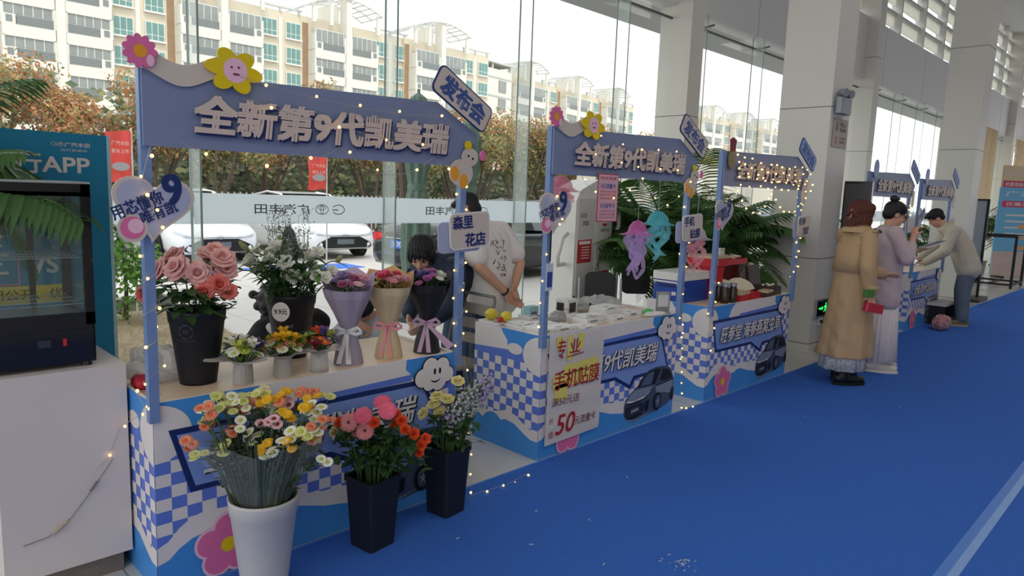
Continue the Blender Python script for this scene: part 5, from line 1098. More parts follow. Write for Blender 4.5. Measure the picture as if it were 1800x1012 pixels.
# ---------------------------------------------------------------- parked cars
from mathutils.bvhtree import BVHTree
def decal(pts, bv, sx, off=.006, lv=3):
    """a panel shaped to the bodywork: outline in (y, z) laid onto the nose (sx=1) or tail (sx=-1)"""
    tri = [[Vector((0,)+tuple(pts[i])) for i in t] for t in tessellate_polygon([[Vector((u, v, 0)) for u, v in pts]])]
    for _ in range(lv): tri = [q for a, b, c in tri for q in ((a, (a+b)/2, (a+c)/2), ((a+b)/2, b, (b+c)/2), ((a+c)/2, (b+c)/2, c), ((a+b)/2, (b+c)/2, (a+c)/2))]
    m = MB()
    for t in tri:
        P = []
        for p in t:
            h = bv.ray_cast(Vector((4*sx, p.y, p.z)), Vector((-sx, 0, 0))); P.append((h[0]+Vector((sx*off, 0, 0))) if h[0] is not None else None)
        if None not in P: m.add(P, [(0, 1, 2)])
    return m
CG = mat('car window', (24, 30, 36), .08, spec=.8); TYRE = mat('tyre rubber', (26, 26, 28), .8); RIM = mat('alloy rim', (150, 152, 156), .3, .8); LAMP = mat('clear headlamp', (176, 184, 192), .15, spec=.8); TAIL = mat('red tail lamp', (196, 30, 40), .2); GRL = mat('black grille', (22, 24, 28), .4)
def car(label, loc, rz, paint, group, front=True):
    t = thing('parked_car', label, 'car', loc, rz, group); w = MB(); st_ = []
    for x, zb, zt, hw in ((-2.28, .42, .78, .70), (-2.24, .30, .98, .82), (-2.05, .24, 1.05, .88), (-1.5, .22, 1.04, .91), (-.6, .2, .98, .92), (.5, .2, .95, .92), (1.2, .2, .92, .91), (1.8, .22, .84, .89), (2.12, .22, .74, .84), (2.27, .24, .66, .74), (2.32, .30, .56, .62)):
        st_.append([(x, s*hw*a, zb+(zt-zb)*b) for s, a, b in ((-1, .0, 0), (-1, .9, 0), (-1, .985, .18), (-1, 1, .5), (-1, .97, .8), (-1, .86, .97), (-1, .0, 1.03), (1, .86, .97), (1, .97, .8), (1, 1, .5), (1, .985, .18), (1, .9, 0))])
    n = 12; w.add([p for s in st_ for p in s], [(i*n+k, i*n+(k+1) % n, (i+1)*n+(k+1) % n, (i+1)*n+k) for i in range(len(st_)-1) for k in range(n)]+[tuple(range(n-1, -1, -1)), tuple((len(st_)-1)*n+k for k in range(n))]); w.build('body', paint, t, smooth=True)
    g = MB(); cs = []
    for x, z0, z1, w0, w1 in ((-1.95, 1.0, 1.03, .78, .7), (-1.25, .99, 1.36, .84, .62), (-.3, .95, 1.46, .86, .66), (.35, .93, 1.42, .86, .64), (1.35, .90, .94, .82, .72)):
        cs.append([(x, -w0, z0), (x, -w1, z1), (x, 0, z1+.02), (x, w1, z1), (x, w0, z0)])
    g.add([p for s in cs for p in s], [(i*5+k, i*5+k+1, (i+1)*5+k+1, (i+1)*5+k) for i in range(4) for k in range(4)], 0); g.build('windows', CG, t)
    r = MB(); r.add([(x, s*w1, z+.012) for x, z, w1 in ((-1.35, 1.33, .63), (-.3, 1.47, .66), (.40, 1.425, .63)) for s in (-1, 0, 1)], [(i*3+k, i*3+k+1, (i+1)*3+k+1, (i+1)*3+k) for i in range(2) for k in range(2)])
    for s in (-1, 1): r.tube([(-1.95, s*.72, 1.03), (-1.3, s*.63, 1.35), (-.3, s*.66, 1.47), (.4, s*.64, 1.42), (1.35, s*.74, .94)], .03, 6)
    r.build('roof', paint, t, smooth=True)
    for x in (-1.4, 1.4):
        for s in (-1, 1):
            wh = MB(); wh.lathe([(.22, -.1), (.32, -.1), (.335, -.06), (.335, .06), (.32, .1), (.22, .1)], 26); wh.M = None; q = MB(); q.M = Matrix.Translation((x, s*.85, .335)) @ Matrix.Rotation(R(90), 4, 'X'); q.add(wh.v, wh.f); wo_ = q.build('wheel', TYRE, t, smooth=True)
            q = MB(); q.M = Matrix.Translation((x, s*.85, .335)) @ Matrix.Rotation(R(90), 4, 'X'); q.disc((0, 0, -s*.06), .22, 22, 1); [q.bar((0, 0, -s*.085), (.215*math.cos(R(72*k)), .215*math.sin(R(72*k)), -s*.085), .045, .03) for k in range(5)]; q.build('rim', [RIM, TYRE], wo_)
            a = MB(); a.M = Matrix.Translation((x, s*.915, .335)) @ Matrix.Rotation(R(90), 4, 'X'); a.disc((0, 0, 0), .375, 26); a.build('wheel_arch', GRL, t)
        for s in (-1, 1): pass
    bdy = [c for c in t.children if c.name.startswith('body')][0]; bv = BVHTree.FromPolygons([v.co.copy() for v in bdy.data.vertices], [tuple(p.vertices) for p in bdy.data.polygons])
    if front:
        decal([(-.36, .53), (.36, .53), (.64, .40), (.70, .31), (.60, .27), (-.60, .27), (-.70, .31), (-.64, .40)], bv, 1, .008).build('grille', GRL, t)
        decal([(-.55, .245), (.55, .245), (.5, .225), (-.5, .225)], bv, 1, .008, 2).build('lower_intake', GRL, t)
        decal([(-.42, .565), (.42, .565), (.42, .55), (-.42, .55)], bv, 1, .01, 3).build('chrome_strip', silver, t)
        for s in (-1, 1): decal([(s*.36, .575), (s*.60, .60), (s*.80, .68), (s*.83, .64), (s*.66, .56), (s*.38, .55)], bv, 1, .01, 3).build('headlamp', LAMP, t)
        decal(circ(0, .56, .065, 16, .042), bv, 1, .016, 1).build('emblem', silver, t)
        pl = MB(); pl.box(2.325, 2.335, -.21, .21, .36, .47); pl.build('number_plate', mat('grey plate', (96, 104, 112), .4), t)
    else:
        for s in (-1, 1): decal([(s*.40, .84), (s*.76, .86), (s*.80, .74), (s*.70, .70), (s*.44, .76)], bv, -1, .012, 3).build('tail_lamp', TAIL, t)
        decal([(-.66, .46), (.66, .46), (.6, .34), (-.6, .34)], bv, -1, .012, 3).build('rear_bumper_insert', GRL, t)
        pl = MB(); pl.box(-2.315, -2.29, -.22, .22, .60, .74, 0); text(pl, 'Y·702', lambda u, v, d: (-2.3155-d, -u, v), -.17, .63, .34, .085, 0, .03, mi=1); pl.build('number_plate', [mat('blue plate', (60, 110, 200), .4), P_W], t)
        decal([(-.4, .785), (.4, .785), (.4, .765), (-.4, .765)], bv, -1, .012, 3).build('chrome_strip', silver, t)
    for s in (-1, 1): mi_ = MB(); mi_.ball((.95, s*.98, 1.0), (.08, .11, .08), 10, 7); mi_.build('mirror', paint, t, smooth=True)
    return t
WP = mat('white car paint', (226, 228, 230), .25, coat=.6, var=.0); BP = mat('black car paint', (34, 38, 44), .2, coat=.6, var=.0); GP = mat('dark grey car paint', (70, 76, 82), .25, coat=.6, var=.0)
car('white sedan facing the glass behind the pink roses', (5.62, 16.1, -.02), R(-90), WP, None); car('white sedan facing the glass behind the lilac bouquet', (8.52, 16.1, -.02), R(-92), WP, None)
car('black sedan outside seen from the rear with blue plate', (9.5, 10.15, -.02), R(3), BP, None, False); car('dark grey car parked beyond the man in the white shirt', (13.8, 13.3, -.02), R(6), GP, None, False)
car('white car outside seen from behind next to the magenta jellyfish', (17.2, 10.6, -.02), R(4), WP, None, False); car('white car at the far left edge behind the green shrub', (3.05, 16.3, -.02), R(-90), WP, None)
# ---------------------------------------------------------------- apartment blocks
BWL = mat('cream render', (206, 196, 176), .8, var=.03, scale=.3); BWH = mat('white render', (214, 211, 202), .8, var=.02, scale=.3); BST = mat('brown stone strip', (150, 124, 98), .9, var=.25, scale=1.5); BGL = mat('green tinted window', (104, 142, 138), .25, var=.25, scale=.6); BGL2 = mat('grey balcony window', (136, 140, 138), .25, var=.25, scale=.8); BRL = mat('grey balcony glass', (124, 130, 130), .4, var=.2); BFR = mat('white window frame', (218, 218, 212), .6); PG = mat('pale pergola steel', (190, 192, 188), .6)
def win_mesh(wd, h, cols, gl, low):
    m = MB(); m.box(0, wd, -.05, .08, 0, h, 0); N = cols
    for k in range(N):
        a = .07+k*(wd-.07)/N; b = a+(wd-.07)/N-.07
        m.box(a, b, -.07, -.05, low+.07, h-.07, 1)
        if low: m.box(a, b, -.07, -.05, .07, low, 1)
    return m
def block():
    t = thing('apartment_block', 'pale apartment block with curved roof pergola beyond the autumn trees', 'building', (0, 0, 0), 0, 'apartment blocks beyond the trees')
    w = MB(); w.box(-5.2, 9.3, 0, 10, -.1, 19.9); w.box(-5.2, 9.3, 0, .3, 19.9, 20.6); w.build('wall', BWL, t)
    w = MB(); w.box(-5.15, -4.45, -.03, 0, 0, 19.9); w.build('stone_strip', BST, t)
    MB().box(-.35, .35, -1.5, 0, 0, 23.2).build('balcony_column', BWH, t)
    me = None
    for fl_ in range(6):
        z = 17.8-2.7*fl_
        for x0, x1, cols in ((-4.3, -.4, 4), (.4, 4.1, 4)):
            b = MB(); b.box(x0, x1, -1.35, 0, z-1.75, z-.75); b.box(x0-.05, x0+.15, -1.35, 0, z-.75, z+1.0); b.box(x1-.15, x1+.05, -1.35, 0, z-.75, z+1.0)
            s = (x0, x0+1.0) if x0 < 0 else (x1-1.0, x1); b.box(s[0], s[1], -1.36, -1.2, z-.75, z+.05); bo = b.build('balcony', BWH, t)
            g = MB(); g.box(s[0]+.3, s[1]-.25, -1.4, -1.36, z-.6, z-.05); g.box(*((x0+1.05, x1-.1) if x0 < 0 else (x0+.1, x1-1.05)), -1.34, -1.3, z-.75, z+.0); [g.box(*((x0+1.05, x1-.1) if x0 < 0 else (x0+.1, x1-1.05)), -1.37, -1.34, z-.75+.18*q, z-.72+.18*q) for q in range(5)]; g.build('railing', BRL, bo)
            m = MB(); q = win_mesh(x1-x0-.3, 1.5, 5, None, 0); m.M = Matrix.Translation((x0+.15, -1.15, z+.0)); m.add(q.v, q.f); m.m = q.m; m.build('balcony_window', [BFR, BGL2], t)
        for x in (4.5, 7.3):
            m = MB(); q = win_mesh(1.75, 1.75, 3, None, .5); m.M = Matrix.Translation((x, -.12, z)); m.add(q.v, q.f); m.m = q.m; m.box(-.1, 1.85, -.3, .05, -.14, 0); wo_ = m.build('window', [BFR, BGL], t)
    MB().box(6.5, 6.9, -.06, 0, 0, 19.9).build('wall_panel', BWH, t)
    w = MB(); P = []
    for k in range(13):
        x = -5.8+k*.85; z = 23.1-1.3*((x)/4.6)**2*.9+(.0 if abs(x) < 5 else 0); w.box(x-.06, x+.06, -1.8, 3.0, z-.08, z+.06); P.append((x, z))
    for y in (-1.6, .6, 2.8):
        for (a, b), (c, d) in zip(P, P[1:]): w.bar((a, y, b), (c, y, d), .14, .14)
    w.build('roof_pergola', PG, t)
    for x, z in ((-4.4, 21.9), (4.1, 22.1), (-2.2, 22.6)): MB().box(x-.18, x+.18, -1.4, -1.05, 19.9, z).build('pergola_post', BWH, t)
    MB().box(-1.6, -.3, .3, 3, 19.9, 22.6).build('stair_tower', BWH, t)
    w = MB(); w.box(4.4, 9.3, -.2, .1, 20.9, 21.1); [w.box(x, x+.25, -.15, .1, 20.5, 20.95) for x in (4.6, 6.6, 8.8)]; w.build('roof_beam', PG, t)
    return t
bp_ = block(); first = True
lay_ = [((p, 75.0), 0) for p in (1.9, 16.4, 30.9, 45.4)]+[((59.2, 74.6), 0)]
d9 = R(9); lay_ += [((69+s*math.cos(d9), 80.5+s*math.sin(d9)), 9) for s in (16.0, 31.0, 46.0)]+[((p, 84.0), 0) for p in (146, 160.5, 175, 189.5)]
order = ['at the left edge', 'behind the pink flower cutout', 'behind the yellow flower cutout', 'above the first sign board', 'above the tilted plate of the first booth', 'nearest of the rear row', 'second of the rear row', 'last of the rear row before the column', 'first beyond the slim column', 'second beyond the slim column', 'third beyond the slim column', 'fourth beyond the slim column']
for k, ((x, y), a) in enumerate(lay_):
    o = bp_ if k == 0 else dup(bp_); o.location = (x, y, 0); o.rotation_euler = (0, 0, R(a)); o['label'] = 'pale apartment block '+order[k]
w = thing('gable_building', 'plain white gable end of the rear apartment row', 'building', (70.5, 80.0, 0), R(9)); MB().box(0, 9.6, 0, 9, 0, 20.6).build('wall', BWH, w); MB().box(6.2, 8.0, -.15, 0, 17.3, 19.0).build('window', BGL2, w); MB().box(6.2, 8.0, -.15, 0, 14.6, 16.3).build('window', BGL2, w); x = MB(); x.box(-.2, 9.8, -.3, 9.2, 21.4, 21.65); [x.box(a, a+.3, 0, .3, 20.6, 21.4) for a in (0, 4.5, 9)]; x.build('roof_beam', PG, w); y_ = MB(); y_.box(0, 9.6, -.12, 0, 19.3, 19.5); y_.box(0, 9.6, -.12, 0, 16.5, 16.7); y_.build('band', PG, w)
t = thing('gatehouse', 'low beige building with a bright white sign outside', 'building', (20.5, 13.2, 0)); MB().box(0, 9, 0, 4, 0, 2.9).build('wall', mat('beige wall', (206, 200, 188), .8), t); MB().box(.6, 2.2, -.06, 0, 1.7, 2.6).build('white_sign', mat('lit white sign', (246, 246, 240), .5), t)
# ---------------------------------------------------------------- palms inside the hall
PLF = mat('palm leaflet', (82, 120, 66), .45, var=.25, scale=8, transl=.3); PLS = mat('palm stalk', (96, 120, 66), .5); POT = mat('white pot', (206, 202, 196), .4)
def frond(L, seed, droop=.55):
    rs = random.Random(seed); m = MB(); pts = [Vector((L*.75*t+.02*math.sin(t*4), 0, L*(.95*t-droop*t*t*1.25))) for t in (k/14 for k in range(15))]
    m.tube(pts, [.009*(1-.8*k/14) for k in range(15)], 5, 1)
    for k in range(4, 15):
        for h_ in (0, .5):
            if k == 14 and h_: continue
            p = pts[k].lerp(pts[min(14, k+1)], h_); d = (pts[min(14, k+1)]-pts[k-1]).normalized(); q = (k+h_)/14; l = L*.34*math.sin(PI*min(.97, .18+q*.75))**.7
            for s in (-1, 1):
                dd = (d*.55+Vector((0, s, .12))).normalized(); leafblade(m, p, dd, l*rs.uniform(.85, 1.1), .03, .45, 0, .2, 3)
    return m.build('frond', [PLF, PLS])
FR = [frond(1.0, s, dr) for s, dr in ((1, .5), (2, .7), (3, .35))]
nf = [0]
def palm(loc, n, size, label, z0=.45, lean=(18, 62), azr=(0, 360), pot=True, group=None, seed=1):
    rs = random.Random(seed); t = thing('potted_palm', label, 'palm', loc, 0, group)
    for k in range(n):
        src = FR[k % 3]; c = src if nf[0] < 3 and k < 3 else src.copy()
        if c is not src: COL.objects.link(c)
        else: nf[0] += 1
        c.parent = t; az = R(azr[0]+(azr[1]-azr[0])*((k*.618) % 1)); tilt = R(-rs.uniform(*lean)+35); sc_ = size*rs.uniform(.75, 1.1)
        c.location = (.05*math.cos(az), .05*math.sin(az), z0+rs.uniform(-.1, .3)*size); c.rotation_euler = (rs.uniform(-.2, .2), tilt, az); c.scale = (sc_, sc_, sc_)
    if pot: MB().lathe([(0, 0), (.16, 0), (.2, .3), (.21, .32), (.18, .32), (.17, .28), (0, .28)], 24).build('pot', POT, t, smooth=False)
    b = MB(); [b.tube([(.06*math.cos(k), .06*math.sin(k), .25), (.05*math.cos(k), .05*math.sin(k), z0+.2*size)], .016, 6) for k in range(6)]; b.build('stems', PLS, t); return t
palm((6.35, 3.98, 0), 66, 1.3, 'big potted palm behind the third booth, left of two', .68, seed=3)
palm((7.0, 4.05, 0), 60, 1.22, 'big potted palm before the slim column, right of two', .7, seed=5)
palm((0.06, 3.53, 0), 9, .92, 'palm leaning in at the left edge over the showcase', 1.40, (5, 62), (-40, 40), False, seed=8)
palm((10.0, 4.0, 0), 34, 1.15, 'potted palm between the two far booths', .5, seed=9); palm((11.9, 4.1, 0), 30, 1.1, 'potted palm behind the farthest booth', .5, seed=12); palm((15.9, 4.0, 0), 36, 1.1, 'potted palm behind the black framed sign stand', .5, seed=15); palm((21.6, 4.25, 0), 26, 1.5, 'large palm above the blue standing poster', .7, seed=18); palm((8.75, 3.95, 0), 14, 1.1, 'potted palm behind the display screen', .5, seed=21)
# ---------------------------------------------------------------- people
SKIN = mat('skin', (206, 158, 132), .55, var=.04); LIP = mat('lips', (168, 92, 84), .5); HAIR_B = mat('black hair', (24, 20, 22), .45, var=.2, scale=60, bump=.3); HAIR_R = mat('auburn hair', (92, 44, 32), .45, var=.3, scale=50, bump=.3); EYE_W = mat('eye white', (220, 214, 208), .3); EYE_D = mat('dark iris', (30, 22, 20), .2)
from mathutils.bvhtree import BVHTree
def bvh(o): return BVHTree.FromPolygons([v.co.copy() for v in o.data.vertices], [tuple(p.vertices) for p in o.data.polygons])
def V(*a): return Vector(a)
def cap(m, a, ra, b, rb, n=14):
    m.ball(a, ra, n, 8); m.ball(b, rb, n, 8); m.tube([a, b], [ra, rb], n)
def chain(m, pts, rs):
    for (a, b), (r, s) in zip(zip(pts, pts[1:]), zip(rs, rs[1:])): cap(m, a, r, b, s)
def ell(m, c, r, q=None):
    k = MB(); k.ball((0, 0, 0), tuple(r), 18, 12)
    k.v = [tuple((q @ Vector(p) if q is not None else Vector(p))+Vector(c)) for p in k.v]; m.add(k.v, k.f)
def fuse(m, name, mt, parent, voxel=.008, it=4, fn=None):
    """grow one continuous skin over the overlapping forms"""
    o = m.build('form', mt); r = o.modifiers.new('r', 'REMESH'); r.mode = 'VOXEL'; r.voxel_size = voxel
    s = o.modifiers.new('s', 'SMOOTH'); s.iterations = it; s.factor = .5
    dg = bpy.context.evaluated_depsgraph_get(); dg.update(); me = bpy.data.meshes.new_from_object(o.evaluated_get(dg))
    if fn:
        for v in me.vertices: v.co = fn(v.co.copy())
    bpy.data.objects.remove(o); me.name = name; me.materials.clear(); me.materials.append(mt) if not isinstance(mt, list) else [me.materials.append(q) for q in mt]
    me.polygons.foreach_set('use_smooth', [True]*len(me.polygons)); c = bpy.data.objects.new(name, me); COL.objects.link(c); c.parent = parent; return c
def hand(m, wr, d, pn, curl=.5, spread=.12, side=1, s=1.0):
    """palm, four unequal bent fingers and a thumb from the side of the palm; d points along the hand, pn out of the palm"""
    d = d.normalized(); pn = (pn-d*pn.dot(d)).normalized(); w = d.cross(pn)*side
    for t in (-.024, -.008, .008, .024): cap(m, wr+d*.012*s+w*t*.6*s, .014*s, wr+d*.085*s+w*t*s, .0115*s, 8)
    for k, (t, L) in enumerate(((-.027, .075), (-.009, .088), (.009, .084), (.027, .064))):
        p = wr+d*.09*s+w*t*s; dirv = (d+w*t*spread*25*.3).normalized(); a = 0
        for j, fr in enumerate((.45, .32, .23)):
            a += curl*(.55, .75, .5)[j]*(1+.12*k); q = p+(dirv*math.cos(a)+pn*math.sin(a))*L*fr*s; cap(m, p, (.0092-.0008*j)*s, q, (.0086-.0009*j)*s, 8); p = q
    p = wr+d*.028*s-w*.03*s; q = p+(d*.55-w*.6+pn*.35).normalized()*.038*s; e = q+(d*.85-w*.1+pn*.45).normalized()*.032*s; cap(m, wr+d*.015*s-w*.012*s, .013*s, p, .012*s, 8); cap(m, p, .0115*s, q, .010*s, 8); cap(m, q, .0098*s, e, .0082*s, 8)
def person(label, loc, rz, J, group=None, s=1.0, skin=None):
    """one continuous body from its joints (x forward, y left, z up); returns root and head frame"""
    skin = skin or SKIN
    t = thing('person', label, 'person', loc, R(rz), group); m = MB(); h = V(*J['head']); n = V(*J['neck']); ch = V(*J['chest']); pe = V(*J['pelvis'])
    hy = Matrix.Rotation(R(J.get('turn', 0)), 3, 'Z') @ Matrix.Rotation(R(J.get('nod', 0)), 3, 'Y') @ Matrix.Rotation(R(J.get('roll', 0)), 3, 'X')
    P = lambda x, y, z: h+hy @ (V(x, y, z)*s)
    ell(m, P(-.012, 0, .03), V(.096, .076, .092)*s, hy); ell(m, P(.022, 0, -.035), V(.066, .058, .078)*s, hy); ell(m, P(.045, 0, -.078), V(.036, .036, .032)*s, hy)
    cap(m, P(.082, 0, .012), .008*s, P(.102, 0, -.022), .0125*s, 8); cap(m, P(.09, -.012, -.027), .007*s, P(.09, .012, -.027), .007*s, 8); cap(m, P(.076, -.018, -.053), .007*s, P(.076, .018, -.053), .007*s, 8)
    for y in (-1, 1): ell(m, P(-.005, y*.077, -.008), V(.017, .009, .03)*s, hy); ell(m, P(.06, y*.036, -.025), V(.022, .022, .022)*s, hy); cap(m, P(.083, y*.014, .03), .008*s, P(.07, y*.05, .03), .007*s, 8)
    cap(m, P(-.02, 0, -.06), .052*s, n, .056*s); up = (ch-pe).normalized(); side = V(0, 1, 0)
    for y in (-.06, .06): chain(m, [n+side*y*.5*s-up*.02*s, ch+side*y*s, (ch+pe)/2+side*y*.85*s, pe+side*y*1.1*s], [.06*s, .105*s, .09*s, .11*s])
    for k in 'LR':
        sh, el, wr = V(*J['sh'+k]), V(*J['el'+k]), V(*J['wr'+k]); chain(m, [n+(sh-n)*.4-up*.02, sh, (sh+el)/2, el, el+(wr-el)*.3, wr], [.05*s, .056*s, .045*s, .037*s, .039*s, .026*s])
        hd, pn, cu = J.get('hand'+k, (wr-el, (0, 1 if k == 'R' else -1, 0), .5)); hand(m, wr, V(*hd), V(*pn), cu, side=1 if k == 'R' else -1, s=s)
        if 'hip'+k in J:
            hp, kn, an = V(*J['hip'+k]), V(*J['kn'+k]), V(*J['an'+k]); chain(m, [hp, (hp+kn)/2, kn, kn+(an-kn)*.35, an], [.09*s, .078*s, .058*s, .056*s, .038*s]); td = V(*J.get('toe'+k, (1, 0, 0))).normalized(); chain(m, [an-td*.04-V(0, 0, .045), an+td*.07-V(0, 0, .045), an+td*.16-V(0, 0, .055)], [.034, .036, .024])
    fuse(m, 'body', skin, t, .0075)
    for y in (-1, 1):
        e = MB(); ell(e, P(.0785, y*.031, .006), V(.006, .0125, .0035)*s, hy); e.build('eye', EYE_D, t, smooth=True)
        b = MB(); b.tube([P(.088, y*.016, .032), P(.084, y*.034, .038), P(.068, y*.052, .032)], .003*s, 5); b.build('eyebrow', HAIR_B, t)
    l = MB(); ell(l, P(.083, 0, -.055), V(.006, .021, .005)*s, hy); l.build('mouth', LIP, t, smooth=True)
    return t, P, hy
def sleeves(m, J, a=.072, b=.06, c=.05, cuff=1.0, n=None):
    for k in 'LR':
        sh, el, wr = V(*J['sh'+k]), V(*J['el'+k]), V(*J['wr'+k]); e = el+(wr-el)*max(0, cuff) if cuff > 0 else sh+(el-sh)*(1+cuff)
        nk = V(*J['neck'])
        if cuff > 0: chain(m, [nk+(sh-nk)*.35-V(0, 0, .035), sh, (sh+el)/2, el, e], [a*.95, a, (a+b)/2, b, c])
        else: chain(m, [nk+(sh-nk)*.35-V(0, 0, .035), sh, e], [a*.95, a, b])
def torso(m, J, r0=.12, r1=.115, r2=.13, low=None, w=.075, top=.06):
    n, ch, pe = V(*J['neck']), V(*J['chest']), V(*J['pelvis']); up = (ch-pe).normalized(); lo = pe-up*.05 if low is None else V(*low)
    for y in (-w, 0, w): chain(m, [n-up*top+V(0, y*.7, 0), ch+V(0, y, 0), (ch+pe)/2+V(0, y*.9, 0), lo+V(0, y*1.05, 0)], [r0*.7, r0, r1, r2])
def skirtcone(m, c0, r0, c1, r1, n=28, wav=.0, k=9):
    P = []
    for c, r, wv in ((c0, r0, 0), ((V(*c0)+V(*c1))/2, [(a+b)/2 for a, b in zip(r0, r1)], wav*.5), (c1, r1, wav)):
        for i in range(n): a = 2*PI*i/n; q = 1+wv*math.sin(k*a); P.append((c[0]+r[0]*q*math.cos(a), c[1]+r[1]*q*math.sin(a), c[2]))
    m.add(P, [(j*n+i, j*n+(i+1) % n, (j+1)*n+(i+1) % n, (j+1)*n+i) for j in range(2) for i in range(n)]+[tuple(range(n-1, -1, -1)), tuple(2*n+i for i in range(n))])
def strands(c, amp, n):
    def fn(p): q = p-c; a = math.atan2(q.y, q.x); r = amp*(math.sin(n*a+4*math.sin(q.z*18))+.6*math.sin(n*1.7*a-3*q.z*10)); return p+Vector((q.x, q.y, q.z*.3)).normalized()*r
    return fn
def wrinkle(amp, f=38):
    def fn(p): d = amp*(math.sin(p.z*f+p.x*21+math.sin(p.y*30))*.6+math.sin(p.z*f*1.9-p.y*33+p.x*17)*.4); return Vector((p.x*(1+d*3), p.y*(1+d*3), p.z))
    return fn
def shoe(t, an, td, m, sole, name='shoe', hi=.10):
    an = V(*an); td = V(*td).normalized(); w = MB(); chain(w, [an-td*.05+V(0, 0, -.03), an+td*.06+V(0, 0, -.035), an+td*.165+V(0, 0, -.045)], [.046, .045, .036]); chain(w, [an-td*.01+V(0, 0, -.02), an+V(0, 0, hi)], [.05, .052])
    o = fuse(w, name, m, t, .008, 3, lambda p: Vector((p.x, p.y, max(p.z, .012)))); s = MB(); pts = []; sd = V(-td.y, td.x, 0)
    for k in range(20): a = 2*PI*k/20; pts.append((an+td*(.055+.155*math.cos(a))+sd*(.047*math.sin(a)*(1 if math.cos(a) < .3 else 1.05))))
    s.add([(p.x, p.y, .0) for p in pts]+[(p.x, p.y, .026) for p in pts], [tuple(range(20)), tuple(range(39, 19, -1))]+[(i, (i+1) % 20, (i+1) % 20+20, i+20) for i in range(20)]); s.build('sole', sole, o)
CZ = .006
# --- woman in the tan trench coat
TR = mat('tan trench cloth', (182, 152, 116), .75, var=.06, scale=8, bump=.7, bscale=9); TRD = mat('dark button', (40, 32, 28), .4); LEO = mat('black and white print skirt', (214, 208, 204), .8, var=.98, scale=40)
J1 = dict(head=(.02, 0, 1.52), neck=(-.01, 0, 1.40), chest=(-.01, 0, 1.24), pelvis=(0, 0, .90), turn=0, nod=10, shL=(-.01, .165, 1.34), elL=(.08, .20, 1.09), wrL=(.34, .05, .985), handL=((1, -.05, -.02), (0, -.5, -.6), .18), shR=(-.01, -.165, 1.34), elR=(-.07, -.25, 1.08), wrR=(-.02, -.25, .85), handR=((.3, 0, -.95), (.3, 1, .1), .95), hipL=(0, .09, .88), knL=(.02, .09, .48), anL=(.03, .10, .09), hipR=(0, -.09, .88), knR=(-.03, -.1, .48), anR=(-.09, -.11, .09), toeL=(1, .15, 0), toeR=(1, -.1, 0))
t, P, hy = person('woman in a tan trench coat with auburn hair, in profile, arm out', (6.60, 2.23, CZ), -33, J1)
m = MB(); torso(m, J1, .108, .105, .115, w=.065); sleeves(m, J1, .07, .068, .056, .92); skirtcone(m, (0, 0, 1.08), (.15, .175), (-.03, 0, .25), (.235, .225), wav=.07, k=7); fuse(m, 'trench_coat', TR, t, .0095, 4, wrinkle(.006, 22))
m = MB(); m.lathe([(.066, 1.36), (.075, 1.415), (.085, 1.44), (.125, 1.395), (.13, 1.37)], 26, (-.01, 0, 0), 0, 1, 1.1); m.build('collar', TR, t, smooth=True)
m = MB(); skirtcone(m, (-.028, 0, 1.27), (.122, .165), (-.035, 0, 1.02), (.148, .19), 40, .03, 5); m.bar((-.03, -.20, 1.385), (.04, -.21, 1.385), .05, .012); m.build('back_cape', TR, t, smooth=True)
for k, (x, y, z) in enumerate(((.128, .07, 1.22), (.14, .08, 1.06), (.128, -.06, 1.22), (.14, -.07, 1.06), (.02, -.215, 1.388))): MB().cyl((x, y, z), (x+.02, y-(.02 if k == 4 else 0), z), .013, n=12).build('button', TRD, t)
m = MB(); m.lathe([(.066, .0), (.07, .02), (.066, .04)], 20); m.v = [tuple(V(-.022, -.25, .885)+Matrix.Rotation(R(12), 3, 'Y') @ V(*p)) for p in m.v]; m.build('cuff_strap', TR, t)
m = MB(); skirtcone(m, (-.02, 0, .45), (.17, .18), (-.04, 0, .13), (.19, .19), 60, .08, 10); m.build('print_skirt', LEO, t, smooth=True)
for k in 'LR': shoe(t, J1['an'+k], J1['toe'+k], mat('black boot leather', (22, 21, 22), .45), mat('black boot sole', (16, 16, 16), .8), 'boot', .16)
m = MB(); ell(m, P(-.022, 0, .04), V(.112, .096, .098), hy); ell(m, P(-.06, 0, -.05), V(.075, .092, .10), hy); [ell(m, P(-.01, y*.072, -.06), V(.064, .026, .105), hy) for y in (-1, 1)]; ell(m, P(-.05, 0, -.10), V(.072, .088, .075), hy); ell(m, P(.035, 0, .075), V(.06, .074, .046), hy); ell(m, P(-.10, -.03, .0), V(.05, .05, .06), hy); [cap(m, P(-.12, -.04+.01*k, 0), .012, P(-.17-.01*k, -.07+.015*k, .005-.02*k), .006, 6) for k in range(4)]; fuse(m, 'hair', HAIR_R, t, .006, 2, strands(P(0, 0, 0), .005, 30))
m = MB(); [m.bar(P(-.145, -.05, -.01+.022*k-.03), P(-.135, -.015, -.01+.022*k-.03), .012, .016) for k in range(3)]; m.bar(P(-.15, -.04, -.06), P(-.148, -.045, .03), .012, .01); m.build('hair_claw', mat('tortoise claw clip', (150, 120, 90), .3, var=.5, scale=60), t)
hb = thing('red_package', 'small red and green package held low by the woman in the trench coat', 'package', (6.60, 2.23, CZ), R(-33)); m = MB(); m.M = Matrix.Translation((.02, -.26, .735)) @ Matrix.Rotation(R(10), 4, 'Y'); m.rbox(-.09, .09, -.03, .03, -.05, .03, .02, 0); m.build('pack', mat('red glossy pack', (176, 44, 60), .3, var=.3, scale=40), hb); m = MB(); m.M = Matrix.Translation((-.075, -.30, .86)); m.rbox(-.05, .05, -.02, .02, -.035, .035, .015); m.build('green_tag', mat('green glossy pack', (70, 120, 50), .3, var=.4, scale=40), hb)
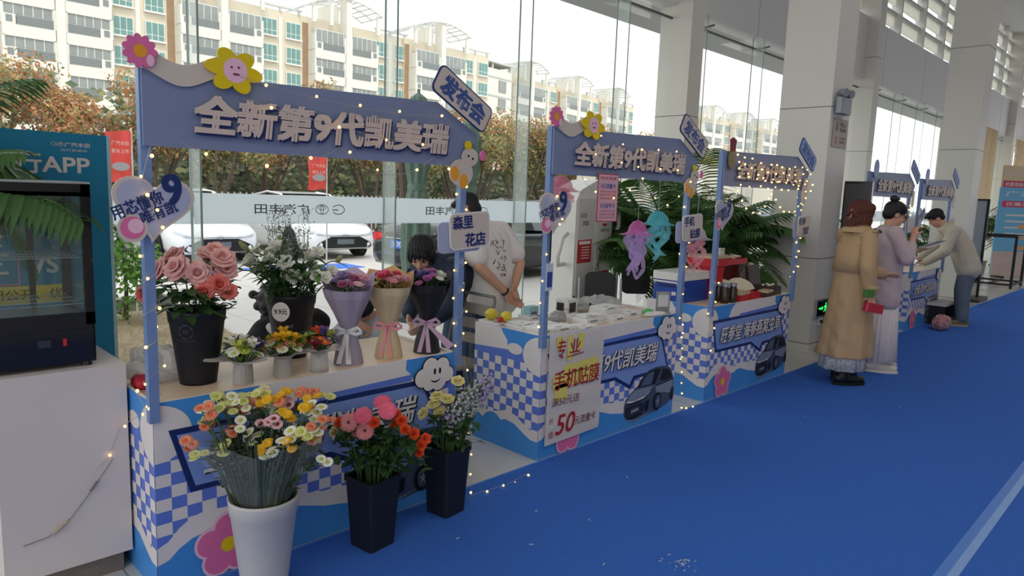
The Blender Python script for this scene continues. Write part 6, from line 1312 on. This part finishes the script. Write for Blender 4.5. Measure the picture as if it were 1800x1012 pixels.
# --- woman in the lilac shirt with glasses
LSH = mat('lilac grey shirt', (190, 172, 178), .75, var=.05, scale=8, bump=.7, bscale=11); WSK = mat('white pleated skirt', (226, 216, 214), .75, var=.03); SNK = mat('white sneaker', (210, 200, 190), .6, var=.08)
J2 = dict(head=(.04, 0, 1.53), neck=(0, 0, 1.40), chest=(0, 0, 1.25), pelvis=(0, 0, .90), turn=0, nod=20, shL=(0, .165, 1.36), elL=(.10, .23, 1.12), wrL=(.30, .10, 1.19), handL=((.9, -.35, .3), (0, -.1, 1), .35), shR=(0, -.165, 1.36), elR=(.10, -.235, 1.13), wrR=(.19, -.08, 1.33), handR=((.25, .45, .85), (.7, .6, -.3), .95), hipL=(0, .09, .88), knL=(.02, .09, .48), anL=(.04, .09, .09), hipR=(0, -.09, .88), knR=(0, -.09, .48), anR=(-.03, -.09, .09), toeL=(1, .1, 0), toeR=(1, -.1, 0))
t, P, hy = person('woman in a lilac shirt and glasses, hair in a bun, hand at her chin', (7.34, 2.20, CZ), -55, J2)
m = MB(); torso(m, J2, .12, .118, .14, (0, 0, .72), w=.07); sleeves(m, J2, .072, .068, .056, .55); fuse(m, 'shirt', LSH, t, .009, 4, wrinkle(.006, 26))
m = MB(); [m.add([P(-.02, y*.07, -.10), P(.03, y*.05, -.125), P(.09, y*.05, -.20), P(.02, y*.10, -.17)], [(0, 1, 2, 3)]) for y in (-1, 1)]; m.lathe([(.062, 1.37), (.075, 1.43), (.09, 1.40), (.1, 1.37)], 24); m.build('shirt_collar', LSH, t, smooth=True)
m = MB(); skirtcone(m, (0, 0, .95), (.13, .155), (0, 0, .115), (.175, .20), 96, .06, 24); m.build('pleated_skirt', WSK, t, smooth=True)
for k in 'LR': shoe(t, J2['an'+k], J2['toe'+k], SNK, mat('white rubber sole', (216, 208, 200), .6), 'sneaker', .03)
m = MB(); ell(m, P(-.022, 0, .045), V(.103, .086, .088), hy); ell(m, P(-.055, 0, -.0), V(.062, .078, .075), hy); fuse(m, 'hair', HAIR_B, t, .006, 2, strands(P(0, 0, 0), .002, 34)); m = MB(); ell(m, P(-.075, 0, .135), V(.042, .045, .034), hy); ell(m, P(-.05, .02, .15), V(.03, .03, .02), hy); m.build('hair_bun', HAIR_B, t, smooth=True)
m = MB()
for y in (-1, 1):
    c = [P(.098, y*.033+.024*math.cos(R(a)), .006+.02*math.sin(R(a))) for a in range(0, 361, 24)]; m.tube(c, .0035, 5); m.tube([P(.096, y*.056, .012), P(.04, y*.082, .012), P(-.01, y*.083, .008)], .003, 5)
m.tube([P(.1, -.01, .01), P(.104, 0, .013), P(.1, .01, .01)], .0035, 5); m.build('glasses', mat('black glasses frame', (16, 16, 18), .3), t)
tb = thing('tablet', 'pale tablet held out by the woman in the lilac shirt', 'tablet', (7.34, 2.20, CZ), R(-55)); m = MB(); m.M = Matrix.Translation((.42, .04, 1.262)) @ Matrix.Rotation(R(-20), 4, 'Y') @ Matrix.Rotation(R(10), 4, 'Z'); m.rbox(-.11, .11, -.075, .075, -.006, .006, .012, 0); m.rbox(-.10, .10, -.065, .065, .006, .0065, .008, 1); m.build('slab', [mat('pale tablet shell', (206, 200, 196), .4), cab], tb)
# --- man in the beige jacket bending over the farthest booth
BJ = mat('beige jacket', (196, 186, 168), .75, var=.05, scale=6, bump=.7, bscale=9); JN = mat('grey blue jeans', (96, 108, 124), .8, var=.2, scale=14); TAN_S = mat('tan sneaker', (120, 108, 84), .7)
J3 = dict(head=(.37, .0, 1.47), neck=(.25, 0, 1.37), chest=(.13, 0, 1.24), pelvis=(-.10, 0, .90), nod=38, turn=6, shL=(.17, .19, 1.31), elL=(.26, .24, 1.03), wrL=(.46, .16, .86), handL=((1, -.2, -.25), (0, 0, -1), .3), shR=(.17, -.19, 1.31), elR=(.30, -.22, 1.05), wrR=(.50, -.10, .90), handR=((1, .1, -.2), (0, 0, -1), .3), hipL=(-.1, .10, .88), knL=(-.04, .12, .48), anL=(-.06, .13, .085), hipR=(-.1, -.10, .88), knR=(-.06, -.12, .48), anR=(-.10, -.14, .085), toeL=(1, .3, 0), toeR=(1, -.2, 0))
t, P, hy = person('man in a beige jacket and jeans bending over the farthest booth', (11.30, 2.42, CZ), 113, J3, s=1.03)
m = MB(); torso(m, J3, .14, .142, .148, (-.09, 0, .80), w=.085); sleeves(m, J3, .085, .08, .056, .95); fuse(m, 'jacket', BJ, t, .0095, 4, wrinkle(.006, 20))
m = MB(); m.v = []; q = Matrix.Rotation(R(32), 3, 'Y'); m.lathe([(.07, -.02), (.08, .035), (.1, .05), (.12, .0)], 24); m.v = [tuple(V(*J3['neck'])+q @ V(*p)+V(-.01, 0, -.02)) for p in m.v]; m.build('jacket_collar', BJ, t, smooth=True)
m = MB()
for k in 'LR': chain(m, [V(*J3['hip'+k])+V(.02, 0, .0), V(*J3['hip'+k]), V(*J3['kn'+k]), V(*J3['an'+k])+V(0, 0, .04)], [.098, .105, .09, .085])
fuse(m, 'jeans', JN, t, .0095, 4, wrinkle(.006, 24))
for k in 'LR': shoe(t, J3['an'+k], J3['toe'+k], TAN_S, mat('pale tan sole', (170, 156, 126), .6), 'sneaker', .02)
m = MB(); ell(m, P(-.02, 0, .045), V(.106, .09, .09), hy); ell(m, P(.06, 0, .085), V(.06, .07, .035), hy); ell(m, P(-.06, 0, -.01), V(.05, .075, .06), hy); fuse(m, 'hair', HAIR_B, t, .006, 2, strands(P(0, 0, 0), .0035, 26))
# --- man in the white T-shirt, hands clasped behind
WT = mat('white cotton', (226, 220, 216), .8, var=.03, scale=6, bump=.5, bscale=8); DJ = mat('dark blue jeans', (52, 68, 92), .8, var=.2, scale=14)
J4 = dict(head=(.20, 0, 1.465), neck=(.10, 0, 1.375), chest=(.02, 0, 1.22), pelvis=(-.05, 0, .84), nod=34, turn=4, shL=(.02, .19, 1.31), elL=(-.10, .275, 1.08), wrL=(-.22, .10, .90), handL=((-.35, -.55, -.6), (-1, 0, 0), .45), shR=(.02, -.19, 1.31), elR=(-.12, -.27, 1.08), wrR=(-.23, -.02, .94), handR=((-.2, .7, -.5), (-1, 0, 0), .8), hipL=(-.05, .10, .83), knL=(-.02, .11, .45), anL=(-.05, .12, .085), hipR=(-.05, -.10, .83), knR=(-.02, -.11, .45), anR=(-.05, -.12, .085))
t, P, hy = person('man in a white T-shirt standing with hands clasped behind his back', (3.53, 3.78, 0), 104, J4, s=1.02)
m = MB(); torso(m, J4, .135, .135, .15, (-.055, 0, .82), w=.085); sleeves(m, J4, .085, .088, .05, -.32); ts = fuse(m, 't_shirt', WT, t, .009, 4, wrinkle(.004, 22))
m = MB(); rs = random.Random(4); bv = bvh(ts)
for k in range(44):
    z = 1.0+.27*rs.random(); y = rs.uniform(-.05, .13) if z > 1.1 else rs.uniform(-.01, .10); a = R(rs.uniform(0, 180)); hw = rs.uniform(.006, .022); q = []
    for i in range(5):
        d = -hw+2*hw*i/4; r = bv.ray_cast(V(-1, y+d*math.cos(a)+.006*math.sin(i*1.6), z+d*math.sin(a)), V(1, 0, 0)); q.append(r[0]+V(-.001, 0, 0)) if r[0] is not None else None
    if len(q) > 2: m.tube(q, .0028, 5, 0 if k % 3 else 1)
m.build('printed_figure', [mat('brown shirt print', (120, 96, 84), .8), mat('dark shirt print', (50, 44, 46), .8)], t)
m = MB()
for k in 'LR': chain(m, [V(*J4['hip'+k])+V(0, 0, .0), V(*J4['hip'+k]), V(*J4['kn'+k]), V(*J4['an'+k])], [.105, .108, .09, .075])
fuse(m, 'jeans', DJ, t, .01, 4)
for k in 'LR': shoe(t, J4['an'+k], (1, 0, 0), SNK, mat('white rubber sole', (216, 208, 200), .6), 'sneaker', .02)
m = MB(); ell(m, P(-.02, 0, .048), V(.100, .082, .085), hy); ell(m, P(-.06, 0, -.01), V(.045, .07, .06), hy); ell(m, P(.05, 0, .085), V(.05, .066, .03), hy); fuse(m, 'hair', HAIR_B, t, .006, 2, strands(P(0, 0, 0), .002, 34))
m = MB(); m.lathe([(.03, -.008), (.034, 0), (.03, .008)], 16); q = V(0, 0, 1).rotation_difference(V(*J4['wrL'])-V(*J4['elL'])).to_matrix(); m.v = [tuple(V(*J4['wrL'])+q @ V(*p)) for p in m.v]; m.build('bracelet', BLK, t)
# --- woman in the navy jacket stooping behind the bouquets
NV = mat('navy jacket', (38, 46, 66), .7, var=.1, scale=8, bump=.6, bscale=9)
J5 = dict(head=(.13, 0, 1.16), neck=(.03, 0, 1.11), chest=(-.09, 0, 1.06), pelvis=(-.40, 0, .86), nod=42, turn=34, shL=(-.03, .17, 1.07), elL=(.02, .22, .82), wrL=(.16, .12, .70), shR=(-.03, -.17, 1.07), elR=(.02, -.22, .82), wrR=(.14, -.10, .72), hipL=(-.4, .09, .84), knL=(-.30, .1, .45), anL=(-.36, .1, .085), hipR=(-.4, -.09, .84), knR=(-.30, -.1, .45), anR=(-.36, -.1, .085))
t, P, hy = person('woman in a navy jacket stooping over behind the black bouquet', (3.10, 3.88, 0), 186, J5)
m = MB(); torso(m, J5, .12, .125, .13, w=.08, top=.03); sleeves(m, J5, .08, .075, .055, .9); fuse(m, 'jacket', NV, t, .01, 4, wrinkle(.005, 22))
m = MB()
for k in 'LR': chain(m, [V(*J5['hip'+k])+V(0, 0, .03), V(*J5['hip'+k]), V(*J5['kn'+k]), V(*J5['an'+k])], [.115, .11, .085, .07])
fuse(m, 'jeans', DJ, t, .01, 4)
for k in 'LR': shoe(t, J5['an'+k], (1, 0, 0), SNK, mat('white rubber sole', (216, 208, 200), .6), 'sneaker', .02)
m = MB(); ell(m, P(-.025, 0, .045), V(.106, .09, .09), hy); ell(m, P(-.07, 0, -.03), V(.06, .085, .09), hy); [ell(m, P(.02, y*.076, -.0), V(.04, .016, .06), hy) for y in (-1, 1)]; [cap(m, P(.075, y, .075), .012, P(.088, y*1.2, .03), .007, 6) for y in (-.045, -.02, .005, .03, .05)]; fuse(m, 'hair', HAIR_B, t, .006, 2, strands(P(0, 0, 0), .003, 30))
# --- crouching figure and child behind the first counter
CK = mat('black jacket', (20, 20, 24), .85, var=.2, scale=20, bump=.4); CKW = mat('white sleeve patch', (206, 202, 200), .8)
J6 = dict(head=(.14, 0, .86), neck=(.04, 0, .80), chest=(.0, 0, .66), pelvis=(-.12, 0, .26), nod=40, shL=(.0, .19, .75), elL=(.14, .26, .56), wrL=(.28, .16, .62), shR=(.0, -.19, .75), elR=(.14, -.26, .56), wrR=(.28, -.16, .62), hipL=(-.12, .1, .24), knL=(.22, .16, .42), anL=(.0, .14, .085), hipR=(-.12, -.1, .24), knR=(.22, -.16, .42), anR=(.0, -.14, .085))
t, P, hy = person('person in a black and white jacket crouching behind the counter', (1.99, 3.84, 0), 110, J6, skin=SKIN)
m = MB(); torso(m, J6, .15, .16, .16, w=.09); sleeves(m, J6, .10, .09, .07, .9); fuse(m, 'jacket', CK, t, .011, 3, wrinkle(.008, 30))
m = MB()
for (x, y, z, a) in ((-.05, .235, .79, 10), (.03, .275, .70, -20), (.08, .31, .62, 15), (-.10, .20, .70, 30)):
    k = MB(); k.ball((0, 0, 0), (.05, .025, .035), 10, 7); q = Matrix.Rotation(R(a), 3, 'X'); m.add([q @ V(*p)+V(x, y, z) for p in k.v], k.f)
m.build('sleeve_patch', CKW, t, smooth=True)
m = MB()
for k in 'LR': chain(m, [V(*J6['hip'+k]), V(*J6['kn'+k]), V(*J6['an'+k])], [.11, .085, .07])
fuse(m, 'trousers', CK, t, .011, 3)
for k in 'LR': shoe(t, J6['an'+k], (1, 0, 0), BLK, BLK, 'shoe', .02)
m = MB(); ell(m, P(-.03, 0, .03), V(.12, .105, .11), hy); ell(m, P(-.07, 0, -.05), V(.08, .10, .09), hy); rs = random.Random(3); [ell(m, P(rs.uniform(-.13, .04), rs.uniform(-.10, .10), rs.uniform(-.06, .13)), V(.028, .028, .028)) for k in range(26)]; fuse(m, 'hair', HAIR_B, t, .008, 1)
J7 = dict(head=(.16, 0, .86), neck=(.07, 0, .80), chest=(.0, 0, .70), pelvis=(-.12, 0, .36), nod=48, turn=10, shL=(.02, .12, .77), elL=(.12, .17, .64), wrL=(.22, .10, .72), shR=(.02, -.12, .77), elR=(.12, -.17, .64), wrR=(.22, -.10, .74), hipL=(-.12, .07, .34), knL=(.1, .1, .36), anL=(.0, .1, .085), hipR=(-.12, -.07, .34), knR=(.1, -.1, .36), anR=(.0, -.1, .085))
t, P, hy = person('child with dark hair bending down between the lilac and cream bouquets', (2.52, 3.80, 0), 215, J7, s=.86)
m = MB(); torso(m, J7, .10, .105, .11, w=.05); sleeves(m, J7, .062, .055, .045, .85); fuse(m, 'jacket', mat('pastel patterned jacket', (190, 200, 214), .8, var=.4, scale=14), t, .009, 3)
m = MB(); [chain(m, [V(*J7['hip'+k]), V(*J7['kn'+k]), V(*J7['an'+k])], [.08, .06, .05]) for k in 'LR']; fuse(m, 'trousers', DJ, t, .01, 3)
for k in 'LR': shoe(t, J7['an'+k], (1, 0, 0), SNK, SNK, 'shoe', .01)
m = MB(); ell(m, P(-.02, 0, .045), V(.106, .09, .092), hy); ell(m, P(-.06, 0, -.02), V(.055, .08, .08), hy); fuse(m, 'hair', HAIR_B, t, .006, 2, strands(P(0, 0, 0), .002, 34))
# ---------------------------------------------------------------- fairy lights
BULB = mat('warm fairy bulb', (255, 196, 104), .3, emit=5.0, var=.0); BULB.cycles.emission_sampling = 'NONE'
WIRE = mat('clear silver wire', (170, 168, 162), .4); CAPM = mat('clear bulb cap', (220, 216, 200), .3, trans=.3)
bme = MB().ball((0, 0, 0), .0056, 10, 7).build('bulb', BULB); bme_data = bme.data; bpy.data.objects.remove(bme)
def fairy(label, strands, loc, group='strings of warm fairy lights on the booths', keep=.78, jit=.012, seed=1, s=1.0):
    rs = random.Random(seed); t = thing('fairy_light_string', label, 'string lights', loc, 0, group); w = MB(); n = 0
    for pts, step in strands:
        pts = [Vector(p) for p in pts]; L = [0]
        for a, b in zip(pts, pts[1:]): L.append(L[-1]+(b-a).length)
        w.tube(pts, .0011*s, 4); d = step*.5
        while d < L[-1] and n < 96:
            i = max(k for k in range(len(L)) if L[k] <= d); i = min(i, len(pts)-2); p = pts[i].lerp(pts[i+1], (d-L[i])/max(1e-6, L[i+1]-L[i])); e = p+Vector((rs.uniform(-1, 1)*jit, -abs(rs.uniform(.3, 1))*jit, rs.uniform(-1, 1)*jit))
            w.tube([p, e], .0008*s, 3); o = bpy.data.objects.new('bulb', bme_data); COL.objects.link(o); o.parent = t; o.location = e; o.scale = (s*rs.uniform(.85, 1.2),)*3; n += 1; d += step*rs.uniform(.75, 1.25)
    w.build('wire', WIRE, t); return t
def sag(a, b, dz, n=9): a, b = Vector(a), Vector(b); return [a.lerp(b, k/(n-1))-Vector((0, 0, dz*4*(k/(n-1))*(1-k/(n-1)))) for k in range(n)]
y = -.08
spiral = lambda x, z0, z1, n, r=.034, cy=-.006: [(x+r*math.cos(k*1.1), cy+r*math.sin(k*1.1), z0+(z1-z0)*k/n) for k in range(n+1)]
S1 = [(sag((.32, y, 2.0), (1.30, y, 1.95), .03)+[(1.38, y, 1.90)], .21), (sag((.33, y, 1.92), (1.35, y, 1.80), .02), .24), (sag((.10, y, 1.74), (.75, y, 1.77), .09)+sag((.75, y, 1.77), (1.25, y, 1.76), .10)+sag((1.25, y, 1.76), (1.46, y, 1.80), .06), .19), ([(.0, -.07, 1.72), (-.03, -.06, 1.60), (.0, -.075, 1.50), (.03, -.075, 1.42), (.0, -.05, 1.38)], .07), (spiral(0, .80, 1.35, 26), .16), (spiral(BW, .74, 1.75, 44), .10), ([(1.50, -.05, .74), (1.53, -.06, .6), (1.55, -.05, .35), (1.53, -.10, .08), (1.50, -.14, .02), (1.75, -.15, .012), (1.95, -.12, .012)], .12)]
fairy('string of warm fairy lights draped over the nearest booth', S1, (.845, 2.725, 0), seed=3)
fairy('string of fairy lights trailing down the plinth front with its battery lead', [([(.0, .20, .79), (-.02, -.02, .76), (-.005, .10, .70), (-.04, .235, .62), (-.09, .235, .50), (-.13, .235, .47)], .13), ([(.0, -.03, .78), (-.01, -.04, .70)], .06)], (.84, 2.745, 0), seed=5, group=None)
for k, z in ((0, .42), (1, .375)): pass
S2 = [(sag((.25, y, 1.98), (1.30, y, 1.93), .04), .22), (sag((.20, y, 1.86), (1.40, y, 1.80), .03), .24), (sag((.15, y, 1.76), (.8, y, 1.74), .16)+sag((.8, y, 1.74), (1.42, y, 1.76), .18), .17), ([(-.02, -.07, 1.62), (.02, -.075, 1.52), (.06, -.075, 1.45), (-.06, -.06, 1.42)], .07), (spiral(0, .78, 1.4, 26), .15), (spiral(BW, .30, 1.78, 50), .13), ([(BW+.02, -.03, .74), (BW+.03, -.03, .4), (BW+.05, -.05, .03), (BW+.25, -.03, .02)], .09)]
fairy('string of warm fairy lights draped over the second booth', S2, (3.0, 2.725, 0), seed=7)
rs3 = random.Random(12); S3 = []
for q in range(5): S3.append((sag((.02, y-.01*q, 1.98-.06*q), (1.48, y-.01*q, 1.93-.05*q), rs3.uniform(.01, .07)), .14))
S3 += [(spiral(BW, .9, 1.8, 36), .09), (sag((.1, y, 1.72), (.75, y, 1.7), .2), .1), (sag((.7, y, 1.72), (1.45, y, 1.7), .18), .1), (spiral(0, .3, 1.2, 30), .14)]
fairy('dense tangle of warm fairy lights over the third booth', S3, (4.96, 2.725, 0), seed=9, s=1.15)
fairy('warm fairy lights on the fourth booth behind the women', [(spiral(BW, .9, 1.75, 30), .08), (sag((.9, y, 1.7), (1.5, y, 1.65), .1), .1)], (8.2, 2.725, 0), seed=11, s=1.2)
t = thing('battery_lead', 'thin grey battery lead with connector hanging on the plinth', 'cable', (.40, 2.978, 0)); MB().tube([(.37, -.002, .50), (.30, -.002, .40), (.22, -.002, .30), (.14, -.002, .245), (.06, -.002, .235)], .0016, 5).build('lead', mat('grey wire', (110, 104, 100), .5), t); w = MB(); w.tube([(.31, -.004, .42), (.285, -.004, .385)], .005, 8); w.build('connector', mat('grey connector', (120, 112, 106), .4), t); w = MB(); w.tube([(.205, -.004, .29), (.155, -.004, .252)], .006, 8); w.build('heat_shrink', mat('beige sleeve', (180, 160, 140), .4), t)
